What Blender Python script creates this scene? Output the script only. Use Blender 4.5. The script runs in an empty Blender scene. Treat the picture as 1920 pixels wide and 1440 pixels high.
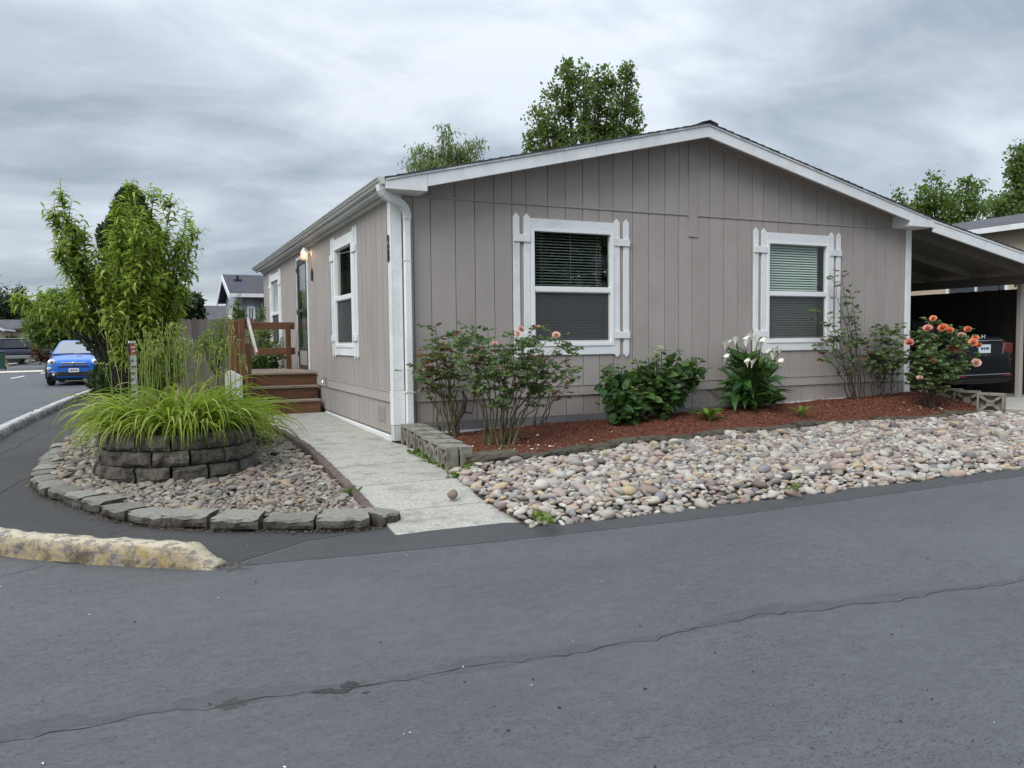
import bpy, bmesh, math, random
import numpy as np
from mathutils import Vector, Matrix, noise as mnoise

rng = np.random.default_rng(7)
random.seed(7)
SC = bpy.context.scene
COL = SC.collection
PI = math.pi

# ------------------------------------------------------------------ camera
CP = np.array([-2.667411, -9.225981, 1.1745])          # eye, metres
CR = np.array([0.90900098, -0.41665959, -0.01058319])  # right
CU = np.array([0.03292894, 0.04648023, 0.99837632])    # up
CF = np.array([0.41549115, 0.90787355, -0.05597074])   # forward
FPX = 1485.5                                           # focal length in px of the 1920 px wide photo
cam = bpy.data.cameras.new('camera')
cam.sensor_width = 36.0
cam.lens = 36.0 * FPX / 1920.0
cam.clip_start = 0.05
cam.clip_end = 2000.0
camo = bpy.data.objects.new('camera', cam)
COL.objects.link(camo)
camo.matrix_world = Matrix(((CR[0], CU[0], -CF[0], CP[0]), (CR[1], CU[1], -CF[1], CP[1]),
                            (CR[2], CU[2], -CF[2], CP[2]), (0, 0, 0, 1)))
SC.camera = camo

# ------------------------------------------------------------------ sky, sun, exposure
SUN_EL, SUN_AZ = 42.0, 238.0      # degrees; azimuth clockwise from +Y (sun high on the left, behind cloud)
world = bpy.data.worlds.new('World')
SC.world = world
world.use_nodes = True
nt = world.node_tree
nt.nodes.clear()
def wn(t, **kw):
    n = nt.nodes.new(t)
    for k, v in kw.items(): setattr(n, k, v)
    return n
L = nt.links.new
out = wn('ShaderNodeOutputWorld')
sky = wn('ShaderNodeTexSky', sky_type='NISHITA', sun_disc=False)
sky.sun_elevation = math.radians(SUN_EL); sky.sun_rotation = math.radians(SUN_AZ)
bg1 = wn('ShaderNodeBackground'); bg1.inputs[1].default_value = 0.1
L(sky.outputs[0], bg1.inputs[0])
tc = wn('ShaderNodeTexCoord')
sep = wn('ShaderNodeSeparateXYZ'); L(tc.outputs['Generated'], sep.inputs[0])
def wmath(op, a, b=None, clamp=False):
    n = wn('ShaderNodeMath', operation=op, use_clamp=clamp)
    for i, x in enumerate((a, b)):
        if x is None: continue
        if isinstance(x, (int, float)): n.inputs[i].default_value = x
        else: L(x, n.inputs[i])
    return n.outputs[0]
zc = wmath('MAXIMUM', sep.outputs[2], 0.0)
den = wmath('ADD', zc, 0.26)
cx_ = wmath('DIVIDE', sep.outputs[0], den); cy_ = wmath('DIVIDE', sep.outputs[1], den)
comb = wn('ShaderNodeCombineXYZ'); L(cx_, comb.inputs[0]); L(cy_, comb.inputs[1])
mp = wn('ShaderNodeMapping'); mp.inputs['Rotation'].default_value = (0, 0, math.radians(24)); mp.inputs['Scale'].default_value = (0.80, 1.25, 1.0)
mp.inputs['Location'].default_value = (7.0, 7.0, 1.0)
L(comb.outputs[0], mp.inputs[0])
n1 = wn('ShaderNodeTexNoise'); n1.inputs['Scale'].default_value = 0.62; n1.inputs['Detail'].default_value = 8.0; n1.inputs['Roughness'].default_value = 0.56; n1.inputs['Distortion'].default_value = 0.5
n2 = wn('ShaderNodeTexNoise'); n2.inputs['Scale'].default_value = 2.8; n2.inputs['Detail'].default_value = 5.0; n2.inputs['Roughness'].default_value = 0.5; n2.inputs['Distortion'].default_value = 0.6
L(mp.outputs[0], n1.inputs[0]); L(mp.outputs[0], n2.inputs[0])
mixn = wmath('ADD', wmath('MULTIPLY', n1.outputs[0], 0.70), wmath('MULTIPLY', n2.outputs[0], 0.30))
rmp = wn('ShaderNodeValToRGB'); L(mixn, rmp.inputs[0])
e = rmp.color_ramp.elements
e[0].position = 0.415; e[0].color = (0.335, 0.385, 0.455, 1)
e[1].position = 0.605; e[1].color = (0.74, 0.795, 0.86, 1)
m_ = rmp.color_ramp.elements.new(0.505); m_.color = (0.51, 0.565, 0.635, 1)
# overcast gradient with the zenith boosted to put more light on the ground
zenith_boost = wmath('ADD', wmath('ADD', wmath('MULTIPLY', zc, 0.25), wmath('MULTIPLY', wmath('POWER', zc, 3.0), 1.9)), 0.71)
vm = wn('ShaderNodeVectorMath', operation='SCALE'); L(rmp.outputs[0], vm.inputs[0]); L(zenith_boost, vm.inputs[3])
bg2 = wn('ShaderNodeBackground'); L(vm.outputs[0], bg2.inputs[0]); bg2.inputs[1].default_value = 0.90
mx = wn('ShaderNodeMixShader'); mx.inputs[0].default_value = 0.9
L(bg1.outputs[0], mx.inputs[1]); L(bg2.outputs[0], mx.inputs[2]); L(mx.outputs[0], out.inputs[0])

sund = bpy.data.lights.new('sun', 'SUN'); sund.energy = 1.5; sund.angle = math.radians(35); sund.color = (1.0, 0.96, 0.9)
suno = bpy.data.objects.new('sun', sund); COL.objects.link(suno)
az, el = math.radians(SUN_AZ), math.radians(SUN_EL)
sdir = Vector((math.sin(az) * math.cos(el), math.cos(az) * math.cos(el), math.sin(el)))
suno.rotation_euler = sdir.to_track_quat('Z', 'Y').to_euler(); suno.location = (0, 0, 30)

SC.view_settings.view_transform = 'Standard'; SC.view_settings.look = 'None'
SC.view_settings.exposure = 0.68; SC.view_settings.gamma = 1.0; SC.view_settings.use_curve_mapping = False
SC.render.engine = 'CYCLES'
SC.cycles.max_bounces = 8; SC.cycles.transparent_max_bounces = 12; SC.cycles.use_denoising = True

# ------------------------------------------------------------------ measuring helpers (photo px -> a place in the world)
def ray(u, v): return CF + CR * (u - 960) / FPX - CU * (v - 720) / FPX
def onz(u, v, z=0.0): d = ray(u, v); return Vector(CP + d * ((z - CP[2]) / d[2]))
def onx(u, v, x=0.0): d = ray(u, v); return Vector(CP + d * ((x - CP[0]) / d[0]))
def ony(u, v, y=0.0): d = ray(u, v); return Vector(CP + d * ((y - CP[1]) / d[1]))

# ------------------------------------------------------------------ object helpers
WL = {}
def tag(o, label=None, cat=None, group=None, kind=None):
    if label: o['label'] = label
    if cat: o['category'] = cat
    if group: o['group'] = group
    if kind: o['kind'] = kind
    return o
def thing(name, label, cat, loc=(0, 0, 0), rz=0.0, group=None):
    o = bpy.data.objects.new(name, None); COL.objects.link(o)
    o.empty_display_size = 0.2
    o.location = loc; o.rotation_euler = (0, 0, rz); WL[o.name] = Vector(loc)
    return tag(o, label, cat, group)
def link(name, me, parent=None, loc=None, rot=None, scale=None):
    o = bpy.data.objects.new(name, me); COL.objects.link(o)
    if parent is not None: o.parent = parent
    if loc is not None: o.location = loc
    if rot is not None: o.rotation_euler = rot
    if scale is not None: o.scale = scale
    return o
def copy_tree(o, parent=None):
    c = o.copy(); COL.objects.link(c); c.parent = parent
    for ch in o.children: copy_tree(ch, c)
    return c
def np_mesh(name, V, F, mat=None, smooth=False, tone=None):
    V = np.ascontiguousarray(V, dtype=np.float32); F = np.ascontiguousarray(F, dtype=np.int32)
    me = bpy.data.meshes.new(name); k = F.shape[1]
    me.vertices.add(len(V)); me.vertices.foreach_set('co', V.ravel())
    me.loops.add(F.size); me.loops.foreach_set('vertex_index', F.ravel())
    me.polygons.add(len(F)); me.polygons.foreach_set('loop_start', np.arange(0, F.size, k, dtype=np.int32))
    if smooth: me.polygons.foreach_set('use_smooth', np.ones(len(F), dtype=bool))
    if tone is not None:
        a = me.attributes.new('tone', 'FLOAT', 'POINT'); a.data.foreach_set('value', np.ascontiguousarray(tone, dtype=np.float32))
    me.update(calc_edges=True)
    if mat: me.materials.append(mat)
    return me

class MB:
    """collects simple solids; build() makes ONE mesh object of them (vertices given in world space unless local)"""
    def __init__(s): s.v = []; s.f = []
    def add(s, vs, fs):
        b = len(s.v); s.v += [tuple(p) for p in vs]; s.f += [tuple(i + b for i in f) for f in fs]; return s
    def box(s, x0, x1, y0, y1, z0, z1, T=None):
        vs = [(x, y, z) for z in (z0, z1) for x, y in ((x0, y0), (x1, y0), (x1, y1), (x0, y1))]
        if T: vs = [T(*p) for p in vs]
        return s.add(vs, [(3, 2, 1, 0), (4, 5, 6, 7), (0, 1, 5, 4), (1, 2, 6, 5), (2, 3, 7, 6), (3, 0, 4, 7)])
    def cbox(s, c, size, M=None):
        x, y, z = (q / 2 for q in size); c = Vector(c)
        vs = [Vector(p) for p in ((-x, -y, -z), (x, -y, -z), (x, y, -z), (-x, y, -z), (-x, -y, z), (x, -y, z), (x, y, z), (-x, y, z))]
        vs = [c + (M @ p if M else p) for p in vs]
        return s.add(vs, [(3, 2, 1, 0), (4, 5, 6, 7), (0, 1, 5, 4), (1, 2, 6, 5), (2, 3, 7, 6), (3, 0, 4, 7)])
    def prism(s, poly, n0, n1, T):
        """polygon (u,z) extruded from n0 to n1; T(u,n,z) -> world"""
        k = len(poly)
        vs = [T(u, n0, z) for u, z in poly] + [T(u, n1, z) for u, z in poly]
        fs = [tuple(range(k)), tuple(range(2 * k - 1, k - 1, -1))] + [(i, i + k, (i + 1) % k + k, (i + 1) % k) for i in range(k)]
        return s.add(vs, fs)
    def beam(s, a, b, w, h, up=(0, 0, 1)):
        a, b = Vector(a), Vector(b); d = (b - a).normalized(); x = d.cross(Vector(up))
        if x.length < 1e-5: x = d.cross(Vector((1, 0, 0)))
        x.normalize(); y = x.cross(d)
        vs = []
        for p in (a, b):
            for sx, sy in ((-1, -1), (1, -1), (1, 1), (-1, 1)): vs.append(p + x * sx * w / 2 + y * sy * h / 2)
        return s.add(vs, [(3, 2, 1, 0), (4, 5, 6, 7), (0, 1, 5, 4), (1, 2, 6, 5), (2, 3, 7, 6), (3, 0, 4, 7)])
    def tube(s, pts, rad, n=6, cap=True):
        pts = [Vector(p) for p in pts]; k = len(pts)
        if not hasattr(rad, '__len__'): rad = [rad] * k
        ref = Vector((0.31, 0.17, 0.93)); vs = []; fs = []
        for i, p in enumerate(pts):
            d = (pts[min(i + 1, k - 1)] - pts[max(i - 1, 0)])
            if d.length < 1e-9: d = Vector((0, 0, 1))
            d.normalize(); x = d.cross(ref)
            if x.length < 0.05: x = d.cross(Vector((1, 0, 0)))
            x.normalize(); y = d.cross(x)
            for j in range(n):
                a = 2 * PI * j / n; vs.append(p + (x * math.cos(a) + y * math.sin(a)) * rad[i])
        for i in range(k - 1):
            for j in range(n):
                fs.append((i * n + j, i * n + (j + 1) % n, (i + 1) * n + (j + 1) % n, (i + 1) * n + j))
        if cap: fs += [tuple(range(n - 1, -1, -1)), tuple(range((k - 1) * n, k * n))]
        return s.add(vs, fs)
    def lathe(s, prof, c=(0, 0, 0), n=16, axis='z', M=None):
        """profile of (r, h)"""
        c = Vector(c); vs = []; fs = []
        for r, h in prof:
            for j in range(n):
                a = 2 * PI * j / n; p = Vector((r * math.cos(a), r * math.sin(a), h))
                if axis == 'x': p = Vector((p.z, p.x, p.y))
                if axis == 'y': p = Vector((p.x, p.z, p.y))
                if M: p = M @ p
                vs.append(c + p)
        k = len(prof)
        for i in range(k - 1):
            for j in range(n): fs.append((i * n + j, i * n + (j + 1) % n, (i + 1) * n + (j + 1) % n, (i + 1) * n + j))
        fs += [tuple(range(n - 1, -1, -1)), tuple(range((k - 1) * n, k * n))]
        return s.add(vs, fs)
    def mesh(s, name, mat=None, smooth=False, off=None, bevel=0):
        vs = s.v if off is None else [(p[0] - off[0], p[1] - off[1], p[2] - off[2]) for p in s.v]
        me = bpy.data.meshes.new(name); me.from_pydata(vs, [], s.f)
        bm = bmesh.new(); bm.from_mesh(me); bmesh.ops.recalc_face_normals(bm, faces=bm.faces)
        if bevel:
            es = [e_ for e_ in bm.edges if len(e_.link_faces) == 2 and e_.calc_face_angle(0) > 0.5]
            bmesh.ops.bevel(bm, geom=es, offset=bevel, segments=1, affect='EDGES', clamp_overlap=True)
        if smooth:
            for f in bm.faces: f.smooth = True
        bm.to_mesh(me); bm.free()
        if mat: me.materials.append(mat)
        return me
    def build(s, name, mat, parent=None, local=False, smooth=False, bevel=0):
        off = None
        if parent is not None and not local: off = WL.get(parent.name, Vector((0, 0, 0)))
        o = link(name, s.mesh(name, mat, smooth, off, bevel), parent)
        WL[o.name] = Vector((0, 0, 0)) if off is None else off
        return o
def struct(o): o['kind'] = 'structure'; return o

# ------------------------------------------------------------------ materials
def nodes(name):
    m = bpy.data.materials.new(name); m.use_nodes = True
    return m, m.node_tree, m.node_tree.nodes['Principled BSDF']
def nd(t, typ, **kw):
    n = t.nodes.new(typ)
    for k, v in kw.items(): setattr(n, k, v)
    return n
def noise_fac(t, scale, detail=4, rough=0.55, stretch=None, coord='Object', dist=0.0, rnd=True):
    tcn = nd(t, 'ShaderNodeTexCoord'); src = tcn.outputs[coord]
    mpn = nd(t, 'ShaderNodeMapping'); t.links.new(src, mpn.inputs[0])
    if stretch: mpn.inputs['Scale'].default_value = stretch
    if rnd:
        oi = nd(t, 'ShaderNodeObjectInfo'); sc = nd(t, 'ShaderNodeVectorMath', operation='SCALE'); sc.inputs[0].default_value = (37.0, 19.0, 11.0)
        t.links.new(oi.outputs['Random'], sc.inputs[3]); t.links.new(sc.outputs[0], mpn.inputs['Location'])
    n = nd(t, 'ShaderNodeTexNoise'); n.inputs['Scale'].default_value = scale; n.inputs['Detail'].default_value = detail
    n.inputs['Roughness'].default_value = rough; n.inputs['Distortion'].default_value = dist
    t.links.new(mpn.outputs[0], n.inputs[0]); return n.outputs[0]
def ramp(t, fac, stops):
    r = nd(t, 'ShaderNodeValToRGB'); t.links.new(fac, r.inputs[0]); el_ = r.color_ramp.elements
    el_[0].position, el_[0].color = stops[0][0], (*stops[0][1], 1); el_[1].position, el_[1].color = stops[-1][0], (*stops[-1][1], 1)
    for p, c in stops[1:-1]: el_.new(p).color = (*c, 1)
    return r.outputs[0]
def mixc(t, fac, a, b, mode='MIX'):
    n = nd(t, 'ShaderNodeMix', data_type='RGBA', blend_type=mode)
    if isinstance(fac, (int, float)): n.inputs[0].default_value = fac
    else: t.links.new(fac, n.inputs[0])
    for i, x in ((6, a), (7, b)):
        if isinstance(x, tuple): n.inputs[i].default_value = (*x, 1)
        else: t.links.new(x, n.inputs[i])
    return n.outputs[2]
def bump(t, p, fac, strength, dist=0.01):
    b = nd(t, 'ShaderNodeBump'); b.inputs['Strength'].default_value = strength; b.inputs['Distance'].default_value = dist
    t.links.new(fac, b.inputs['Height']); t.links.new(b.outputs[0], p.inputs['Normal']); return b
def pm(name, c1, c2=None, scale=4.0, rough=0.7, bstr=0.0, bscale=60.0, stretch=None, dirt=None, dscale=1.2, dpos=(0.55, 0.72), metal=0.0, spec=None, vary=0.0, bstretch=None, bdist=0.01):
    """two-tone noise colour, optional dirt patches, optional bump, optional per-object variation"""
    m, t, p = nodes(name)
    c2 = c2 or c1
    col = ramp(t, noise_fac(t, scale, 5, 0.6, stretch), [(0.3, c1), (0.7, c2)])
    if dirt:
        f = nd(t, 'ShaderNodeMapRange'); f.inputs[1].default_value, f.inputs[2].default_value = dpos
        t.links.new(noise_fac(t, dscale, 8, 0.65), f.inputs[0]); col = mixc(t, f.outputs[0], col, dirt)
    if vary:
        oi = nd(t, 'ShaderNodeObjectInfo'); mr = nd(t, 'ShaderNodeMapRange'); mr.inputs[3].default_value = 1 - vary; mr.inputs[4].default_value = 1 + vary
        t.links.new(oi.outputs['Random'], mr.inputs[0])
        s = nd(t, 'ShaderNodeVectorMath', operation='SCALE'); t.links.new(col, s.inputs[0]); t.links.new(mr.outputs[0], s.inputs[3]); col = s.outputs[0]
    t.links.new(col, p.inputs['Base Color']); p.inputs['Roughness'].default_value = rough; p.inputs['Metallic'].default_value = metal
    if spec is not None: p.inputs['Specular IOR Level'].default_value = spec
    if bstr: bump(t, p, noise_fac(t, bscale, 6, 0.65, bstretch or stretch), bstr, bdist)
    return m
def leafmat(name, c1, c2, c3=None, trans=0.35, rough=0.5, spec=0.35, dead=None):
    """leaf colour runs c1..c2 with the per-leaf tone (mesh attribute) or the per-object random"""
    m, t, p = nodes(name)
    at = nd(t, 'ShaderNodeAttribute', attribute_name='tone'); oi = nd(t, 'ShaderNodeObjectInfo')
    ad = nd(t, 'ShaderNodeMath', operation='ADD'); t.links.new(at.outputs['Fac'], ad.inputs[0]); t.links.new(oi.outputs['Random'], ad.inputs[1])
    fr = nd(t, 'ShaderNodeMath', operation='FRACT'); t.links.new(ad.outputs[0], fr.inputs[0])
    col = ramp(t, fr.outputs[0], [(0.05, c1), (0.6, c2), (0.94 if dead else 1.0, c3 or c2)] + ([(1.0, dead)] if dead else []))
    t.links.new(col, p.inputs['Base Color']); p.inputs['Roughness'].default_value = rough; p.inputs['Specular IOR Level'].default_value = spec
    tr = nd(t, 'ShaderNodeBsdfTranslucent'); t.links.new(mixc(t, 0.5, col, (0.25, 0.42, 0.03), 'MIX'), tr.inputs[0])
    ms = nd(t, 'ShaderNodeMixShader'); ms.inputs[0].default_value = trans
    t.links.new(p.outputs[0], ms.inputs[1]); t.links.new(tr.outputs[0], ms.inputs[2])
    t.links.new(ms.outputs[0], t.nodes['Material Output'].inputs[0]); return m
def glassmat(name, tint=(0.90, 0.945, 0.92), rough=0.02, ior=1.5, clear=1.0):
    """thin pane: see-through tint with a Fresnel mirror on top"""
    m, t, p = nodes(name); t.nodes.remove(p)
    tr = nd(t, 'ShaderNodeBsdfTransparent'); tr.inputs[0].default_value = (*tint, 1)
    gl = nd(t, 'ShaderNodeBsdfGlossy'); gl.inputs['Roughness'].default_value = rough
    fz = nd(t, 'ShaderNodeFresnel'); fz.inputs[0].default_value = ior
    mu = nd(t, 'ShaderNodeMath', operation='MULTIPLY', use_clamp=True); t.links.new(fz.outputs[0], mu.inputs[0])
    gb = nd(t, 'ShaderNodeNewGeometry'); iv = nd(t, 'ShaderNodeMath', operation='SUBTRACT'); iv.inputs[0].default_value = 1.5; mb5 = nd(t, 'ShaderNodeMath', operation='MULTIPLY'); mb5.inputs[1].default_value = 1.5; t.links.new(gb.outputs['Backfacing'], mb5.inputs[0]); t.links.new(mb5.outputs[0], iv.inputs[1]); t.links.new(iv.outputs[0], mu.inputs[1])
    ms = nd(t, 'ShaderNodeMixShader'); t.links.new(mu.outputs[0], ms.inputs[0]); t.links.new(tr.outputs[0], ms.inputs[1]); t.links.new(gl.outputs[0], ms.inputs[2])
    t.links.new(ms.outputs[0], t.nodes['Material Output'].inputs[0]); return m

def asphaltmat(name, c1, c2, blot, rough, tears=1.0):
    m, t, p = nodes(name)
    big = noise_fac(t, 0.30, 6, 0.62, (1.0, 2.4, 1.0), rnd=False)
    col = ramp(t, big, [(0.30, c1), (0.70, c2)])
    fine = noise_fac(t, 52.0, 5, 0.85, rnd=False)                                   # stone grit
    col = mixc(t, 1.0, col, ramp(t, fine, [(0.25, (0.62,) * 3), (0.42, (0.93,) * 3), (0.58, (1.05,) * 3), (0.75, (1.5,) * 3)]), 'MULTIPLY')
    med = noise_fac(t, 9.0, 6, 0.75, (1, 1.6, 1), rnd=False)                       # mottling of the seal coat
    col = mixc(t, 1.0, col, ramp(t, med, [(0.28, (0.84,) * 3), (0.72, (1.14,) * 3)]), 'MULTIPLY')
    mid = noise_fac(t, 1.3, 8, 0.7, (1, 1.8, 1), rnd=False)
    f = nd(t, 'ShaderNodeMapRange'); f.inputs[1].default_value, f.inputs[2].default_value = 0.50, 0.68; t.links.new(mid, f.inputs[0])
    mu = nd(t, 'ShaderNodeMath', operation='MULTIPLY'); mu.inputs[1].default_value = 0.5; t.links.new(f.outputs[0], mu.inputs[0])
    col = mixc(t, mu.outputs[0], col, blot)
    # short dark tear marks where the coat has dragged, in patches
    scr = noise_fac(t, 26.0, 3, 0.6, (1.0, 3.2, 1.0), dist=2.2, rnd=False)
    sm = nd(t, 'ShaderNodeMapRange'); sm.inputs[1].default_value, sm.inputs[2].default_value = 0.58, 0.63; t.links.new(scr, sm.inputs[0])
    pa = nd(t, 'ShaderNodeMapRange'); pa.inputs[1].default_value, pa.inputs[2].default_value = 0.38, 0.60; t.links.new(noise_fac(t, 0.8, 4, 0.6, rnd=False), pa.inputs[0])
    q = nd(t, 'ShaderNodeMath', operation='MULTIPLY'); t.links.new(sm.outputs[0], q.inputs[0]); t.links.new(pa.outputs[0], q.inputs[1])
    q2 = nd(t, 'ShaderNodeMath', operation='MULTIPLY'); t.links.new(q.outputs[0], q2.inputs[0]); q2.inputs[1].default_value = 0.9 * tears
    col = mixc(t, q2.outputs[0], col, tuple(x * 0.4 for x in c1))
    t.links.new(col, p.inputs['Base Color'])
    r_ = nd(t, 'ShaderNodeMapRange'); r_.inputs[3].default_value = rough - 0.10; r_.inputs[4].default_value = rough + 0.12; t.links.new(mid, r_.inputs[0]); t.links.new(r_.outputs[0], p.inputs['Roughness'])
    p.inputs['Specular IOR Level'].default_value = 0.42
    h = nd(t, 'ShaderNodeMath', operation='SUBTRACT'); t.links.new(fine, h.inputs[0]); t.links.new(q.outputs[0], h.inputs[1])
    bump(t, p, h.outputs[0], 0.5, 0.008)
    return m

M = {}
M['road'] = asphaltmat('sealed asphalt', (0.081, 0.0855, 0.090), (0.104, 0.109, 0.113), (0.078, 0.080, 0.081), 0.62)
M['oldroad'] = asphaltmat('old asphalt', (0.042, 0.041, 0.040), (0.060, 0.058, 0.056), (0.072, 0.064, 0.056), 0.85)
M['patch'] = asphaltmat('dark asphalt', (0.055, 0.057, 0.060), (0.070, 0.072, 0.075), (0.052, 0.05, 0.048), 0.72)
M['soil'] = pm('soil', (0.03, 0.023, 0.017), (0.06, 0.048, 0.036), 6, 0.95, 0.6, 40)
M['dirt'] = pm('grass and dirt', (0.06, 0.08, 0.03), (0.09, 0.085, 0.045), 0.6, 0.95)
M['concrete'] = pm('weathered concrete', (0.26, 0.25, 0.22), (0.50, 0.48, 0.425), 42, 0.92, 0.6, 140, dirt=(0.17, 0.165, 0.14), dscale=4.5, dpos=(0.50, 0.78), vary=0.07)
M['drive'] = pm('driveway concrete', (0.33, 0.32, 0.29), (0.42, 0.41, 0.37), 3, 0.9, 0.2, 80)
M['crack'] = pm('crack', (0.012, 0.012, 0.013), (0.02, 0.019, 0.018), 8, 1.0)
def blockmat(name, face1, face2, top1, top2, moss):
    m, t, p = nodes(name)
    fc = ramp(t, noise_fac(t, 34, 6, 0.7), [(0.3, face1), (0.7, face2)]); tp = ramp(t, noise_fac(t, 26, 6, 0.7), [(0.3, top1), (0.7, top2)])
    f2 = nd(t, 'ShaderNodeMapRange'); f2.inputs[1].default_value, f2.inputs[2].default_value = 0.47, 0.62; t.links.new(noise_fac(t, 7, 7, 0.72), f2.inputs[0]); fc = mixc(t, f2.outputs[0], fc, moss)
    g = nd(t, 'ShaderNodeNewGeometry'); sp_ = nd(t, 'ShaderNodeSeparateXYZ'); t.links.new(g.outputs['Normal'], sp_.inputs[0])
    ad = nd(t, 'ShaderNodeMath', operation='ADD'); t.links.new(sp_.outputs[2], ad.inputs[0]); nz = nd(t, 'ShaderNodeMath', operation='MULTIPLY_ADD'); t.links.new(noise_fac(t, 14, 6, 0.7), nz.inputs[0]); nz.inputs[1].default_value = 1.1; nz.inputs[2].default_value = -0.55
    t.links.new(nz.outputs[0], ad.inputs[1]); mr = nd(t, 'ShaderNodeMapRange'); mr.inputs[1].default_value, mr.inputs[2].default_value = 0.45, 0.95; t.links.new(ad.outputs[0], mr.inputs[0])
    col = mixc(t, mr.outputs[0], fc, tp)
    oi = nd(t, 'ShaderNodeObjectInfo'); vr = nd(t, 'ShaderNodeMapRange'); vr.inputs[3].default_value, vr.inputs[4].default_value = 0.72, 1.22; t.links.new(oi.outputs['Random'], vr.inputs[0])
    sc_n = nd(t, 'ShaderNodeVectorMath', operation='SCALE'); t.links.new(col, sc_n.inputs[0]); t.links.new(vr.outputs[0], sc_n.inputs[3])
    t.links.new(sc_n.outputs[0], p.inputs['Base Color']); p.inputs['Roughness'].default_value = 0.95; bump(t, p, noise_fac(t, 80, 7, 0.75), 1.0, 0.03); return m
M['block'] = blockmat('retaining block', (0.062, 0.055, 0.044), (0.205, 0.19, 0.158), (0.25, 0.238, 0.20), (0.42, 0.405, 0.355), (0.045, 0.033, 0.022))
M['blocktop'] = pm('block top', (0.24, 0.24, 0.22), (0.37, 0.37, 0.345), 18, 0.95, 0.5, 110, dirt=(0.13, 0.125, 0.10), dscale=7, dpos=(0.52, 0.68), vary=0.2)
M['blockdark'] = pm('planter block', (0.08, 0.071, 0.056), (0.215, 0.198, 0.163), 30, 0.95, 1.0, 75, dirt=(0.032, 0.027, 0.022), dscale=5, dpos=(0.48, 0.66), vary=0.22, bdist=0.03)
M['brick'] = pm('red edging', (0.075, 0.054, 0.045), (0.155, 0.115, 0.098), 20, 0.95, 0.8, 70, dirt=(0.07, 0.06, 0.05), dscale=6, vary=0.15)
M['terra'] = pm('terracotta edging', (0.11, 0.06, 0.048), (0.16, 0.09, 0.07), 20, 0.9, 0.4, 70)
M['bedwood'] = pm('mossy edging', (0.05, 0.04, 0.03), (0.11, 0.095, 0.07), 10, 0.95, 0.9, 40, dirt=(0.06, 0.075, 0.025), dscale=3, vary=0.2, bdist=0.02)
M['breeze'] = pm('mossy breeze block', (0.17, 0.16, 0.125), (0.30, 0.285, 0.235), 12, 0.95, 0.7, 80, dirt=(0.10, 0.10, 0.07), dscale=4, vary=0.1)
M['sidingf'] = pm('taupe siding', (0.345, 0.315, 0.298), (0.375, 0.342, 0.322), 5, 0.62, 0.35, 110, (1, 1, 0.35), dirt=(0.30, 0.272, 0.252), dscale=1.1, dpos=(0.50, 0.80), vary=0.035, bstretch=(0.25, 0.25, 1.6), spec=0.35)
M['white'] = pm('white trim paint', (0.70, 0.73, 0.745), (0.78, 0.80, 0.81), 7, 0.55, 0.15, 60, dirt=(0.50, 0.50, 0.47), dscale=2.2, dpos=(0.52, 0.85), vary=0.03)
M['vinyl'] = pm('white vinyl', (0.78, 0.81, 0.82), (0.82, 0.84, 0.85), 4, 0.35)
M['gutter'] = pm('gutter enamel', (0.52, 0.53, 0.52), (0.60, 0.61, 0.60), 3, 0.4, dirt=(0.36, 0.36, 0.34), dscale=2.0, dpos=(0.55, 0.8))
M['rafter'] = pm('shade-darkened rafters', (0.13, 0.115, 0.10), (0.17, 0.15, 0.13), 4, 0.8, 0.1, 60, vary=0.06)  # brown darkened to stand in for shade under the carport roof
M['soffit'] = pm('soffit paint', (0.33, 0.30, 0.28), (0.37, 0.335, 0.31), 4, 0.7, 0.1, 60, vary=0.06)
M['band'] = pm('belt board', (0.37, 0.335, 0.315), (0.41, 0.37, 0.35), 8, 0.7, 0.35, 40, (0.2, 0.2, 3), vary=0.04)
M['base'] = pm('grey skirt base', (0.15, 0.155, 0.16), (0.2, 0.205, 0.21), 5, 0.8)
M['shingle'] = pm('dark shingles', (0.035, 0.036, 0.04), (0.065, 0.066, 0.07), 30, 0.95, 0.5, 150, vary=0.15)
M['wood'] = pm('stained redwood', (0.10, 0.041, 0.018), (0.185, 0.08, 0.036), 6, 0.6, 0.3, 40, (3, 3, 0.35), dirt=(0.06, 0.026, 0.014), dscale=2.2, vary=0.22)
M['woodh'] = pm('stained boards', (0.095, 0.042, 0.02), (0.19, 0.083, 0.038), 6, 0.6, 0.3, 40, (0.35, 3, 3), dirt=(0.045, 0.022, 0.014), dscale=3.0, vary=0.3)
M['greywood'] = pm('weathered tread', (0.20, 0.155, 0.115), (0.33, 0.27, 0.215), 7, 0.85, 0.4, 40, (0.3, 3, 3), dirt=(0.10, 0.065, 0.045), dscale=2, vary=0.15)
M['oldrail'] = pm('grey handrail', (0.36, 0.33, 0.31), (0.52, 0.49, 0.46), 10, 0.85, 0.3, 60)
M['fence'] = pm('weathered fence', (0.105, 0.09, 0.08), (0.185, 0.165, 0.15), 4, 0.95, 0.4, 40, (3, 3, 0.3), vary=0.2)
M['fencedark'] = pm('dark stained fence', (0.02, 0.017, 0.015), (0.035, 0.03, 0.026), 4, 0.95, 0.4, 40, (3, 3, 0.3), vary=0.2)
M['room'] = pm('dim room', (0.06, 0.06, 0.058), (0.08, 0.08, 0.075), 2, 0.95)
M['blind'] = pm('blind slats', (0.22, 0.24, 0.225), (0.25, 0.27, 0.255), 3, 0.5)
M['blindlight'] = pm('pale blind slats', (0.74, 0.78, 0.74), (0.80, 0.83, 0.79), 3, 0.5)
M['screen'] = pm('insect screen', (0.10, 0.105, 0.11), (0.12, 0.125, 0.13), 3, 0.7)
M['glass'] = glassmat('window glass')
M['darkmetal'] = pm('dark bronze', (0.035, 0.036, 0.038), (0.05, 0.05, 0.052), 5, 0.45)
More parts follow.
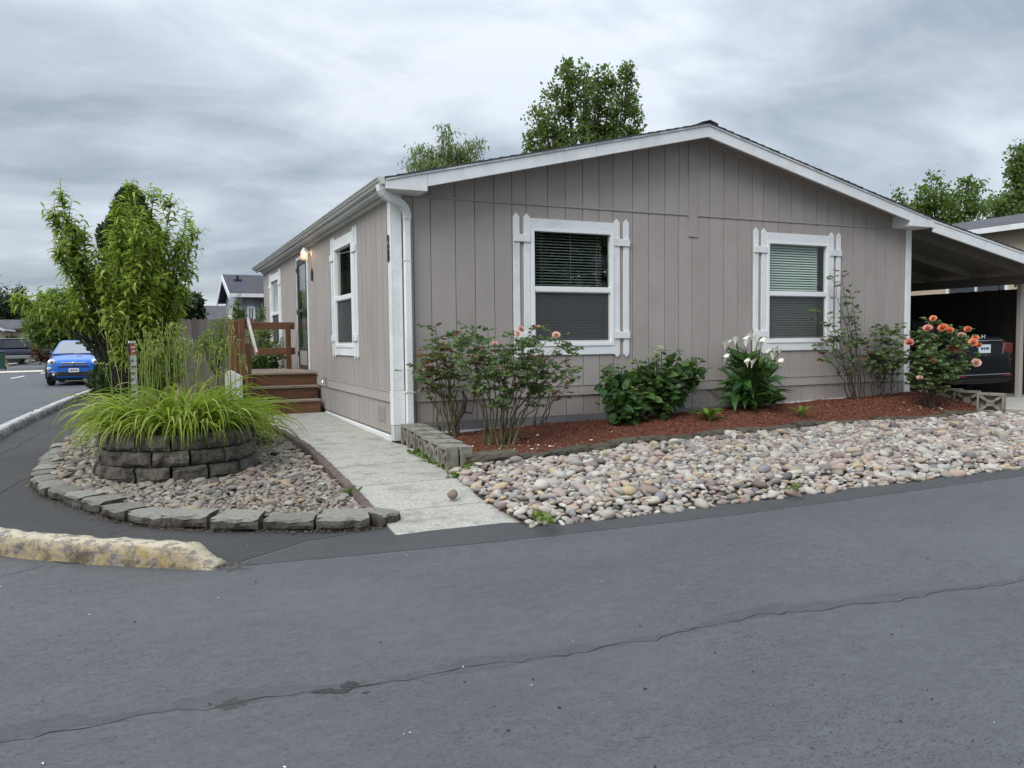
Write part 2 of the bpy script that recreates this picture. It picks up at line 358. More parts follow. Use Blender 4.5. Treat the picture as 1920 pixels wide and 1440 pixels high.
M['black'] = pm('black paint', (0.012, 0.012, 0.013), (0.018, 0.018, 0.019), 5, 0.5)
M['rubber'] = pm('tyre rubber', (0.016, 0.016, 0.017), (0.025, 0.025, 0.025), 9, 0.85)
M['steel'] = pm('bright alloy', (0.55, 0.56, 0.58), (0.66, 0.67, 0.69), 5, 0.3, metal=0.9)
M['chrome'] = pm('chrome', (0.75, 0.76, 0.78), (0.8, 0.81, 0.82), 5, 0.12, metal=1.0)
M['doorgrey'] = pm('storm door panel', (0.26, 0.25, 0.235), (0.30, 0.29, 0.27), 4, 0.5)
def kerbmat(name, paint, face, bare, foot):
    """old kerb: paint flaked in small chips down to bare concrete, dirtier and stained towards the gutter"""
    m, t, p = nodes(name)
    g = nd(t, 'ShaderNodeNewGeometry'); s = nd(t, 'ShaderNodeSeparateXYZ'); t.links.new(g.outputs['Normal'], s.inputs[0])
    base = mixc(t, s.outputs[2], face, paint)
    f = nd(t, 'ShaderNodeMapRange'); f.inputs[1].default_value, f.inputs[2].default_value = 0.515, 0.54
    t.links.new(noise_fac(t, 12.0, 9, 0.75, (1, 1, 2.0)), f.inputs[0]); col = mixc(t, f.outputs[0], base, bare)
    f3 = nd(t, 'ShaderNodeMapRange'); f3.inputs[1].default_value, f3.inputs[2].default_value = 0.55, 0.62
    t.links.new(noise_fac(t, 11.0, 8, 0.75, (1, 1, 0.6)), f3.inputs[0])
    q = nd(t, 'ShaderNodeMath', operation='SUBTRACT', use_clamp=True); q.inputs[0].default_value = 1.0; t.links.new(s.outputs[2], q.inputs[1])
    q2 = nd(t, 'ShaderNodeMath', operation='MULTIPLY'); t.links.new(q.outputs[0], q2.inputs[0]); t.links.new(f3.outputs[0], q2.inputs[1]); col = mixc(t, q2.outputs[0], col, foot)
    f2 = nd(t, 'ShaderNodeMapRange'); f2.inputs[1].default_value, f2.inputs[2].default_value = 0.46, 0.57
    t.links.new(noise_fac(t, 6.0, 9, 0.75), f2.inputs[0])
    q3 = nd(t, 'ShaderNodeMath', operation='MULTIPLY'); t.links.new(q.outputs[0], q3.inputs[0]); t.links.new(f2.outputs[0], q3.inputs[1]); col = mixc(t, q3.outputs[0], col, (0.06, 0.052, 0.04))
    t.links.new(col, p.inputs['Base Color']); p.inputs['Roughness'].default_value = 0.85
    bump(t, p, noise_fac(t, 40, 8, 0.75), 0.8, 0.014); return m
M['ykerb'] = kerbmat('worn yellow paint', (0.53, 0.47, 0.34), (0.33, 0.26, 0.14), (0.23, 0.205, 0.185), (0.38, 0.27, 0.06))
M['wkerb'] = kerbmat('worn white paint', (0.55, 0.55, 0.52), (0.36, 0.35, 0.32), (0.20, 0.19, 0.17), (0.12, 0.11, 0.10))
def stonemat(name, stops, mult=1.0):
    m, t, p = nodes(name)
    at = nd(t, 'ShaderNodeAttribute', attribute_name='tone'); oi = nd(t, 'ShaderNodeObjectInfo')
    ad = nd(t, 'ShaderNodeMath', operation='ADD'); t.links.new(at.outputs['Fac'], ad.inputs[0]); t.links.new(oi.outputs['Random'], ad.inputs[1])
    fr = nd(t, 'ShaderNodeMath', operation='FRACT'); t.links.new(ad.outputs[0], fr.inputs[0])
    col = ramp(t, fr.outputs[0], [(q, tuple(x * mult for x in c)) for q, c in stops])
    sp = ramp(t, noise_fac(t, 45, 5, 0.7), [(0.3, (0.72,) * 3), (0.7, (1.18,) * 3)])
    col = mixc(t, 1.0, col, sp, 'MULTIPLY')
    dv = nd(t, 'ShaderNodeMapRange'); dv.inputs[1].default_value, dv.inputs[2].default_value = 0.52, 0.70; dv.inputs[4].default_value = 0.55
    t.links.new(noise_fac(t, 11, 7, 0.7), dv.inputs[0]); col = mixc(t, dv.outputs[0], col, (0.15, 0.13, 0.105))      # dust and lichen
    t.links.new(col, p.inputs['Base Color']); p.inputs['Roughness'].default_value = 0.8; p.inputs['Specular IOR Level'].default_value = 0.3
    bump(t, p, noise_fac(t, 70, 4, 0.6), 0.18, 0.006); return m
ST = [(0.0, (0.125, 0.125, 0.135)), (0.08, (0.33, 0.29, 0.255)), (0.17, (0.50, 0.475, 0.43)), (0.26, (0.29, 0.215, 0.195)), (0.34, (0.22, 0.225, 0.24)), (0.43, (0.53, 0.50, 0.445)), (0.5, (0.36, 0.35, 0.335)),
      (0.58, (0.41, 0.315, 0.28)), (0.66, (0.47, 0.385, 0.25)), (0.72, (0.19, 0.19, 0.20)), (0.79, (0.58, 0.56, 0.53)), (0.86, (0.40, 0.37, 0.335)), (0.93, (0.30, 0.225, 0.205)), (1.0, (0.10, 0.09, 0.088))]
M['stone'] = stonemat('pale river stones', [(q, (c[0], c[1] * 0.985, c[2] * 0.94)) for q, c in ST], 0.95)
M['brownstone'] = pm('brown stone', (0.17, 0.13, 0.10), (0.26, 0.20, 0.16), 20, 0.8)
M['stoned'] = stonemat('grey river stones', [(q, (c[0] * 0.64, c[1] * 0.62, c[2] * 0.56)) for q, c in ST], 1.0)
M['mulch'] = pm('red mulch', (0.10, 0.029, 0.014), (0.185, 0.060, 0.030), 25, 0.95, 0.9, 55, bdist=0.03)
M['chip'] = stonemat('mulch chips', [(0, (0.075, 0.02, 0.010)), (0.35, (0.16, 0.045, 0.02)), (0.7, (0.20, 0.066, 0.032)), (0.93, (0.27, 0.11, 0.058)), (1.0, (0.33, 0.17, 0.10))])
M['litter'] = stonemat('brown litter', [(0, (0.04, 0.025, 0.016)), (0.4, (0.08, 0.053, 0.035)), (0.8, (0.13, 0.095, 0.065)), (1.0, (0.30, 0.25, 0.19))])
M['petalfall'] = pm('fallen petals', (0.62, 0.50, 0.40), (0.75, 0.66, 0.55), 20, 0.8, vary=0.1)
# foliage
M['peach'] = leafmat('peach leaves', (0.17, 0.25, 0.035), (0.30, 0.385, 0.06), (0.47, 0.52, 0.14), 0.5)
M['lily'] = leafmat('daylily leaves', (0.13, 0.205, 0.022), (0.27, 0.345, 0.035), (0.45, 0.49, 0.11), 0.45, dead=(0.42, 0.32, 0.14))
M['lilystalk'] = leafmat('daylily stalks', (0.15, 0.23, 0.045), (0.26, 0.33, 0.07), (0.38, 0.40, 0.11), 0.25)
M['rose'] = leafmat('rose leaves', (0.055, 0.095, 0.036), (0.10, 0.16, 0.062), (0.17, 0.23, 0.09), 0.3, 0.4)
M['rosered'] = leafmat('red young leaves', (0.10, 0.025, 0.015), (0.16, 0.05, 0.022), (0.17, 0.09, 0.03), 0.25, 0.4)
M['cane'] = pm('green rose canes', (0.07, 0.07, 0.03), (0.14, 0.125, 0.06), 12, 0.75, dirt=(0.05, 0.035, 0.025), dscale=4)
M['canebrown'] = pm('woody canes', (0.045, 0.03, 0.022), (0.09, 0.06, 0.045), 12, 0.85, 0.4, 40)
M['pink'] = leafmat('pink petals', (0.78, 0.42, 0.37), (0.86, 0.55, 0.48), (0.85, 0.62, 0.55), 0.2, 0.6)
M['orange'] = leafmat('coral petals', (0.80, 0.21, 0.11), (0.86, 0.29, 0.16), (0.86, 0.36, 0.2), 0.2, 0.6)
M['pinkdeep'] = leafmat('rose pink petals', (0.74, 0.25, 0.25), (0.82, 0.36, 0.34), (0.82, 0.45, 0.43), 0.2, 0.6)
M['hyd'] = leafmat('hydrangea leaves', (0.024, 0.06, 0.018), (0.042, 0.095, 0.026), (0.08, 0.15, 0.04), 0.25, 0.42)
M['hydbud'] = leafmat('hydrangea buds', (0.30, 0.40, 0.06), (0.45, 0.52, 0.12), (0.55, 0.58, 0.2), 0.2)
M['calla'] = leafmat('calla leaves', (0.02, 0.06, 0.014), (0.032, 0.085, 0.018), (0.06, 0.13, 0.028), 0.2, 0.36, 0.4)
M['spathe'] = leafmat('calla blooms', (0.78, 0.78, 0.66), (0.84, 0.84, 0.76), (0.86, 0.86, 0.82), 0.15)
M['fern'] = leafmat('fern fronds', (0.11, 0.20, 0.035), (0.18, 0.28, 0.05), (0.25, 0.33, 0.08), 0.3)
M['weed'] = leafmat('weed leaves', (0.06, 0.12, 0.02), (0.12, 0.19, 0.04), (0.19, 0.22, 0.06), 0.3)
M['arbor'] = leafmat('arborvitae sprays', (0.016, 0.034, 0.012), (0.026, 0.05, 0.017), (0.042, 0.07, 0.024), 0.1)
M['darkleaf'] = leafmat('dark tree leaves', (0.075, 0.115, 0.04), (0.12, 0.17, 0.06), (0.19, 0.235, 0.10), 0.45)
M['midleaf'] = leafmat('green tree leaves', (0.065, 0.11, 0.026), (0.10, 0.16, 0.04), (0.17, 0.22, 0.065), 0.4)
M['birchleaf'] = leafmat('pale tree leaves', (0.12, 0.16, 0.065), (0.18, 0.22, 0.095), (0.26, 0.30, 0.15), 0.45)
M['conifer'] = leafmat('fir needles', (0.018, 0.035, 0.02), (0.03, 0.05, 0.026), (0.045, 0.065, 0.03), 0.1)
M['redleaf'] = leafmat('dark red shrub leaves', (0.07, 0.02, 0.018), (0.11, 0.03, 0.025), (0.10, 0.06, 0.03), 0.2)
M['shrub'] = leafmat('bright shrub leaves', (0.09, 0.15, 0.03), (0.15, 0.21, 0.045), (0.21, 0.26, 0.06), 0.35)
M['bark'] = pm('bark', (0.03, 0.022, 0.016), (0.065, 0.05, 0.038), 9, 0.95, 0.6, 30, (1, 1, 0.3))
# ================================================================== GROUND
RZ = -0.22
def sheet(name, poly, z, mat, kind='structure'):
    P = [(x, y, z if not callable(z) else z(x, y)) for x, y in poly]; n = len(P)
    me = bpy.data.meshes.new(name); me.from_pydata(P + [(x, y, z_ - (0.4 if name == 'driveway' else 0.09)) for x, y, z_ in P], [], [tuple(range(n))] + [(i, i + n, (i + 1) % n + n, (i + 1) % n) for i in range(n)]); me.materials.append(mat)
    bm = bmesh.new(); bm.from_mesh(me); bmesh.ops.triangulate(bm, faces=[f for f in bm.faces if len(f.verts) > 4]); bmesh.ops.recalc_face_normals(bm, faces=bm.faces)
    up_ = sum(f.normal.z * f.calc_area() for f in bm.faces)
    if up_ < 0: bmesh.ops.reverse_faces(bm, faces=bm.faces)
    bm.to_mesh(me); bm.free()
    o = link(name, me); o['kind'] = kind; return o
sheet('ground', [(-900, -900), (900, -900), (900, 900), (-900, 900)], -0.30, M['dirt'])
sheet('road', [(-60, -22), (70, -22), (70, -3.90), (-1.0, -3.90), (-1.3, -3.60), (-1.9, -3.52), (-3.1, -2.95), (-3.95, -1.5), (-4.25, 0.5), (-4.25, 16.5), (-4.1, 24), (-4.2, 95), (-9.0, 95), (-11.5, 68), (-24, 64), (-24, 56), (-12.5, 50), (-12.5, 46), (-24, 46), (-24, 36), (-13.5, 34), (-13, 6), (-60, 6)], RZ - 0.004, M['road'])
sheet('asphalt_path', [(-2.25, -4.02), (-1.7, -3.62), (-1.15, -3.52), (-0.9, -3.2), (-1.2, 0.0), (-2.5, 5.0), (-3.2, 24.0), (-4.0, 24.0), (-4.66, 16.5), (-4.72, 5.5), (-4.68, 2.0), (-4.55, 0.2), (-4.25, -1.5), (-3.75, -2.8), (-3.2, -3.5)], RZ - 0.0005, M['oldroad'])
sheet('asphalt_patch', [(-2.25, -4.06), (-1.75, -3.68), (-1.15, -3.48), (-0.95, -3.42), (-0.02, -3.86), (9.0, -3.8), (16, -3.8), (16, -4.12), (9.0, -4.16), (3.5, -4.30), (1.6, -4.34), (0.4, -4.30), (-0.6, -4.24), (-1.4, -4.16)], RZ - 0.0015, M['patch'])
# yard soil under and behind the house
sheet('yard', [(-3.1, 3.0), (-1.2, 0.0), (8.9, 0.0), (16, 2.0), (30, 2.0), (30, 40), (-3.0, 40), (-3.3, 24)], -0.075, M['soil'])
sheet('driveway', [(9.35, -3.80), (20, -3.80), (20, 9), (8.8, 9), (8.8, 0.0), (9.2, -0.4)], lambda x, y: -0.205 + 0.28 * min(1, max(0, (y + 3.8) / 4.0)) if y < 5 else 0.075, M['drive'])
# cracks in the asphalt: thin raised strips of dark filler following a wandering line
def crackstrip(name, pts, w, seed, mat=M['crack'], z=RZ - 0.0028, jit=0.034):
    r = random.Random(seed); P = []
    for (a, b) in zip(pts[:-1], pts[1:]):
        n = max(2, int((Vector(b) - Vector(a)).length / 0.05))
        for i in range(n): P.append(Vector(a).lerp(Vector(b), i / n))
    P.append(Vector(pts[-1])); vs = []; fs = []; off = 0.0
    for i, p in enumerate(P):
        d = (P[min(i + 1, len(P) - 1)] - P[max(i - 1, 0)]).normalized(); nrm = Vector((-d.y, d.x))
        off = off * 0.82 + r.uniform(-jit, jit) * 0.55; ww = w * r.choice((0.25, 0.6, 1.0, 1.3, 0.4, 0.8))
        c = p + nrm * off; vs += [(c.x + nrm.x * ww, c.y + nrm.y * ww, z), (c.x - nrm.x * ww, c.y - nrm.y * ww, z)]
    for i in range(len(P) - 1): fs.append((2 * i, 2 * i + 1, 2 * i + 3, 2 * i + 2))
    me = bpy.data.meshes.new(name); me.from_pydata(vs, [], fs); me.materials.append(mat)
    o = link(name, me); o['kind'] = 'structure'; return o
g2 = lambda u, v, z=RZ: tuple(onz(u, v, z)[:2])
crackstrip('road_crack', [g2(-40, 1392), g2(250, 1340), g2(600, 1297), g2(960, 1245), g2(1400, 1160), g2(1920, 1087), g2(2150, 1055)], 0.0038, 3, jit=0.045)
crackstrip('road_crack', [g2(200, 1003), g2(265, 985)], 0.006, 4, z=RZ + 0.001)
crackstrip('road_crack', [g2(0, 853), g2(100, 800), g2(165, 765)], 0.008, 5, z=RZ + 0.001)
crackstrip('road_crack', [g2(-30, 950), g2(20, 915), g2(60, 893)], 0.010, 6, z=RZ + 0.001)
crackstrip('road_crack', [g2(-20, 1085), g2(40, 1068), g2(80, 1055)], 0.006, 7)
cl = [onz(u, v, RZ) for u, v in ((-40, 1392), (250, 1340), (600, 1297), (960, 1245), (1400, 1160), (1920, 1087), (2150, 1055))]
rq = random.Random(17); lo = []; hi = []
for a_, b_ in zip(cl[:-1], cl[1:]):
    for k in range(14):
        p_ = a_.lerp(b_, k / 14); lo.append((p_.x, p_.y - rq.uniform(0.0, 0.02))); hi.append((p_.x, p_.y + 0.05 + 0.06 * rq.random() + 0.05 * math.sin(len(hi) * 0.35)))
M['seam'] = asphaltmat('sealed seam', (0.066, 0.070, 0.0745), (0.086, 0.091, 0.095), (0.064, 0.066, 0.068), 0.6)
sheet('asphalt_seam', lo + hi[::-1], RZ - 0.0036, M['seam'])
def blotch(name, u, v, ru, rv, mat, seed, z=RZ - 0.003):
    r = random.Random(seed); pts = []
    for i in range(22):
        a = 2 * PI * i / 22; k = r.uniform(0.55, 1.05); pts.append(g2(u + math.cos(a) * ru * k, v + math.sin(a) * rv * k - math.cos(a) * ru * 0.13))
    return sheet(name, pts, z, mat)
M['stain'] = asphaltmat('worn asphalt', (0.06, 0.057, 0.054), (0.075, 0.072, 0.068), (0.05, 0.046, 0.043), 0.9)
M['stain2'] = asphaltmat('bare asphalt', (0.028, 0.028, 0.03), (0.05, 0.05, 0.053), (0.03, 0.03, 0.032), 0.8)
blotch('asphalt_scar', 432, 1319, 34, 12, M['stain'], 1)
for k in range(7): blotch('asphalt_scar', 600 + k * 10 + random.uniform(-4, 4), 1298 - k * 2 + random.uniform(-5, 5), random.uniform(13, 22), random.uniform(4, 8), M['stain2'], 20 + k, RZ - 0.003 + k * 0.0003)
blotch('asphalt_scar', 686, 1297, 9, 3, M['stain2'], 40)
# painted lines far down the street
M['lineyellow'] = pm('pale road paint', (0.60, 0.54, 0.40), (0.70, 0.64, 0.50), 9, 0.8)
M['linewhite'] = pm('white road paint', (0.62, 0.62, 0.60), (0.7, 0.7, 0.68), 9, 0.8)
sheet('road_line', [g2(-40, 697.5), g2(81, 694), g2(81, 696.5), g2(-40, 700)], RZ + 0.003, M['lineyellow'])
sheet('road_line', [g2(20, 709), g2(46, 704.3), g2(46, 705.6), g2(20, 710.2)], RZ + 0.003, M['linewhite'])
sheet('road_line', [g2(76, 699.5), g2(96, 697), g2(96, 698), g2(76, 700.6)], RZ + 0.003, M['linewhite'])
# litter specks and small grit on the road
sp = MB(); r = random.Random(11)
for k in range(20):
    u, v = r.uniform(0, 1920), r.uniform(1010, 1440); p = onz(u, v, RZ); s = r.uniform(0.0015, 0.0045)
    sp.cbox((p.x, p.y, RZ + 0.002), (s * r.uniform(1, 3), s, s * 0.7), Matrix.Rotation(r.uniform(0, 3), 3, 'Z'))
o = sp.build('road_grit', M['linewhite']); o['kind'] = 'stuff'
sp = MB()
for k in range(40):
    u, v = r.uniform(0, 1920), r.uniform(1010, 1440); p = onz(u, v, RZ); s = r.uniform(0.002, 0.0055)
    sp.cbox((p.x, p.y, RZ + 0.002), (s * r.uniform(1, 3), s, s * 0.7), Matrix.Rotation(r.uniform(0, 3), 3, 'Z'))
o = sp.build('road_debris', M['black']); o['kind'] = 'stuff'

# ------------------------------------------------------------------ kerbs
def kerb(name, pts, wt, wb, h, mat, label, taper_end=0.0, n_sub=10, group=None):
    """pts: top-centre path; each piece of cast kerb bends with it"""
    P = []
    for i in range(len(pts) - 1):
        p0 = Vector(pts[max(i - 1, 0)]); p1 = Vector(pts[i]); p2 = Vector(pts[i + 1]); p3 = Vector(pts[min(i + 2, len(pts) - 1)])
        for k in range(n_sub):
            t = k / n_sub
            P.append(0.5 * ((2 * p1) + (-p0 + p2) * t + (2 * p0 - 5 * p1 + 4 * p2 - p3) * t * t + (-p0 + 3 * p1 - 3 * p2 + p3) * t ** 3))
    P.append(Vector(pts[-1])); vs = []; fs = []; n = len(P); m = 8
    Ls = [0.0]
    for a, b in zip(P[:-1], P[1:]): Ls.append(Ls[-1] + (b - a).length)
    for i, p in enumerate(P):
        d = (P[min(i + 1, n - 1)] - P[max(i - 1, 0)]).normalized(); q = Vector((-d.y, d.x)); hh = h; w_ = wt
        rem = Ls[-1] - Ls[i]
        if taper_end and rem < taper_end: hh = 0.03 + (h - 0.03) * (rem / taper_end); w_ = wt * (0.75 + 0.25 * rem / taper_end)
        prof = [(-wb / 2, 0), (-w_ / 2 - 0.012, hh * 0.55), (-w_ / 2, hh - 0.02), (-w_ / 2 + 0.025, hh), (w_ / 2 - 0.025, hh), (w_ / 2, hh - 0.02), (w_ / 2 + 0.012, hh * 0.55), (wb / 2, 0)]
        for k, (a, z) in enumerate(prof):
            j = mnoise.noise(Vector((p.x * 7, p.y * 7, k * 1.7))) * 0.010 + mnoise.noise(Vector((p.x * 23, p.y * 23, k * 3.1))) * 0.007
            vs.append((p.x + q.x * (a + j), p.y + q.y * (a + j), RZ - 0.01 + max(z + (j if z > 0 else 0), 0)))
    for i in range(n - 1):
        for k in range(m - 1): fs.append((i * m + k, i * m + k + 1, (i + 1) * m + k + 1, (i + 1) * m + k))
    fs += [tuple(range(m)), tuple(range(n * m - 1, n * m - m - 1, -1))]
    me = bpy.data.meshes.new(name); me.from_pydata(vs, [], fs); me.materials.append(mat)
    bm = bmesh.new(); bm.from_mesh(me); bmesh.ops.recalc_face_normals(bm, faces=bm.faces); bm.to_mesh(me); bm.free()
    me.polygons.foreach_set('use_smooth', np.ones(len(me.polygons), dtype=bool)); return tag(link(name, me), label, 'kerb', group)
kerb('yellow_kerb', [(-4.50, -1.2), (-4.1, -2.2), (-3.64, -2.90), (-3.18, -3.36), (-2.72, -3.72), (-2.30, -4.02)], 0.15, 0.19, 0.145, M['ykerb'], 'worn yellow painted kerb at the street corner, sloping down at its end', 0.2, 14)
kerb('white_kerb', [(-4.80, 1.5), (-4.79, 5.3), (-4.62, 9.0), (-4.38, 13.0), (-4.10, 16.4)], 0.16, 0.19, 0.14, M['wkerb'], 'long flaking white kerb along the street beside the asphalt path', 0.0, 22)

# ------------------------------------------------------------------ walkway: cast slabs of the entrance path
def wz(y): return -0.002 - 0.0115 * max(0, 3.6 - y) - 0.0046 * max(0, 0.6 - y) ** 2 * 1.55
wk = struct(link('walkway', None)); wk.empty_display_size = 0.2
WL['walkway'] = Vector((0, 0, 0))
cuts = [4.15, 2.55, 1.35, 0.25, -1.30, -2.22, -3.14, -3.9]
xl = lambda y: float(np.interp(-y, [-4.15, -2.6, -0.2, 1.8, 3.0, 3.9], [-1.20, -1.10, -0.99, -1.03, -1.06, -1.10]))
xr = lambda y: float(np.interp(-y, [-4.15, 0.0, 0.3, 1.5, 3.0, 3.9], [-0.03, -0.03, 0.05, 0.06, -0.02, -0.02]))
for y1, y0 in zip(cuts[:-1], cuts[1:]):
    mb = MB(); n = 6; gp = 0.007; vs = []; fs = []
    for i in range(n + 1):
        y = y0 + gp + (y1 - y0 - 2 * gp) * i / n
        yl = y + (0.43 if y0 < -3.8 and i == 0 else 0) ; zz = wz(y) - (0.005 if i in (0, n) else 0)
        for k in range(5):
            f = k / 4; yy = yl + (y - yl) * f
            vs.append((xl(yy) + (xr(yy) - xl(yy)) * f, yy, zz + 0.003 * mnoise.noise(Vector((k, y * 3, 2)))))
    for i in range(n):
        for k in range(4): a = i * 5 + k; fs.append((a, a + 1, a + 6, a + 5))
    b = len(vs); vs += [(x, y, -0.28) for x, y, z in vs]
    rim = [0, 1, 2, 3, 4] + [5 * i + 4 for i in range(1, n + 1)] + [n * 5 + k for k in (3, 2, 1, 0)] + [5 * i for i in range(n - 1, 0, -1)]
    for p_, q_ in zip(rim, rim[1:] + rim[:1]): fs.append((p_, q_, q_ + b, p_ + b))
    mb.add(vs, fs); mb.build('slab', M['concrete'], wk)
# red concrete edging strip along the walkway, in short lengths
ed = thing('walkway_edging', 'row of worn reddish edging bricks between the walkway and the left rock bed', 'edging', (-1.1, 0, wz(0)))
ev = []
for k in range(13):
    y1 = 3.2 - k * 0.51; y0 = y1 - 0.497
    mb = MB(); vs = []; fs = []; n = 6
    for i in range(n + 1):
        y = y0 + (y1 - y0) * i / n; x = xl(y) - 0.055
        if y > 1.9: x -= (y - 1.9) ** 2 * 0.28
        for (a, z) in ((-0.04, -0.14), (-0.04, 0.03), (-0.028, 0.044), (0.028, 0.042), (0.04, 0.026), (0.04, -0.14)):
            j = mnoise.noise(Vector((x * 9, y * 17, a * 60 + z * 20))) * 0.012
            vs.append((x + a + j * 0.6, y, wz(y) + z + (j if z > 0 else 0)))
    for i in range(n):
        for q in range(5): fs.append((i * 6 + q, i * 6 + q + 1, i * 6 + q + 7, i * 6 + q + 6))
    fs += [tuple(range(6)), tuple(range(n * 6 + 5, n * 6 - 1, -1))]
    mb.add(vs, fs); mb.build('brick', M['brick'], ed)

# ================================================================== STONE BLOCKS
def rough_block(name, wf, wb, dep, h, seed, mat, amp=0.016, topmat=None):
    """split-face retaining block: front at -Y (width wf), narrower back, origin at the bottom of the front face"""
    r = random.Random(seed); nx, ny, nz = 7, 4, 4; vs = {}; V = []; F = []
    def vid(i, j, k):
        if (i, j, k) in vs: return vs[i, j, k]
        t = j / ny; w = wf + (wb - wf) * t; x = (i / nx - 0.5) * w; y = t * dep; z = k / nz * h
        p = Vector((x * 11 + seed * 7.3, y * 11, z * 11)); a = amp * (1.0 if j == 0 else 0.4)
        dx, dy, dz = (mnoise.noise(p) , mnoise.noise(p + Vector((31, 0, 0))), mnoise.noise(p + Vector((0, 57, 0))))
        ex = (i in (0, nx)) + (k in (0, nz)) + (j in (0,))
        y2 = y + (dy * a * 1.5 + (0.012 if j == 0 and (i in (0, nx) or k in (0, nz)) else 0))
        if j == 0: y2 -= 0.012 * (1 - (2 * i / nx - 1) ** 4) * (1 - (2 * k / nz - 1) ** 4)
        V.append((x + dx * a * 0.5, y2, z + dz * (0.3 * a if k == nz else 0.5 * a) - (0.008 if k == nz and j == 0 else 0)))
        vs[i, j, k] = len(V) - 1; return vs[i, j, k]
    for i in range(nx):
        for k in range(nz):
            F.append((vid(i, 0, k), vid(i + 1, 0, k), vid(i + 1, 0, k + 1), vid(i, 0, k + 1)))
        for j in range(ny): F.append((vid(i, j, nz), vid(i + 1, j, nz), vid(i + 1, j + 1, nz), vid(i, j + 1, nz)))
    for j in range(ny):
        for k in range(nz):
            F.append((vid(0, j, k), vid(0, j, k + 1), vid(0, j + 1, k + 1), vid(0, j + 1, k)))
            F.append((vid(nx, j, k), vid(nx, j + 1, k), vid(nx, j + 1, k + 1), vid(nx, j, k + 1)))
    for i in range(nx):
        for k in range(nz): F.append((vid(i, ny, k), vid(i, ny, k + 1), vid(i + 1, ny, k + 1), vid(i + 1, ny, k)))
    me = bpy.data.meshes.new(name); me.from_pydata(V, [], F); me.materials.append(mat)
    bm = bmesh.new(); bm.from_mesh(me); bmesh.ops.recalc_face_normals(bm, faces=bm.faces)
    if topmat:
        me.materials.append(topmat)
        for f in bm.faces: f.material_index = 1 if f.normal.z > 0.6 else 0
    bm.to_mesh(me); bm.free(); return me
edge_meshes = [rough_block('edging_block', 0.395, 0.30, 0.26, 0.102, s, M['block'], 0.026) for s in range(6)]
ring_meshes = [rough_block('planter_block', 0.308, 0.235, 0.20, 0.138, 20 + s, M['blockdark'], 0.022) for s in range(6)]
eb = thing('stone_edging', 'curved row of grey split-face blocks edging the left rock bed on the asphalt', 'edging', (-2.6, -2.3, RZ))
def along(pts, step, start=0.0):
    P = [Vector((*p, 0)) for p in pts]; seg = []
    dense = []
    for i in range(len(P) - 1):
        p0, p1, p2, p3 = P[max(i - 1, 0)], P[i], P[i + 1], P[min(i + 2, len(P) - 1)]
        for k in range(20):
            t = k / 20; dense.append(0.5 * ((2 * p1) + (-p0 + p2) * t + (2 * p0 - 5 * p1 + 4 * p2 - p3) * t * t + (-p0 + 3 * p1 - 3 * p2 + p3) * t ** 3))
    dense.append(P[-1]); out = []; acc = start; nxt = 0.0
    for a, b in zip(dense[:-1], dense[1:]):
        d = (b - a).length
        while nxt <= acc + d and d > 0:
            out.append((a.lerp(b, (nxt - acc) / d), (b - a).normalized())); nxt += step
        acc += d
    return out
path1 = [(-1.13, -3.50), (-1.41, -3.46), (-1.74, -3.32), (-2.17, -3.09), (-2.45, -2.88), (-2.76, -2.60), (-3.05, -2.10), (-3.36, -1.42), (-3.63, -0.72), (-3.78, 0.0), (-3.82, 0.9), (-3.84, 1.9), (-3.86, 2.6)]
rb = random.Random(5)
def place_blocks(path, parent, step, meshes, name, zoff=0.0, outward=1):
    off = WL[parent.name]
    for i, (p, d) in enumerate(along(path, step)):
        n = Vector((d.y, -d.x, 0)) * outward          # towards the outside of the bed
        ang = math.atan2(-n.x, n.y) + PI              # block front (-Y) looks along n
        o = link(name, meshes[rb.randrange(len(meshes))], parent, (p.x - off.x + rb.uniform(-.012, .012), p.y - off.y + rb.uniform(-.012, .012), RZ + 0.004 + zoff - off.z),
                 (rb.uniform(-.03, .03), rb.uniform(-.03, .03), ang + rb.uniform(-.07, .07)), (rb.uniform(0.94, 1.0), rb.uniform(0.9, 1.1), rb.uniform(0.88, 1.04)))
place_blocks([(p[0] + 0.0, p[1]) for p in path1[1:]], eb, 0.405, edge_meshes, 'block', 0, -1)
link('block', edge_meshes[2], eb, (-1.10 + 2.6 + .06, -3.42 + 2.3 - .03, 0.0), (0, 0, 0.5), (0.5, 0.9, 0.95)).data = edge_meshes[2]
eb2 = thing('stone_edging', 'straight row of grey blocks edging the far rock bed beyond the scalloped strip', 'edging', (-3.72, 3.2, RZ))
place_blocks([(-3.70, 2.95), (-3.71, 4.0), (-3.70, 5.2), (-3.66, 6.6), (-3.6, 8.2)], eb2, 0.405, edge_meshes, 'block', 0.01, -1)
# scalloped terracotta strip across the bed
sc_ = thing('scalloped_edging', 'low scalloped terracotta strip dividing the left rock beds', 'edging', (-3.45, 2.75, RZ))
a_, b_ = Vector((-3.70, 2.78)), Vector((-3.02, 2.55)); dv = (b_ - a_); nseg = 6
for k in range(nseg):
    c0 = a_ + dv * (k / nseg); w = dv.length / nseg * 0.98; dd = dv.normalized(); qq = Vector((-dd.y, dd.x))
    poly = [(0, 0), (w, 0), (w, 0.10)] + [(w / 2 + w / 2 * math.cos(t * PI / 8), 0.10 + 0.042 * math.sin(t * PI / 8)) for t in range(1, 8)] + [(0, 0.10)]
    MB().prism(poly, -0.022, 0.022, lambda u, n, z: (c0.x + dd.x * u + qq.x * n, c0.y + dd.y * u + qq.y * n, RZ + z + 0.01)).build('scallop', M['terra'], sc_, bevel=0.006)

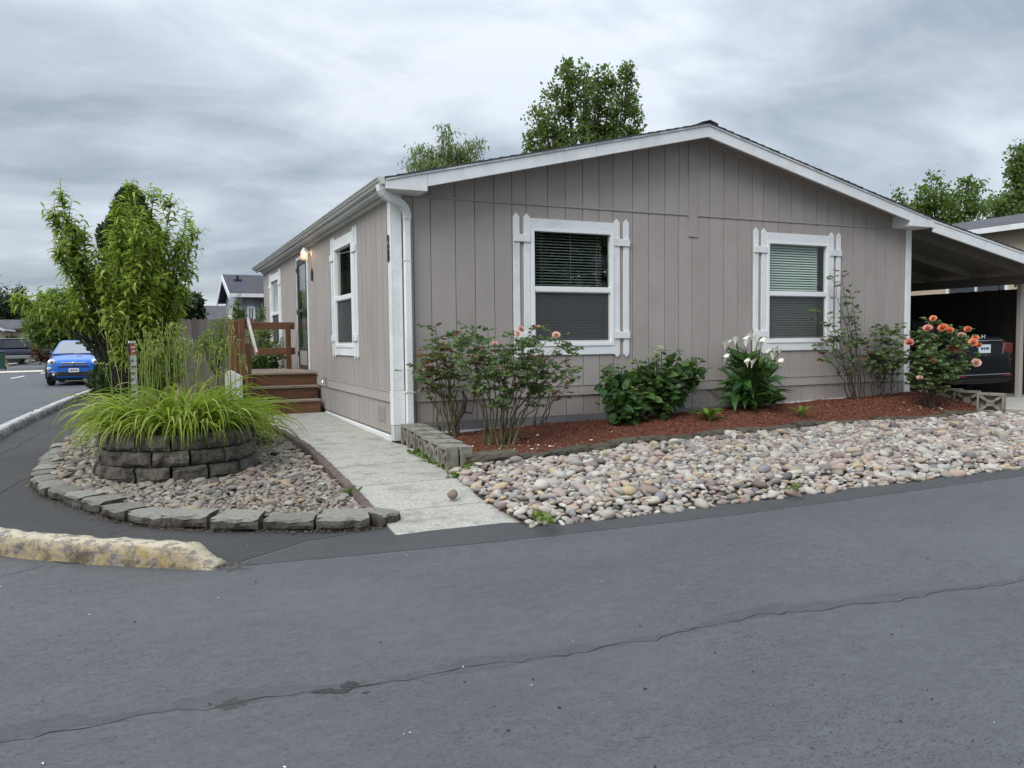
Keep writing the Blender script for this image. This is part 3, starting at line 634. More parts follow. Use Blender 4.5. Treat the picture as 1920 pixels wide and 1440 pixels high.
# ------------------------------------------------------------------ round planter
PC = Vector((-2.42, -0.52)); PB = -0.16
pl = thing('stone_planter', 'round raised planter ring of dark grey retaining blocks full of daylilies', 'planter', (PC.x, PC.y, PB))
for c in range(4):
    R_ = 0.765 - 0.016 * c - (0.0 if c else -0.02); nb = 14; ph = (0.5 if c % 2 else 0.0) * 2 * PI / nb + 0.1
    for k in range(nb):
        a = ph + 2 * PI * k / nb + rb.uniform(-.012, .012); rr = R_ + rb.uniform(-.010, .010)
        link('block', ring_meshes[rb.randrange(6)], pl, (math.cos(a) * rr, math.sin(a) * rr, -0.10 + c * 0.1445), (rb.uniform(-.015, .015), rb.uniform(-.015, .015), a + PI / 2 + rb.uniform(-.03, .03)), (rb.uniform(.985, 1.03), 1, rb.uniform(.97, 1.0)))
mb = MB(); mb.lathe([(0.02, 0.40), (0.3, 0.41), (0.62, 0.39), (0.62, -0.1)], (PC.x, PC.y, PB), 24); mb.build('soil', M['soil'], pl)

# ------------------------------------------------------------------ river rock beds
def stone_template(seed, sub):
    bm = bmesh.new(); bmesh.ops.create_icosphere(bm, subdivisions=sub, radius=1.0)
    r = random.Random(seed); o_ = Vector((r.uniform(0, 50), r.uniform(0, 50), r.uniform(0, 50)))
    sq = [(Vector((r.gauss(0, 1), r.gauss(0, 1), r.gauss(0, 1))).normalized(), r.uniform(0.55, 0.85)) for _ in range(3)]
    for v in bm.verts:
        n = v.co.normalized(); k = 1 + 0.22 * mnoise.noise(n * 0.9 + o_) + 0.06 * mnoise.noise(n * 2.3 + o_)
        p = n * k
        for d, lim in sq:                       # worn flat faces
            t = p.dot(d)
            if t > lim: p -= d * (t - lim) * 0.6
        v.co = p
    V = np.array([v.co[:] for v in bm.verts]); F = np.array([[v.index for v in f.verts] for f in bm.faces]); bm.free(); return V, F
ST2 = [stone_template(s, 3 if s < 3 else 2) for s in range(10)]
ST2 = [stone_template(s, 2) for s in range(10)]
def rotz(a):
    c, s = np.cos(a), np.sin(a); m = np.zeros((len(a), 3, 3)); m[:, 0, 0] = c; m[:, 0, 1] = -s; m[:, 1, 0] = s; m[:, 1, 1] = c; m[:, 2, 2] = 1; return m
def rotx(a):
    c, s = np.cos(a), np.sin(a); m = np.zeros((len(a), 3, 3)); m[:, 1, 1] = c; m[:, 1, 2] = -s; m[:, 2, 1] = s; m[:, 2, 2] = c; m[:, 0, 0] = 1; return m
def roty(a):
    c, s = np.cos(a), np.sin(a); m = np.zeros((len(a), 3, 3)); m[:, 0, 0] = c; m[:, 0, 2] = s; m[:, 2, 0] = -s; m[:, 2, 2] = c; m[:, 1, 1] = 1; return m
def instance(V, F, mats, pos):
    n = len(pos); P = np.einsum('nij,kj->nki', mats, V) + pos[:, None, :]
    FF = (F[None] + (np.arange(n) * len(V))[:, None, None]).reshape(-1, F.shape[1])
    return P.reshape(-1, 3), FF
def pack(xmin, xmax, ymin, ymax, inside, spacing, n_try, rad, seed):
    """dart throwing with a grid: stones of different sizes packed close"""
    r = np.random.default_rng(seed); cell = rad[1] * 2; grid = {}; out = []
    for _ in range(n_try):
        x, y = r.uniform(xmin, xmax), r.uniform(ymin, ymax)
        if not inside(x, y): continue
        s = rad[0] + (rad[1] - rad[0]) * r.random() ** 2.4; i, j = int(x // cell), int(y // cell); ok = True
        for a in (i - 1, i, i + 1):
            for b in (j - 1, j, j + 1):
                for (px, py, ps) in grid.get((a, b), ()):
                    if (px - x) ** 2 + (py - y) ** 2 < (spacing * (s + ps)) ** 2: ok = False; break
                if not ok: break
            if not ok: break
        if ok: grid.setdefault((i, j), []).append((x, y, s)); out.append((x, y, s))
    return np.array(out)
def poly_inside(poly):
    P = np.array(poly)
    def f(x, y):
        c = False; j = len(P) - 1
        for i in range(len(P)):
            if (P[i, 1] > y) != (P[j, 1] > y) and x < (P[j, 0] - P[i, 0]) * (y - P[i, 1]) / (P[j, 1] - P[i, 1]) + P[i, 0]: c = not c
            j = i
        return c
    return f
def rock_bed(name, poly, zf, rad, mat, seed, n_try, spacing=0.74, flat=0.62, keep=300, skip=None, label_off=(0, 0)):
    base = struct(link(name, None)); base.empty_display_size = 0.2; WL[base.name] = Vector((0, 0, 0))
    # soil sheet
    xs = [p[0] for p in poly]; ys = [p[1] for p in poly]; ins = poly_inside(poly)
    nx, ny = 46, 22; V = []; F = []; idx = {}
    for i in range(nx + 1):
        for j in range(ny + 1):
            x = min(xs) + (max(xs) - min(xs)) * i / nx; y = min(ys) + (max(ys) - min(ys)) * j / ny
            idx[i, j] = len(V); V.append((x, y, zf(x, y) - 0.012))
    for i in range(nx):
        for j in range(ny):
            c = np.mean([V[idx[a, b]][:2] for a, b in ((i, j), (i + 1, j), (i + 1, j + 1), (i, j + 1))], axis=0)
            if ins(*c): F.append((idx[i, j], idx[i + 1, j], idx[i + 1, j + 1], idx[i, j + 1]))
    me = bpy.data.meshes.new('bed_soil'); me.from_pydata(V, [], F); me.materials.append(M['soil']); link('soil', me, base)
    f2 = (lambda x, y: ins(x, y) and not skip(x, y)) if skip else ins
    S1 = pack(min(xs), max(xs), min(ys), max(ys), f2, spacing, n_try, rad, seed)
    r = np.random.default_rng(seed + 1); n = len(S1)
    S2 = S1[r.random(n) < 0.42].copy(); S2[:, :2] += r.normal(0, rad[0] * 0.8, (len(S2), 2)); S2[:, 2] *= 0.95   # a second, looser layer on top
    S2 = S2[[f2(x, y) for x, y in S2[:, :2]]] if len(S2) else S2
    lift = np.concatenate([np.full(n, 0.32), np.full(len(S2), 0.32)]); up = np.concatenate([np.zeros(n), S2[:, 2] * 0.42])
    S = np.concatenate([S1, S2]); n = len(S)
    el = np.exp(r.normal(0.14, 0.17, n)); fl = flat * np.exp(r.normal(0, 0.16, n)); s = S[:, 2]
    z = np.array([zf(x, y) for x, y in S[:, :2]]) + s * fl * lift + up
    sc = np.stack([s * el, s / np.sqrt(el), s * fl], 1); ang = r.uniform(0, 2 * PI, n); tx = r.normal(0, 0.24, n); ty = r.normal(0, 0.24, n)
    pos = np.stack([S[:, 0], S[:, 1], z], 1)
    dist = np.linalg.norm(pos - CP, axis=1); d2 = pos - CP; px = 960 + FPX * (d2 @ CR) / (d2 @ CF)
    size = s / dist; size[(px < 0) | (px > 1920)] = 0
    order = np.argsort(-size); tid = r.integers(0, 10, n)
    tm = [np_mesh('stone', V_, F_, mat, True) for V_, F_ in ST2]
    for q in order[:keep]:
        link('stone', tm[tid[q]], base, pos[q], (tx[q], ty[q], ang[q]), sc[q])
    rest = order[keep:]; VV = []; FF = []; TT = []; b = 0
    mats = rotz(ang) @ roty(ty) @ rotx(tx); mats = mats * sc[:, None, :]
    for t in range(10):
        ii = rest[tid[rest] == t]
        if len(ii) == 0: continue
        V_, F_ = instance(*ST2[t], mats[ii], pos[ii]); VV.append(V_); FF.append(F_ + b); b += len(V_)
        TT.append(np.repeat(r.random(len(ii)), len(ST2[t][0])))
    o = link('small_stones', np_mesh('small_stones', np.concatenate(VV), np.concatenate(FF), mat, True, np.concatenate(TT)), base); o['kind'] = 'stuff'
    return base
BEDE = [(0.08, -2.02), (0.9, -2.03), (1.6, -1.86), (2.4, -1.60), (3.6, -1.45), (4.7, -1.38), (5.85, -1.18), (6.6, -1.23), (7.6, -1.37), (9.15, -1.14), (9.6, -1.30)]
bede = lambda x: float(np.interp(x, [p[0] for p in BEDE], [p[1] for p in BEDE]))
def zR(x, y):
    f = min(1, max(0, (y + 3.97) / max(0.1, bede(x) + 3.97))); fl = min(1, max(0, (x + 0.15) / 0.35))
    return -0.222 + (0.075 * min(1, f / 0.14) + 0.10 * f) * (0.5 + 0.5 * fl)
polyR = [(-0.12, -3.99), (0.5, -4.02), (4, -3.98), (10.5, -3.98), (13.2, -3.95), (13.2, -2.6), (9.7, -1.55), (9.5, -1.36)] + [(x, y - 0.05) for x, y in BEDE[::-1][1:]] + [(0.0, -2.06), (-0.06, -2.5), (-0.14, -3.2)]
rock_bed('river_rock_bed', polyR, zR, (0.030, 0.080), M['stone'], 3, 90000, flat=0.55)
def zL(x, y): return -0.165 + 0.018 * min(6, y + 3.4) + 0.02 * max(0, x + 2.2)
inner = [(p.x + d.y * -0.0 + (-d.y) * -0.14 * 1, p.y + d.x * -0.14) for p, d in along(path1, 0.3)]
cen = Vector((-2.2, -0.4))
inner = []
for p, d in along(path1, 0.3):
    n = Vector((d.y, -d.x, 0)); inner.append((p.x + n.x * 0.20, p.y + n.y * 0.20))
polyL = inner + [(-3.70, 2.78), (-3.02, 2.52), (-2.3, 2.3), (-1.55, 2.6), (-1.22, 2.2), (-1.13, 1.2), (-1.13, 0.0), (-1.15, -1.5), (-1.18, -3.0), (-1.2, -3.25)]
rock_bed('grey_rock_bed', polyL, zL, (0.023, 0.062), M['stoned'], 5, 70000, flat=0.46, skip=lambda x, y: (x - PC.x) ** 2 + (y - PC.y) ** 2 < 0.76 ** 2)
polyB = [(-3.45, 2.9), (-3.0, 2.66), (-2.2, 2.45), (-1.5, 2.75), (-1.4, 3.3), (-1.4, 6.8), (-3.4, 8.0)]
rock_bed('far_rock_bed', polyB, lambda x, y: -0.12 + 0.01 * (y - 2.6), (0.035, 0.08), M['stoned'], 9, 9000, flat=0.5, keep=120)
# loose stone on the walkway
o = link('loose_stone', np_mesh('loose_stone', ST2[4][0] * np.array([0.052, 0.045, 0.043]), ST2[4][1], M['brownstone'], True), None, (onz(849, 928, -0.125).x, onz(849, 928, -0.125).y, wz(-2.75) + 0.036), (0.1, 0.05, 0.7))
tag(o, 'single brown river stone lying alone on the concrete walkway', 'stone')
o = link('loose_stone', np_mesh('loose_stone', ST2[6][0] * np.array([0.062, 0.05, 0.036]), ST2[6][1], M['stone'], True), None, (onz(964, 963, -0.2).x, onz(964, 963, -0.2).y, wz(-3.6) + 0.025), (0.0, 0.05, 0.2))
tag(o, 'flat grey stone strayed onto the walkway end beside the pale rocks', 'stone')

# dry leaves and bits blown in among the stones
r_ = np.random.default_rng(77); P = []
while len(P) < 420:
    x, y = (r_.uniform(0, 10.5), r_.uniform(-3.95, -1.3)) if len(P) % 3 else (r_.uniform(-3.6, -1.2), r_.uniform(-3.2, 2.0))
    if len(P) % 3:
        if y < bede(x) - 0.05: P.append((x, y, zR(x, y) + r_.uniform(0.015, 0.055)))
    elif poly_inside(polyL)(x, y) and (x - PC.x) ** 2 + (y - PC.y) ** 2 > 0.65: P.append((x, y, zL(x, y) + r_.uniform(0.01, 0.04)))
LITTER = np.array(P)
# ------------------------------------------------------------------ mulch bed
def mz(x, y):
    f = min(1, max(0, (y - bede(x)) / (0.0 - bede(x)))); zw = 0.015 + 0.0235 * max(0, x)
    return -0.05 + (zw + 0.05) * min(1, f * 1.5) + 0.02 * mnoise.noise(Vector((x * 1.7, y * 2.3, 0))) + 0.012 * mnoise.noise(Vector((x * 6, y * 6, 3)))
nx, ny = 190, 34; V = []; F = []
for i in range(nx + 1):
    x = 0.14 + (9.35 - 0.14) * i / nx; y0 = bede(x)
    y1 = -0.012 if x < 8.8 else (-0.012 - (x - 8.8) * 2.0)
    for j in range(ny + 1):
        y = y0 + (y1 - y0) * j / ny; V.append((x, y, mz(min(x, 8.7), min(y, 0)) - (0.04 if j == 0 else 0)))
for i in range(nx):
    for j in range(ny): a = i * (ny + 1) + j; F.append((a, a + ny + 1, a + ny + 2, a + 1))
mul = struct(link('mulch_bed', np_mesh('mulch_bed', np.array(V), np.array(F), M['mulch'], True)))
n = 15000; X = rng.uniform(0.16, 9.2, n); Y0 = np.array([bede(x) for x in X]); fy = rng.random(n); Y = Y0 + (np.where(X < 8.75, -0.02, -0.02 - (X - 8.75) * 2) - Y0) * fy
Z = np.array([mz(min(x, 8.7), min(y, 0)) for x, y in zip(X, Y)]) + 0.006
cv = np.array([(-1, -.5, 0), (1, -.35, 0.1), (0.9, .4, 0), (-0.9, .5, 0.15), (0.1, 0, 0.35)], float); cf = np.array([(0, 1, 4), (1, 2, 4), (2, 3, 4), (3, 0, 4)])
sc = np.stack([rng.uniform(0.009, 0.032, n), rng.uniform(0.004, 0.010, n), rng.uniform(0.006, 0.018, n)], 1)
mats = rotz(rng.uniform(0, 6.28, n)) @ roty(rng.normal(0, 0.45, n)) @ rotx(rng.normal(0, 0.5, n)) * sc[:, None, :]
Vc, Fc = instance(cv, cf, mats, np.stack([X, Y, Z], 1))
o = link('mulch_chips', np_mesh('mulch_chips', Vc, Fc, M['chip'], False, np.repeat(rng.random(n), 5)), mul); o['kind'] = 'stuff'
n = len(LITTER); mats = rotz(rng.uniform(0, 6.28, n)) @ rotx(rng.normal(0, .6, n)) * np.stack([rng.uniform(.010, .026, n), rng.uniform(.006, .014, n), rng.uniform(.006, .016, n)], 1)[:, None, :]
V_, F_ = instance(cv, cf, mats, LITTER); o = link('dry_leaves', np_mesh('dry_leaves', V_, F_, M['litter'], False, np.repeat(rng.random(n), 5)), None); o['kind'] = 'stuff'
# fallen petals under the rose bushes
n = 150; X = np.concatenate([rng.normal(1.0, 0.42, 85), rng.normal(8.1, 0.5, n - 85)]); X = np.clip(X, 0.2, 9.0); Y0 = np.array([bede(x) for x in X]); Y = Y0 * rng.uniform(0.45, 0.98, n)
Z = np.array([mz(min(x, 8.7), y) for x, y in zip(X, Y)]) + 0.014
mats = rotz(rng.uniform(0, 6.28, n)) @ rotx(rng.normal(0, 0.5, n)) * rng.uniform(0.010, 0.019, n)[:, None, None] * np.array([1, 0.8, 0.9])[None, None, :]
Vc, Fc = instance(cv * np.array([1, 1.5, 1]), cf, mats, np.stack([X, Y, Z], 1))
o = link('fallen_petals', np_mesh('fallen_petals', Vc, Fc, M['petalfall'], False), None); o['kind'] = 'stuff'
# mossy old edging timbers along the front of the mulch
bt = thing('bed_edging', 'low mossy dark edging stones between the red mulch and pale river rocks', 'edging', (4.6, -1.5, -0.1))
rr = random.Random(8); x = 0.12
while x < 9.5:
    w = rr.uniform(0.32, 0.75) if x > 0.5 else 0.55; xa, xb = x, min(9.6, x + w); h = 0.10 if x < 0.6 else rr.uniform(0.045, 0.085)
    me = rough_block('edging_stone', (xb - xa) * 0.99, (xb - xa) * 0.95, 0.13, h + 0.06, int(x * 100), M['bedwood'], 0.03)
    ya, yb = bede(xa) - 0.03, bede(xb) - 0.03
    link('stone', me, bt, ((xa + xb) / 2 - 4.6, (ya + yb) / 2 + 1.5 + rr.uniform(-.03, .01), -0.065 - 0.04 + 0.1 + (0.0)), (rr.uniform(-.1, .1), rr.uniform(-.04, .04), math.atan2(yb - ya, xb - xa)))
    x = xb + rr.uniform(0.0, 0.05)
# flat pavers at the end of the bed beside the driveway
for k, (u, v, s) in enumerate(((1858, 769, 0.3), (1900, 770, 0.28))):
    p = onz(u, v, 0.0); me = rough_block('paver', s, s * 0.9, 0.26, 0.05, 90 + k, M['breeze'], 0.02)
    tag(link('flat_paver', me, None, (p.x, p.y - 0.1, -0.045), (0, 0, 0.3 - 0.4 * k)), ('flat grey paver at the foot of the front-facing breeze block', 'flat grey paver at the driveway edge, right of the other paver')[k], 'paver')

# ------------------------------------------------------------------ breeze block walls (pierced four-petal blocks)
def breeze_mesh(w, h, d):
    mb = MB(); t = 0.026
    mb.box(-w / 2, w / 2, 0, d, 0, t); mb.box(-w / 2, w / 2, 0, d, h - t * 1.3, h)
    mb.box(-w / 2, -w / 2 + t, 0.001, d - 0.001, t, h - t * 1.3); mb.box(w / 2 - t, w / 2, 0.001, d - 0.001, t, h - t * 1.3)
    x0, x1, z0, z1 = -w / 2 + t * 0.6, w / 2 - t * 0.6, t * 0.6, h - t
    cxm, czm = 0, (z0 + z1) / 2; W2, H2 = (x1 - x0) / 2, (z1 - z0) / 2
    mb.box(-w / 2 + t, w / 2 - t, d * 0.86, d * 0.98, t, h - t * 1.3)  # back plate added so the openings fall dark inside
    def arc(p, q, c):
        pts = [Vector(p).lerp(Vector(c), t_).lerp(Vector(c).lerp(Vector(q), t_), t_) for t_ in [i / 8 for i in range(9)]]
        for a, b in zip(pts[:-1], pts[1:]): mb.beam((a.x, d * 0.5, a.y), (b.x, d * 0.5, b.y), 0.022, d * 0.88, (0, 1, 0))
    C4 = [(x0, z0), (x1, z0), (x1, z1), (x0, z1)]
    for i in range(4):
        p, q = C4[i], C4[(i + 1) % 4]; m_ = ((p[0] + q[0]) / 2, (p[1] + q[1]) / 2)
        arc(p, q, (cxm + (m_[0] - cxm) * -0.55, czm + (m_[1] - czm) * -0.55))
        mb.beam((p[0], d * 0.45, p[1]), (cxm, d * 0.45, czm), 0.018, d * 0.7, (0, 1, 0))
    return mb.mesh('breeze_block', M['breeze'], bevel=0)
BM = breeze_mesh(0.295, 0.272, 0.12)
wl = thing('breeze_block_wall', 'low wall of pierced breeze blocks between walkway and rose bed, by the house corner', 'garden wall', (0.1, -1, -0.06))
for k in range(6):
    y = -0.14 - 0.295 * 0.5 - k * 0.303
    for row in (0, 1):
        link('breeze_block', BM, wl, (-0.075 - 0.014 * k + row * 0.128, y + 1 - row * 0.05, -0.025 - 0.012 * k + rb.uniform(-.004, .004)), (0, rb.uniform(-.01, .01), -PI / 2 + rb.uniform(-.02, .02)), (0.995, 1, 1))
wr = thing('breeze_block_wall', 'short stepped wall of pierced breeze blocks at the driveway end of the mulch bed', 'garden wall', (9.2, -0.5, 0.0))
BM2 = breeze_mesh(0.37, 0.30, 0.13)
for (x, y, z, a) in ((9.46, 0.42, 0.0, -1.25), (9.40, 0.02, 0.0, -1.2), (9.30, -0.36, -0.01, -1.35), (9.22, -0.75, -0.02, -1.05), (9.10, -1.22, -0.03, -1.22)):
    link('breeze_block', BM2, wr, (x - 9.2, y + 0.5, z), (0, 0, a))
# ================================================================== THE HOUSE
W, D, ZT, ZB = 8.785, 11.45, 2.893, 0.5624
TF = lambda u, n, z: (u, -n, z)          # front (gable) wall, faces -Y
TL = lambda u, n, z: (-n, u, z)          # left wall, faces -X
XR, ZRG, SL = W / 2, 4.12, 0.235
roofz = lambda x: ZRG - SL * abs(x - XR)
house = thing('mobile_home', 'taupe single-storey home with white trim, low gable roof and picket-style shutters', 'house', (W / 2, 0, 0))
def wall_rects(u0, u1, z0, z1, holes):
    """cut rectangular openings out of a rectangle, returns rectangles"""
    us = sorted({u0, u1, *[h[0] for h in holes if u0 < h[0] < u1], *[h[1] for h in holes if u0 < h[1] < u1]}); res = []
    for a, b in zip(us[:-1], us[1:]):
        zs = [(z0, z1)]
        for h in holes:
            if h[0] < (a + b) / 2 < h[1]:
                nz = []
                for c, d in zs:
                    if h[2] > c: nz.append((c, min(d, h[2])))
                    if h[3] < d: nz.append((max(c, h[3]), d))
                zs = [q for q in nz if q[1] - q[0] > 1e-4]
        res += [(a, b, c, d) for c, d in zs]
    return res
holesF = [(1.86, 3.06, 1.06, 2.62), (5.75, 6.97, 1.06, 2.62)]
holesL = [(1.95, 3.10, 1.06, 2.63), (8.86, 10.08, 1.06, 2.63), (5.50, 6.46, 0.67, 2.72)]
mb = MB()
for a, b, c, d in wall_rects(0.02, W - 0.02, -0.28, 2.95, holesF): mb.box(a, b, -0.06, -0.016, c, d, TF)
mb.prism([(0.02, 2.95), (W - 0.02, 2.95), (W - 0.02, roofz(0.02) - 0.08), (XR, ZRG - 0.08), (0.02, roofz(0.02) - 0.08)], -0.06, -0.016, TF)
for a, b, c, d in wall_rects(0.02, D, -0.28, 2.98, holesL): mb.box(a, b, -0.06, -0.016, c, d, TL)
mb.box(W - 0.06, W, 0.0, D, -0.28, 2.98); mb.box(0.0, W, D - 0.03, D + 0.02, -0.28, 2.98)
mb.prism([(0.02, 2.98), (W - 0.02, 2.98), (XR, ZRG - 0.08)], -D - 0.02, -D + 0.03, TF)
mb.box(0.05, W - 0.05, 0.05, D - 0.05, 0.45, 0.5)
mb.build('wall', M['sidingf'], house)
gF = [0.012, 0.27, 0.49, 0.81, 1.07, 1.33, 1.58, 1.78, 2.09, 2.35, 2.61, 2.86, 3.08, 3.39, 3.65, 3.92, 4.16, 4.39, 4.69, 4.95, 5.21, 5.47, 5.68, 5.98, 6.23, 6.48, 6.73, 6.96, 7.26, 7.52, 7.79, 8.02, 8.24, 8.56, W - 0.012]
G = 0.0045
def chamf(mb, a, b, c, d, T, n0=-0.016, n1=0.0, ch=None):
    ch = ch or (0.002 if T is TL else 0.003)
    mb.prism([(a, n0), (b, n0), (b, n1 - ch), (b - ch, n1), (a + ch, n1), (a, n1 - ch)], c, d, lambda u, zz, n: T(u, n, zz))
def boards(rects, T):
    todo = list(rects)                                             # pieces of one board that touch stay one object
    while todo:
        grp = [todo.pop()]; grew = True
        while grew:
            grew = False
            for q in todo[:]:
                if any(min(abs(q[1] - g_[0]), abs(q[0] - g_[1])) < 1e-6 and min(q[3], g_[3]) - max(q[2], g_[2]) > 1e-4 for g_ in grp): grp.append(q); todo.remove(q); grew = True
        mb = MB()
        for q in grp: chamf(mb, *q, T)
        mb.build('siding_board', M['sidingf'], house)
for a, b in zip(gF[:-1], gF[1:]):
    a += G; b -= G
    boards(wall_rects(a, b, ZB + 0.002, ZT - 0.002, holesF), TF)   # main course, between belt board and batten
    mb = MB()                                                     # gable course, cut to the roof slope
    zt = lambda x: roofz(x) - 0.075
    poly = [(a, ZT + 0.028), (b, ZT + 0.028), (b, zt(b))] + ([(XR, zt(XR))] if a < XR < b else []) + [(a, zt(a))]
    mb.prism(poly, -0.016, 0.0, TF); mb.build('gable_board', M['sidingf'], house)
    mb = MB(); chamf(mb, a, b, 0.17, ZB - 0.137, TF); mb.build('skirting_board', M['sidingf'], house)
gL = [0.012, 0.21, 0.41, 0.71, 0.96, 1.24]
pat = [0.22, 0.31, 0.26, 0.26, 0.24, 0.29]; k = 0
while gL[-1] < D - 0.15: gL.append(gL[-1] + pat[k % 6]); k += 1
gL[-1] = D - 0.01
for a, b in zip(gL[:-1], gL[1:]):
    a += 0.009; b -= 0.009; boards(wall_rects(a, b, ZB + 0.002, 2.93, holesL), TL)
    mb = MB(); chamf(mb, a, b, 0.045, ZB - 0.137, TL); mb.build('skirting_board', M['sidingf'], house)
# belt boards, battens, corner boards, base strips
for a, b in ((0.13, 2.52), (2.524, 5.10), (5.104, 7.6), (7.604, W - 0.11)):
    MB().box(a, b, 0.0005, 0.022, ZB - 0.135, ZB - 0.006, TF).box(a, b, 0.0005, 0.032, ZB - 0.006, ZB, TF).build('belt_board', M['band'], house, bevel=0.003)
for a, b in ((0.12, 3.6), (3.604, 7.2), (7.204, D)):
    MB().box(a, b, 0.0005, 0.022, ZB - 0.135, ZB - 0.006, TL).box(a, b, 0.0005, 0.032, ZB - 0.006, ZB, TL).build('belt_board', M['band'], house, bevel=0.003)
MB().box(0.10, 4.315, 0.0005, 0.014, ZT, ZT + 0.026, TF).box(4.475, W - 0.1, 0.0005, 0.014, ZT, ZT + 0.026, TF).build('batten', M['sidingf'], house)
MB().prism([(4.32, 2.60), (4.47, 2.60), (4.47, roofz(4.47) - 0.09), (XR, ZRG - 0.09), (4.32, roofz(4.32) - 0.09)], 0.0005, 0.016, TF).build('seam_board', M['sidingf'], house)
mb = MB(); mb.prism([(0.0, roofz(0) - .10), (XR, ZRG - .10), (W, roofz(W) - .10), (W, roofz(W) - .155), (XR, ZRG - .155), (0.0, roofz(0) - .155)], 0.0005, 0.018, TF); mb.build('frieze_board', M['sidingf'], house)
cb = MB(); cb.box(-0.022, 0.0, -0.022, 0.10, ZB + 0.01, 2.93); cb.box(0.0005, 0.12, -0.022, -0.0005, ZB + 0.01, 2.93); cb.build('corner_board', M['white'], house, bevel=0.004)
cb = MB(); cb.box(-0.028, 0.0, -0.028, 0.10, 0.16, ZB + 0.006); cb.box(0.0005, 0.125, -0.028, -0.0005, 0.16, ZB + 0.006); cb.build('corner_board', M['white'], house, bevel=0.004)
cb = MB(); cb.box(-0.024, 0.0, -0.024, 0.09, -0.03, 0.156); cb.box(0.0005, 0.10, -0.024, -0.0005, -0.03, 0.156)
o = cb.build('corner_board', M['gutter'], house, bevel=0.004)
cb = MB(); cb.box(W - 0.10, W - 0.0005, -0.022, -0.0005, ZB - 0.14, 2.90); cb.box(W, W + 0.022, -0.022, 0.1, ZB - 0.14, 2.90); cb.build('corner_board', M['white'], house, bevel=0.004)
cb = MB(); cb.box(W - 0.105, W - 0.0005, -0.028, -0.0005, 0.02, ZB - 0.144); cb.box(W, W + 0.028, -0.028, 0.1, 0.02, ZB - 0.144); cb.build('corner_board', M['white'], house, bevel=0.004)
MB().box(0.105, W - 0.11, -0.016, 0.004, -0.1, 0.168, TF).build('skirt_base', M['base'], house)
MB().box(0.45, 4.2, 0.0045, 0.02, -0.05, 0.052, TF).build('foundation_strip', M['white'], house)
MB().prism([(5.6, 0.0), (7.4, 0.0), (7.4, 0.205), (5.6, 0.165)], 0.0045, 0.02, TF).build('foundation_strip', M['white'], house)
MB().box(0.1, 4.05, 0.0005, 0.024, -0.06, 0.022, TL).build('foundation_strip', M['white'], house, bevel=0.008)
# roof: deck, shingle courses, rakes, soffits
Y0, Y1 = -0.36, D + 0.25
XL = -0.15; XRR = 8.80
mb = MB()
for s, xe in ((-1, XL), (1, XRR)):
    mb.prism([(XR, ZRG - 0.03), (xe, roofz(xe) - 0.03), (xe, roofz(xe) - 0.07), (XR, ZRG - 0.07)], -Y0 - 0.02, -Y1, TF)
rf = mb.build('roof', M['soffit'], house)
mb = MB(); nC = 32
for s, xe in ((-1, XL - 0.02), (1, XRR)):
    for k in range(nC):
        xa = xe + (XR - xe) * k / nC; xb = xe + (XR - xe) * (k + 1.25) / nC
        if (xb - XR) * (xe - XR) < 0: xb = XR
        za, zb_ = roofz(xa) - 0.026, roofz(xb) - 0.030
        mb.prism([(xa, za), (xb, zb_), (xb, zb_ + 0.008), (xa, za + 0.016)], 0.38 + random.uniform(-.006, .008), -Y1 - 0.02, TF)
mb.prism([(XR - 0.14, roofz(XR - .14) - 0.002), (XR, ZRG + 0.004), (XR + 0.14, roofz(XR - .14) - 0.002), (XR + .14, roofz(XR - .14) + 0.01), (XR, ZRG + 0.018), (XR - 0.14, roofz(XR - .14) + 0.01)], 0.385, -Y1 - 0.02, TF)
o = mb.build('shingles', M['shingle'], rf); o['kind'] = 'stuff'
def rake(x0, x1, top, bot, name='fascia_board', n0=0.318, n1=0.35, mat='white', parent=house, zf=roofz):
    MB().prism([(x0, zf(x0) - top), (x1, zf(x1) - top), (x1, zf(x1) - bot), (x0, zf(x0) - bot)], n0, n1, TF).build(name, M[mat], parent, bevel=0.004)
for a, b in ((0.345, 2.62), (2.624, XR - 0.001)): rake(a, b, 0.06, 0.205)
for a, b in ((XR + 0.001, 6.55), (6.554, 8.355)): rake(a, b, 0.06, 0.205)
for a, b in ((XL, 2.2), (2.203, XR - 0.001), (XR + 0.001, 5.9), (5.903, 8.80)): rake(a, b, 0.026, 0.057, 'drip_board', 0.318, 0.366)
MB().prism([(XL - 0.01, roofz(XL) - 0.062), (0.342, roofz(0.342) - 0.06), (0.342, 2.905), (XL - 0.01, 2.905)], 0.0, 0.352, TF).build('eave_return', M['white'], house, bevel=0.004)
MB().prism([(8.36, roofz(8.36) - 0.062), (8.80, roofz(8.8) - 0.062), (8.90, 2.99), (8.90, 2.905), (8.36, 2.905)], 0.0, 0.352, TF).build('eave_return', M['white'], house, bevel=0.004)
for side in (-1, 1):                                               # rake soffit panels with open joints
    xs = np.linspace(0.35, XR - 0.02, 9) if side < 0 else np.linspace(XR + 0.02, 8.35, 9)
    for a, b in zip(xs[:-1], xs[1:]): rake(a + 0.002, b - 0.002, 0.078, 0.098, 'soffit_panel', 0.0015, 0.317, 'soffit')
MB().box(XL + 0.02, -0.0005, 0.0, D, 2.915, 2.935).build('soffit_panel', M['gutter'], house)
MB().box(XL - 0.012, XL + 0.018, 0.002, D + 0.2, 2.91, roofz(XL) - 0.072).build('fascia_board', M['gutter'], house)
MB().box(-0.05, -0.0006, 0.1, D, 2.865, 2.912).build('frieze_board', M['gutter'], house)
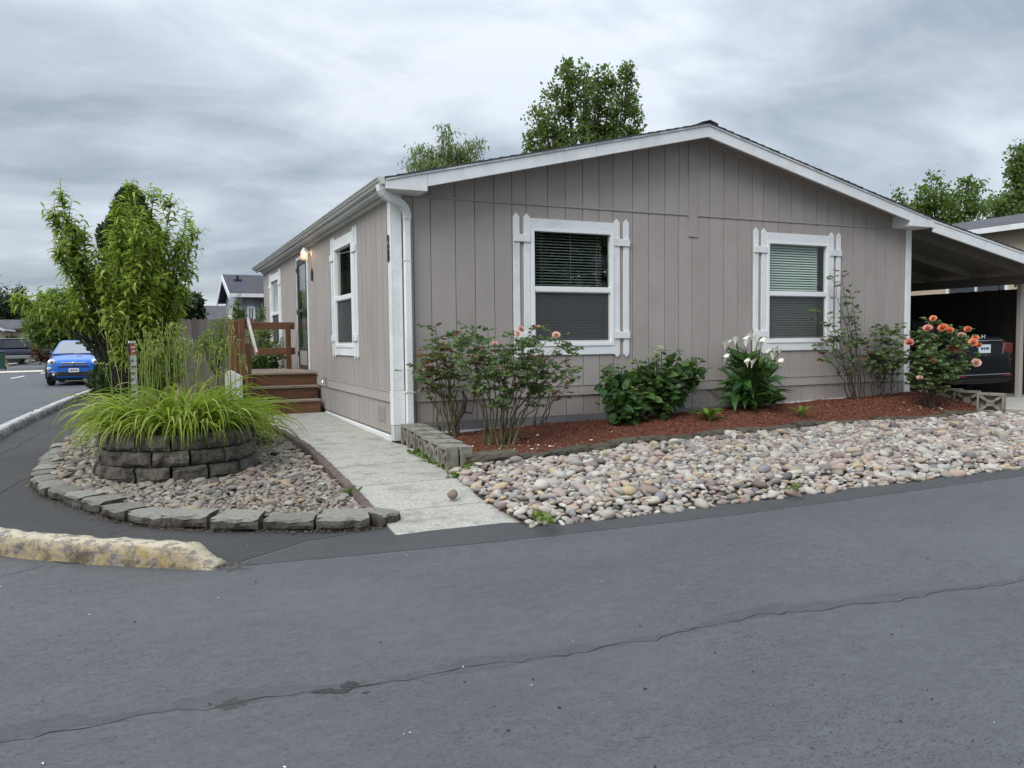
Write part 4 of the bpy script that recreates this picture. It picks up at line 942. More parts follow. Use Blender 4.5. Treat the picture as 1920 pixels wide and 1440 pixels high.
# K-style gutter and downspout
gp_ = [(-0.165, 2.955), (-0.215, 2.955), (-0.222, 2.972), (-0.240, 2.990), (-0.250, 3.012), (-0.262, 3.018), (-0.262, 3.034), (-0.252, 3.034), (-0.250, 3.026), (-0.24, 3.02), (-0.23, 2.992), (-0.212, 2.963), (-0.165, 2.963)]
mb = MB(); mb.prism(gp_, 0.352, -D - 0.2, TF)
mb.prism([(-0.163, 2.955), (-0.215, 2.955), (-0.222, 2.972), (-0.240, 2.990), (-0.250, 3.012), (-0.262, 3.018), (-0.262, 3.034), (-0.163, 3.034)], 0.352, 0.356, TF)
mb.prism([(-0.163, 2.955), (-0.215, 2.955), (-0.222, 2.972), (-0.240, 2.990), (-0.250, 3.012), (-0.262, 3.018), (-0.262, 3.034), (-0.163, 3.034)], -D - 0.2, -D - 0.204, TF)
mb.prism([(-0.163, 2.985), (-0.235, 2.985), (-0.222, 2.972), (-0.215, 2.957), (-0.163, 2.957)], 0.35, -D - 0.2, TF)
mb.build('gutter', M['gutter'], house)
def squaretube(mb, pts, w, d, frame):
    """rectangular pipe along pts in the plane given by frame(a, b, z): corrugated at bends"""
    vs = []; n = len(pts)
    for i, p in enumerate(pts):
        p = Vector(p); t = (Vector(pts[min(i + 1, n - 1)]) - Vector(pts[max(i - 1, 0)])).normalized()
        side = t.cross(frame).normalized(); k = 1.0 if i % 2 == 0 or i in (0, n - 1) else 0.93
        for a, b in ((-1, -1), (1, -1), (1, 1), (-1, 1)): vs.append(p + side * a * w / 2 * k + frame * b * d / 2 * k)
    fs = [(0, 1, 2, 3), (4 * n - 1, 4 * n - 2, 4 * n - 3, 4 * n - 4)]
    for i in range(n - 1):
        for j in range(4): fs.append((i * 4 + j, i * 4 + (j + 1) % 4, (i + 1) * 4 + (j + 1) % 4, (i + 1) * 4 + j))
    mb.add(vs, fs)
mb = MB(); bz = []
A_, B_ = Vector((-0.205, -0.30, 2.955)), Vector((0.172, -0.075, 2.62))
p0, p1, p2, p3 = A_, A_ + Vector((0.0, 0, -0.24)), B_ + Vector((0.0, 0, 0.30)), B_
for i in range(23):
    t = i / 22; bz.append(p0 * (1 - t) ** 3 + p1 * 3 * t * (1 - t) ** 2 + p2 * 3 * t * t * (1 - t) + p3 * t ** 3)
fr = Vector((0.45, -1, 0)).normalized()
squaretube(mb, bz, 0.088, 0.066, Vector((0.36, -0.93, 0)).normalized())
dsp = mb.build('downspout', M['white'], house)
mb = MB(); squaretube(mb, [(0.172, -0.072, 2.63), (0.170, -0.066, 2.60), (0.170, -0.064, 0.06)], 0.086, 0.068, Vector((0.0, -1, 0)))
mb.build('pipe', M['white'], dsp, bevel=0.008)
MB().box(0.115, 0.228, -0.101, -0.02, 0.545, 0.562).box(0.222, 0.31, -0.026, -0.002, 0.54, 0.565).build('strap', M['gutter'], dsp)
MB().box(0.121, 0.219, -0.1005, -0.028, 2.12, 2.128).build('joint', M['gutter'], dsp)

# ------------------------------------------------------------------ windows
M['scr'] = None
def screenmat():
    m, t, p = nodes('insect screen mesh'); p.inputs['Base Color'].default_value = (0.09, 0.095, 0.10, 1); p.inputs['Roughness'].default_value = 0.7
    tr = nd(t, 'ShaderNodeBsdfTransparent'); ms = nd(t, 'ShaderNodeMixShader'); ms.inputs[0].default_value = 0.42
    t.links.new(tr.outputs[0], ms.inputs[1]); t.links.new(p.outputs[0], ms.inputs[2]); t.links.new(ms.outputs[0], t.nodes['Material Output'].inputs[0]); return m
M['scr'] = screenmat()
def make_window(T, u0, u1, blindmat, tilt, label, gap=0.07, screen=True):
    """u0,u1: outer edges of the white vinyl frame; casing and picket shutters included"""
    zb0, zt0, zm = 1.08, 2.615, 1.825
    mb = MB(); f = 0.052
    mb.box(u0, u0 + f, -0.05, 0.032, zb0, zt0, T); mb.box(u1 - f, u1, -0.05, 0.032, zb0, zt0, T)
    mb.box(u0 + f, u1 - f, -0.05, 0.032, zt0 - f, zt0, T); mb.box(u0 + f, u1 - f, -0.05, 0.036, zb0, zb0 + f * 0.9, T)
    mb.box(u0 + f, u1 - f, -0.045, 0.026, zm - 0.035, zm + 0.035, T)
    w = mb.build('window', M['vinyl'], house, bevel=0.004); w['label'] = label
    for za, zb_ in ((2.617, 2.725), (0.965, 1.078)): MB().box(u0 - 0.005, u1 + 0.005, 0.0008, 0.024, za, zb_, T).build('casing_board', M['white'], w, bevel=0.003)
    mb = MB(); mb.box(u0 + f, u1 - f, -0.022, -0.018, zm + 0.035, zt0 - f, T); mb.build('pane', M['glass'], w)
    mb = MB(); mb.box(u0 + f + 0.03, u1 - f - 0.03, -0.032, -0.028, zb0 + 0.075, zm - 0.035, T); mb.build('pane', M['glass'], w)
    if screen:
        mb = MB(); a, b, c, d = u0 + f, u1 - f, zb0 + f * 0.9, zm - 0.035
        for r_ in ((a, a + 0.022, c, d), (b - 0.022, b, c, d), (a + 0.022, b - 0.022, c, c + 0.03), (a + 0.022, b - 0.022, d - 0.012, d)): mb.box(r_[0], r_[1], -0.016, 0.004, r_[2], r_[3], T)
        mb.build('screen_frame', M['gutter'], w)
        mb = MB(); mb.box(a + 0.022, b - 0.022, -0.008, -0.006, c + 0.03, d - 0.012, T); mb.build('insect_screen', M['scr'], w)
    mb = MB(); z = zb0 + 0.06; ca, sa = math.cos(tilt), math.sin(tilt)
    while z < zt0 - 0.03:
        q = [(-0.075 - 0.016 * ca, z + 0.016 * sa), (-0.075 + 0.016 * ca, z - 0.016 * sa)]
        mb.prism([(q[0][0], q[0][1]), (q[1][0], q[1][1]), (q[1][0], q[1][1] + 0.0012), (q[0][0], q[0][1] + 0.0012)], u0 + 0.02, u1 - f - gap, lambda n, u, zz: T(u, n, zz))
        z += 0.0375
    for f_ in (0.15, 0.5, 0.82):
        uu = u0 + (u1 - u0) * f_; mb.box(uu - 0.002, uu + 0.002, -0.057, -0.055, zb0, zt0, T)
    o = mb.build('blind_slats', blindmat, w); o['kind'] = 'stuff'
    # picket shutters: two pointed boards and two cleats each side
    for s in (-1, 1):
        e = u0 - 0.005 if s < 0 else u1 + 0.005
        offs = ((0.001, 0.092), (0.15, 0.24)) if True else None
        for a, b in offs:
            a, b = e + s * a, e + s * b; a, b = min(a, b), max(a, b); m_ = (a + b) / 2
            MB().prism([(a, 0.965), (m_, 0.915), (b, 0.965), (b, 2.735), (m_, 2.785), (a, 2.735)], 0.0008, 0.022, T).build('shutter_picket', M['white'], w, bevel=0.003)
        a, b = e + s * 0.002, e + s * 0.243; a, b = min(a, b), max(a, b)
        for z in (1.175, 2.42): MB().box(a, b, 0.0225, 0.042, z, z + 0.095, T).build('shutter_cleat', M['white'], w, bevel=0.003)
    return w
make_window(TF, 1.83, 3.075, M['blind'], 0.45, 'wide front window with dark half-open blinds, left of the gable', 0.09)
make_window(TF, 5.735, 6.985, M['blindlight'], 0.85, 'wide front window with pale closed blinds, right of the gable', 0.10)
make_window(TL, 1.93, 3.12, M['blind'], 0.35, 'side window near the house corner reflecting green trees', 0.06)
make_window(TL, 8.84, 10.1, M['blind'], 0.9, 'far side window behind the deck rail', 0.06)
# ------------------------------------------------------------------ door
mb = MB(); mb.box(5.40, 5.475, 0.0008, 0.022, 0.66, 2.79, TL); mb.box(6.485, 6.56, 0.0008, 0.022, 0.66, 2.79, TL); mb.box(5.475, 6.485, 0.0008, 0.022, 2.725, 2.79, TL)
dr = mb.build('door', M['white'], house, bevel=0.003); dr['label'] = 'storm door with dark frame and two glass panes'
mb = MB(); a, b = 5.478, 6.482
mb.box(a, a + 0.09, -0.01, 0.026, 0.68, 2.72, TL); mb.box(b - 0.11, b, -0.01, 0.026, 0.68, 2.72, TL)
for z0, z1 in ((0.68, 0.74), (1.02, 1.07), (1.735, 1.785), (2.62, 2.72)): mb.box(a + 0.09, b - 0.11, -0.01, 0.024, z0, z1, TL)
mb.build('door_frame', M['darkmetal'], dr, bevel=0.003)
for z0, z1 in ((1.07, 1.735), (1.785, 2.62)): MB().box(a + 0.09, b - 0.11, 0.004, 0.008, z0, z1, TL).build('pane', M['glass'], dr)
MB().box(a + 0.09, b - 0.11, -0.004, 0.012, 0.74, 1.02, TL).build('kick_panel', M['doorgrey'], dr)
MB().box(a + 0.05, b - 0.05, -0.058, -0.045, 0.67, 2.72, TL).build('inner_door', M['doorgrey'], dr)
mb = MB(); mb.box(a + 0.02, a + 0.06, 0.026, 0.04, 1.62, 1.80, TL); mb.box(a + 0.03, a + 0.05, 0.04, 0.075, 1.64, 1.66, TL); mb.box(a + 0.03, a + 0.05, 0.065, 0.08, 1.62, 1.78, TL); mb.build('handle', M['black'], dr, bevel=0.003)
for z in (0.9, 1.7, 2.5): MB().box(b - 0.006, b + 0.02, 0.02, 0.036, z, z + 0.09, TL).build('hinge', M['darkmetal'], dr)
# ------------------------------------------------------------------ lamp, plaque, number, vent, tap
ly = 4.98
mb = MB(); mb.lathe([(0.055, 0.0), (0.055, 0.012), (0.04, 0.025), (0.012, 0.03)], (0, ly, 2.73), 14, 'x', Matrix.Rotation(PI, 3, 'Z')); 
mb.tube([(-0.02, ly, 2.73), (-0.06, ly, 2.74), (-0.10, ly, 2.79), (-0.14, ly, 2.80)], 0.011, 8); mb.lathe([(0.048, 0), (0.044, 0.03), (0.02, 0.055), (0.008, 0.075)], (-0.14, ly, 2.745), 12)
lamp = mb.build('wall_lamp', M['vinyl'], house, smooth=False); lamp['label'] = 'lit white lantern with clear jar beside the door'
def emis(name, c, s):
    m, t, p = nodes(name); p.inputs['Base Color'].default_value = (*c, 1); p.inputs['Emission Color'].default_value = (*c, 1); p.inputs['Emission Strength'].default_value = s; return m
mb = MB(); mb.lathe([(0.012, 0.0), (0.026, 0.025), (0.028, 0.05), (0.016, 0.085), (0.012, 0.10)], (-0.14, ly, 2.645), 10); mb.build('bulb', emis('lamp bulb', (1.0, 0.62, 0.26), 9.0), lamp, smooth=True)
mb = MB(); mb.lathe([(0.062, 0.0), (0.066, 0.02), (0.062, 0.14), (0.058, 0.145)], (-0.14, ly, 2.605), 12)
def jar():
    m, t, p = nodes('lamp jar'); p.inputs['Base Color'].default_value = (0.9, 0.86, 0.8, 1); p.inputs['Roughness'].default_value = 0.1
    tr = nd(t, 'ShaderNodeBsdfTransparent'); tr.inputs[0].default_value = (1, 0.93, 0.84, 1); ms = nd(t, 'ShaderNodeMixShader'); ms.inputs[0].default_value = 0.3
    t.links.new(tr.outputs[0], ms.inputs[1]); t.links.new(p.outputs[0], ms.inputs[2]); t.links.new(ms.outputs[0], t.nodes['Material Output'].inputs[0]); return m
mb.build('lamp_jar', jar(), lamp, smooth=True)
pt = bpy.data.lights.new('lamp_light', 'POINT'); pt.energy = 1.6; pt.color = (1.0, 0.55, 0.22); pt.shadow_soft_size = 0.03
pto = bpy.data.objects.new('lamp_light', pt); COL.objects.link(pto); pto.location = (-0.14, ly, 2.70); pto.parent = lamp; pto.location = Vector((-0.14, ly, 2.70)) - WL[house.name]
MB().prism([(4.93, 2.255), (5.09, 2.255), (5.09, 2.40), (5.01, 2.47), (4.93, 2.40)], 0.0008, 0.018, TL).build('door_plaque', M['black'], house, bevel=0.003)
for ch, z in (('2', 2.288), ('8', 2.125)):
    cu = bpy.data.curves.new('digit', 'FONT'); cu.body = ch; cu.size = 0.205; cu.extrude = 0.004; cu.offset = 0.010
    to = bpy.data.objects.new('house_number', cu); COL.objects.link(to)
    dg = bpy.context.evaluated_depsgraph_get(); me = bpy.data.meshes.new_from_object(to.evaluated_get(dg)); bpy.data.objects.remove(to)
    for v in me.vertices:
        x, y, zz = v.co; v.co = (-0.0265 - zz - W / 2, 0.096 - x * 0.86, z + y)
    bm = bmesh.new(); bm.from_mesh(me); bmesh.ops.recalc_face_normals(bm, faces=bm.faces); bm.to_mesh(me); bm.free()
    me.materials.clear(); me.materials.append(M['black']); link('house_number', me, house)['label'] = 'black digit %s on the white corner board' % ch
mb = MB()
mb.box(0.40, 0.78, 0.0005, 0.008, 0.165, 0.36, TL)
for k in range(9): mb.box(0.42, 0.575, 0.008, 0.014, 0.178 + k * 0.02, 0.190 + k * 0.02, TL); mb.box(0.605, 0.76, 0.008, 0.014, 0.178 + k * 0.02, 0.190 + k * 0.02, TL)
mb.build('skirt_vent', M['sidingf'], house)
mb = MB(); mb.box(3.82, 3.90, 0.022, 0.04, 0.46, 0.585, TL); mb.tube([(-0.03, 3.86, 0.545), (-0.085, 3.86, 0.54), (-0.10, 3.85, 0.50)], 0.012, 6); mb.tube([(-0.07, 3.86, 0.545), (-0.07, 3.86, 0.585)], 0.006, 6); mb.lathe([(0.03, 0), (0.03, 0.01)], (-0.07, 3.86, 0.585), 8)
mb.build('garden_tap', M['steel'], house)

# ================================================================== DECK AND STEPS
dk = thing('wooden_deck', 'small stained redwood entry deck with three steps and low post rails', 'deck', (-0.6, 5.6, 0.0))
DX0, DX1 = -1.20, -0.035
for k in range(15):
    y = 4.705 + k * 0.143; MB().box(DX0, DX1, y, y + 0.137, 0.617, 0.653).build('deck_plank', M['greywood'], dk, bevel=0.004)
MB().box(DX0, DX1, 4.735, 4.775, 0.43, 0.614).build('riser', M['woodh'], dk, bevel=0.003)
MB().box(DX0, DX1 - 0.02, 4.46, 4.50, 0.212, 0.392).build('riser', M['woodh'], dk, bevel=0.003)
MB().box(DX0 - 0.05, DX1 - 0.04, 4.17, 4.21, -0.02, 0.172).build('riser', M['woodh'], dk, bevel=0.003)
for y, z in ((4.425, 0.396), (4.14, 0.176)):
    for q in range(2): MB().box(DX0 - (0.04 if z < .3 else 0), DX1 - 0.01 - (0.02 if z < .3 else 0), y + q * 0.155, y + q * 0.155 + 0.150, z, z + 0.036).build('tread', M['greywood'], dk, bevel=0.004)
mb = MB(); mb.box(DX0 + .05, DX0 + 0.09, 4.5, 6.85, 0.0, 0.61); mb.box(DX1 - 0.06, DX1 - 0.02, 4.2, 6.85, 0.0, 0.17); mb.box(DX1 - 0.06, DX1 - 0.02, 4.5, 6.85, 0.17, 0.39); mb.box(DX1 - 0.06, DX1 - 0.02, 4.78, 6.85, 0.39, 0.612); mb.box(DX0 + 0.09, DX1 - 0.06, 6.76, 6.80, 0.1, 0.612)
mb.build('joists', M['wood'], dk)
MB().prism([(4.36, -0.1), (7.3, -0.1), (7.3, 0.60), (6.3, 0.665), (4.36, 0.625)], 1.285, 1.315, TL).build('side_panel', M['gutter'], dk, bevel=0.004)
def post(u, y, z0, z1, s=0.09, mat='wood'):
    x = ony(u, 640, y).x; mb = MB(); mb.box(x - s / 2, x + s / 2, y - s / 2, y + s / 2, z0, z1); mb.build('post', M[mat], dk, bevel=0.006); return x
xp1 = post(453.5, 4.83, 0.0, 1.575, 0.095); xp2 = post(444, 5.75, 0.0, 1.575, 0.095); xp3 = post(434.5, 6.72, 0.0, 1.575, 0.095)
xn = post(463.5, 4.26, -0.05, 1.165, 0.10); xr_ = post(540.5, 6.52, 0.655, 1.52, 0.092)
MB().box(xp3 + 0.05, -0.07, 6.57, 6.61, 1.42, 1.555).build('rail', M['woodh'], dk, bevel=0.005)
MB().box(xp3 + 0.05, -0.07, 6.57, 6.61, 0.93, 1.065).build('rail', M['woodh'], dk, bevel=0.005)
for z in (0.93, 1.42): MB().box(xp1 + 0.05, xp1 + 0.088, 4.80, 6.70, z, z + 0.13).build('rail', M['wood'], dk, bevel=0.005)
pA, pB = ony(465, 600, 4.80), ony(481.5, 664, 4.12)
MB().beam(pA, pB, 0.035, 0.085).build('handrail', M['oldrail'], dk, bevel=0.005)

# ================================================================== CARPORT
cp_ = thing('carport', 'open carport with sloping roof, rafters and grey posts attached to the house side', 'carport', (10.6, 3, 0.07))
cz = lambda x: 3.08 - 0.19 * (x - 8.76)
CX1 = 13.0
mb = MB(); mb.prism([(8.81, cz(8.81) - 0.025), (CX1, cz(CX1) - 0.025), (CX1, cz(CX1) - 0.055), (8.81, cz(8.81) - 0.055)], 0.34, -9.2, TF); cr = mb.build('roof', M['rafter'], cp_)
mb = MB(); nC = 26
for k in range(nC):
    xa = CX1 + 0.02 + (8.81 - CX1) * k / nC; xb = CX1 + (8.81 - CX1) * min(nC, k + 1.25) / nC
    mb.prism([(xa, cz(xa) - 0.022), (xb, cz(xb) - 0.024), (xb, cz(xb) - 0.016), (xa, cz(xa))], 0.362, -9.2, TF)
o = mb.build('shingles', M['shingle'], cr); o['kind'] = 'stuff'
rake(8.905, CX1, 0.062, 0.215, 'fascia_board', 0.31, 0.34, 'white', cp_, cz); rake(8.81, CX1, 0.022, 0.058, 'drip_board', 0.31, 0.352, 'white', cp_, cz)
for k in range(9):
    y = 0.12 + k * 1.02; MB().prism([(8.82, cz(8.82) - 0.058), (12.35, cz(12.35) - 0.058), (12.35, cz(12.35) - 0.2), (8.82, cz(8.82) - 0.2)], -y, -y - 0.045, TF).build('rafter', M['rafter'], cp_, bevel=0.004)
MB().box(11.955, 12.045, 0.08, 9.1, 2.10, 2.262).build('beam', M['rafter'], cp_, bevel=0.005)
for y in (0.17, 4.4, 8.8): MB().box(11.955, 12.045, y, y + 0.09, 0.0, 2.098).build('post', M['soffit'], cp_, bevel=0.006)
MB().box(12.0, 12.09, 0.10, 0.155, 1.42, 1.50).build('bracket', M['gutter'], cp_)
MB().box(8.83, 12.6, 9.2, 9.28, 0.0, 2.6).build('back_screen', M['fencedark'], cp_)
def fence(name, label, a, b, z0, z1, mat, bw=0.14, seed=0, group=None, rails=True, front=1, zvar=0.02, ear=0.03):
    a, b = Vector((*a, 0)), Vector((*b, 0)); d = (b - a); n = int(d.length / (bw + 0.006)); d.normalize(); q = Vector((-d.y, d.x, 0)) * front
    f = thing(name, label, 'fence', (a.x, a.y, z0), 0, group); r = random.Random(seed)
    T = lambda u, nn, z: tuple(a + d * u + q * nn + Vector((0, 0, z)))
    for k in range(n):
        u = k * (bw + 0.006) + r.uniform(0, .004); zt = z1 + r.uniform(-zvar, zvar)
        MB().prism([(u, z0), (u + bw, z0), (u + bw, zt - ear), (u + bw - ear, zt), (u + ear, zt), (u, zt - ear)], 0.0 + r.uniform(0, .006), 0.02, T).build('board', mat, f)
    for z in ((z0 + 0.25), (z1 - 0.3)): MB().box(0, d.dot(b - a), -0.045, -0.001, z, z + 0.08, T).build('rail', mat, f)
    u = 0
    while u < d.dot(b - a): MB().box(u, u + 0.09, -0.135, -0.046, z0, z1 - 0.05, T).build('post', mat, f); u += 2.2
    return f
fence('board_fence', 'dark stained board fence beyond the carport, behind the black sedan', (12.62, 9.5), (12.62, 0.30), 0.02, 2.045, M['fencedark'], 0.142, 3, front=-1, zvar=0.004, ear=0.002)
fence('board_fence', 'weathered grey board fence behind the deck and daylilies', (-2.35, 11.55), (-0.02, 11.55), -0.1, 1.765, M['fence'], 0.125, 4, front=-1)
x_ = ony(324, 640, 9.6).x
pf = thing('garden_post', 'lone reddish brown post in front of the grey fence, beside the hedge', 'post', (x_, 9.6, -0.1))
MB().box(x_ - 0.055, x_ + 0.055, 9.55, 9.66, -0.1, 1.62).build('post', M['wood'], pf, bevel=0.006)
MB().lathe([(0.075, 0), (0.07, 0.02), (0.02, 0.05)], (x_, 9.605, 1.62), 4).build('cap', M['wood'], pf)
# ================================================================== PLANTS
def unit(a): return a / np.maximum(np.linalg.norm(a, axis=-1, keepdims=True), 1e-9)
def orient(Dv, Uv):
    y = unit(Dv); x = unit(np.cross(y, Uv)); z = np.cross(x, y); return np.stack([x, y, z], 2)
# leaf templates: length 1 along +Y, face +Z
LF = (np.array([(0, 0, 0), (-.30, .45, .07), (0, .5, 0), (.30, .45, .07), (0, 1, -.08)], float), np.array([(0, 2, 1), (0, 3, 2), (1, 2, 4), (2, 3, 4)]))
LQ = (np.array([(0, 0, 0), (-.34, .5, .06), (.34, .5, .06), (0, 1, -.05)], float), np.array([(0, 2, 1), (1, 2, 3)]))
def lance(w=0.12, droop=0.55, n=4):
    V = []; F = []
    for i in range(n + 1):
        t = i / n; ww = w * (math.sin(PI * min(1, t * 0.92 + 0.08)) ** 0.8); z = -droop * t * t; y = math.sqrt(max(0.05, 1 - droop * t * 0.6)) * t
        V += [(-ww, y, z + ww * 0.35), (0, y, z), (ww, y, z + ww * 0.35)]
    for i in range(n):
        a = i * 3; F += [(a, a + 1, a + 4), (a, a + 4, a + 3), (a + 1, a + 2, a + 5), (a + 1, a + 5, a + 4)]
    return np.array(V), np.array(F)
LANCE = [lance(0.125, 0.5), lance(0.14, 0.8), lance(0.115, 0.3)]
def ovate(w=0.36, n=5, droop=0.25, cup=0.25):
    V = []; F = []
    for i in range(n + 1):
        t = i / n; ww = w * (4 * t * (1 - t)) ** 0.7 * (1.25 - 0.5 * t) if 0 < t < 1 else 0.0; z = -droop * t * t
        V += [(-ww, t, z + ww * cup), (0, t, z), (ww, t, z + ww * cup)]
    for i in range(n):
        a = i * 3; F += [(a, a + 1, a + 4), (a, a + 4, a + 3), (a + 1, a + 2, a + 5), (a + 1, a + 5, a + 4)]
    return np.array(V), np.array(F)
OVATE = [ovate(0.36, 4, 0.2, 0.2), ovate(0.33, 4, 0.4, 0.3)]
def scatter(tmpl, pos, dirs, ups, size, r, spread=0.0):
    mats = orient(dirs, ups) * size[:, None, None]; V, F = instance(tmpl[0], tmpl[1], mats, pos)
    return V, F, np.repeat(r.random(len(pos)), len(tmpl[0]))
def merge(lst):
    VV, FF, TT, b = [], [], [], 0
    for V, F, T_ in lst:
        VV.append(V); FF.append(F + b); TT.append(T_); b += len(V)
    return np.concatenate(VV), np.concatenate(FF), np.concatenate(TT)
def foliage(name, lst, mat, parent, loc):
    V, F, T_ = merge(lst); o = link(name, np_mesh(name, V - np.array(loc), F, mat, False, T_), parent); o['kind'] = 'stuff'; return o
def bez(p0, p1, p2, n=10):
    return [Vector(p0) * (1 - t) ** 2 + Vector(p1) * 2 * t * (1 - t) + Vector(p2) * t * t for t in [i / (n - 1) for i in range(n)]]

def crown_(lobes, n_cl, per, cl_r, leaf, tmpl, seed, flat=0.0, shell=0.55, updir=0.25, updown=0.0):
    """lobes: [(centre, radii)]; leaf clusters spread through every lobe with gaps between them"""
    r = np.random.default_rng(seed); vol = np.array([l[1][0] * l[1][1] * l[1][2] for l in lobes]) ** 0.75; cnt = r.multinomial(n_cl, vol / vol.sum()); P = []
    for (c, rad), n in zip(lobes, cnt):
        d = unit(r.normal(0, 1, (n, 3))); q = (shell + (1 - shell) * r.random(n)) ** 0.6 * (0.82 + 0.3 * r.random(n)); cc = np.array(c) + d * q[:, None] * np.array(rad)
        P.append(cc[:, None, :] + r.normal(0, 1, (n, per, 3)) * cl_r * np.array([1, 1, 0.75]) * r.uniform(.6, 1.3, (n, 1, 1)))
    P = np.concatenate([p.reshape(-1, 3) for p in P]); n = len(P); Dv = r.normal(0, 1, (n, 3)); Dv[:, 2] += updir - updown
    Uv = r.normal(0, .6, (n, 3)) + np.array([0, -0.2, 1.0]); return scatter(tmpl, P, unit(Dv), Uv, r.uniform(leaf * .65, leaf * 1.25, n), r)
# ------------------------------------------------------------------ young peach tree
PB_ = Vector((-2.95, 2.35, -0.13))
pt_ = thing('peach_tree', 'young peach tree with long drooping bright green leaves behind the daylily planter', 'tree', PB_)
TY = 2.35
tips = [  # photo px of limb tips, metres nearer(-)/farther(+), curvature lift
    (112, 358, -0.25, 130, 480), (160, 440, 0.15, 150, 520), (110, 470, -0.4, 140, 560), (205, 430, 0.4, 215, 560), (248, 343, 0.1, 235, 520), (222, 365, -0.3, 215, 520),
    (290, 352, 0.25, 270, 520), (322, 362, -0.15, 300, 520), (352, 395, 0.2, 320, 540), (365, 428, -0.2, 330, 540), (362, 490, 0.3, 320, 590), (352, 545, -0.3, 310, 610),
    (20, 568, -0.3, 120, 590), (75, 556, 0.2, 140, 600), (150, 596, 0.4, 190, 635), (120, 585, -0.2, 170, 610), (48, 578, 0.1, 130, 600), (325, 600, 0.35, 280, 640), (190, 500, -0.5, 205, 590), (275, 450, -0.55, 260, 570), (335, 625, -0.4, 290, 650),
    (265, 395, 0.5, 250, 540), (300, 420, -0.45, 275, 560), (240, 470, 0.5, 235, 580), (130, 545, 0.3, 170, 610), (215, 590, -0.65, 225, 640), (280, 560, -0.7, 260, 630), (145, 500, -0.1, 165, 590), (228, 420, -0.4, 225, 560), (255, 410, -0.6, 245, 560), (310, 470, 0.0, 285, 580), (340, 450, 0.1, 305, 570), (300, 520, -0.6, 270, 610), (240, 520, -0.7, 235, 620), (205, 545, -0.1, 210, 620), (130, 420, 0.0, 140, 520), (185, 470, 0.2, 185, 570), (100, 400, -0.1, 125, 500), (335, 590, -0.1, 290, 640), (250, 600, -0.6, 240, 650), (290, 620, -0.7, 262, 660)]
tb = MB(); fork = PB_ + Vector((0.03, 0.0, 0.55))
tb.tube(bez(PB_, PB_ + Vector((0.05, 0, 0.3)), fork, 5), [0.042, 0.038, 0.034, 0.032, 0.03], 8)
Lp, Ld, Ls = [], [], []; r_ = random.Random(21)
for (u, v, dy, mu_, mv_) in tips:
    tip = ony(u, v, TY + dy); mid = ony(mu_, mv_ + (25 if u > 170 else -22), TY + dy * 0.6); base = fork + Vector((0, 0, r_.uniform(-0.15, 0.1)))
    P = bez(base, mid, tip, 14); tb.tube(P, list(np.linspace(0.013, 0.003, 14)), 5)
    length = sum((b - a).length for a, b in zip(P[:-1], P[1:]))
    # side shoots along the limb; every shoot carries alternate drooping leaves
    shoots = [(P, 0.42)]
    for q in range(int(length * 13)):
        i = r_.randint(5, 12); o_ = P[i]; axis = (P[min(i + 1, 13)] - P[i - 1]).normalized()
        dv = (axis * 0.7 + Vector((r_.gauss(0, .55), r_.gauss(0, .55), r_.gauss(0.25, .4)))).normalized(); ln = r_.uniform(0.12, 0.36) * (1 - 0.35 * i / 13)
        S = bez(o_, o_ + dv * ln * 0.5, o_ + dv * ln + Vector((0, 0, 0.05)), 5); tb.tube(S, list(np.linspace(0.005, 0.002, 5)), 4); shoots.append((S, 0.1))
    for S, st in shoots:
        ln = sum((b - a).length for a, b in zip(S[:-1], S[1:])); nl = max(3, int(ln / 0.030))
        for k in range(nl):
            t = st + (1 - st) * k / nl; f = t * (len(S) - 1); i = min(int(f), len(S) - 2); p = S[i].lerp(S[i + 1], f - i); ax = (S[i + 1] - S[i]).normalized()
            a = k * 2.4 + r_.uniform(-.4, .4); sd = ax.orthogonal().normalized(); sd = (Matrix.Rotation(a, 3, ax) @ sd)
            dv = (ax * 0.35 + sd * 0.9 + Vector((0, 0, 0.18 + r_.uniform(-.25, .2)))).normalized()
            Lp.append(p); Ld.append(dv); Ls.append(r_.uniform(0.09, 0.155))
tb.build('trunk', M['bark'], pt_)
Lp, Ld, Ls = np.array(Lp), np.array(Ld), np.array(Ls)
for_d = Lp - CP; fz_ = for_d @ CF; uu_ = 960 + FPX * (for_d @ CR) / fz_; vv_ = 720 - FPX * (for_d @ CU) / fz_; ok_ = ~((uu_ < 215) & (vv_ > 618))   # the low street side is pruned clear
Lp, Ld, Ls = Lp[ok_], Ld[ok_], Ls[ok_]; tid = rng.integers(0, 3, len(Lp)); up = np.tile([0, 0, 1.0], (len(Lp), 1)) + rng.normal(0, .25, (len(Lp), 3))
foliage('crown', [scatter(LANCE[k], Lp[tid == k], Ld[tid == k], up[tid == k], Ls[tid == k], rng) for k in range(3)], M['peach'], pt_, PB_)

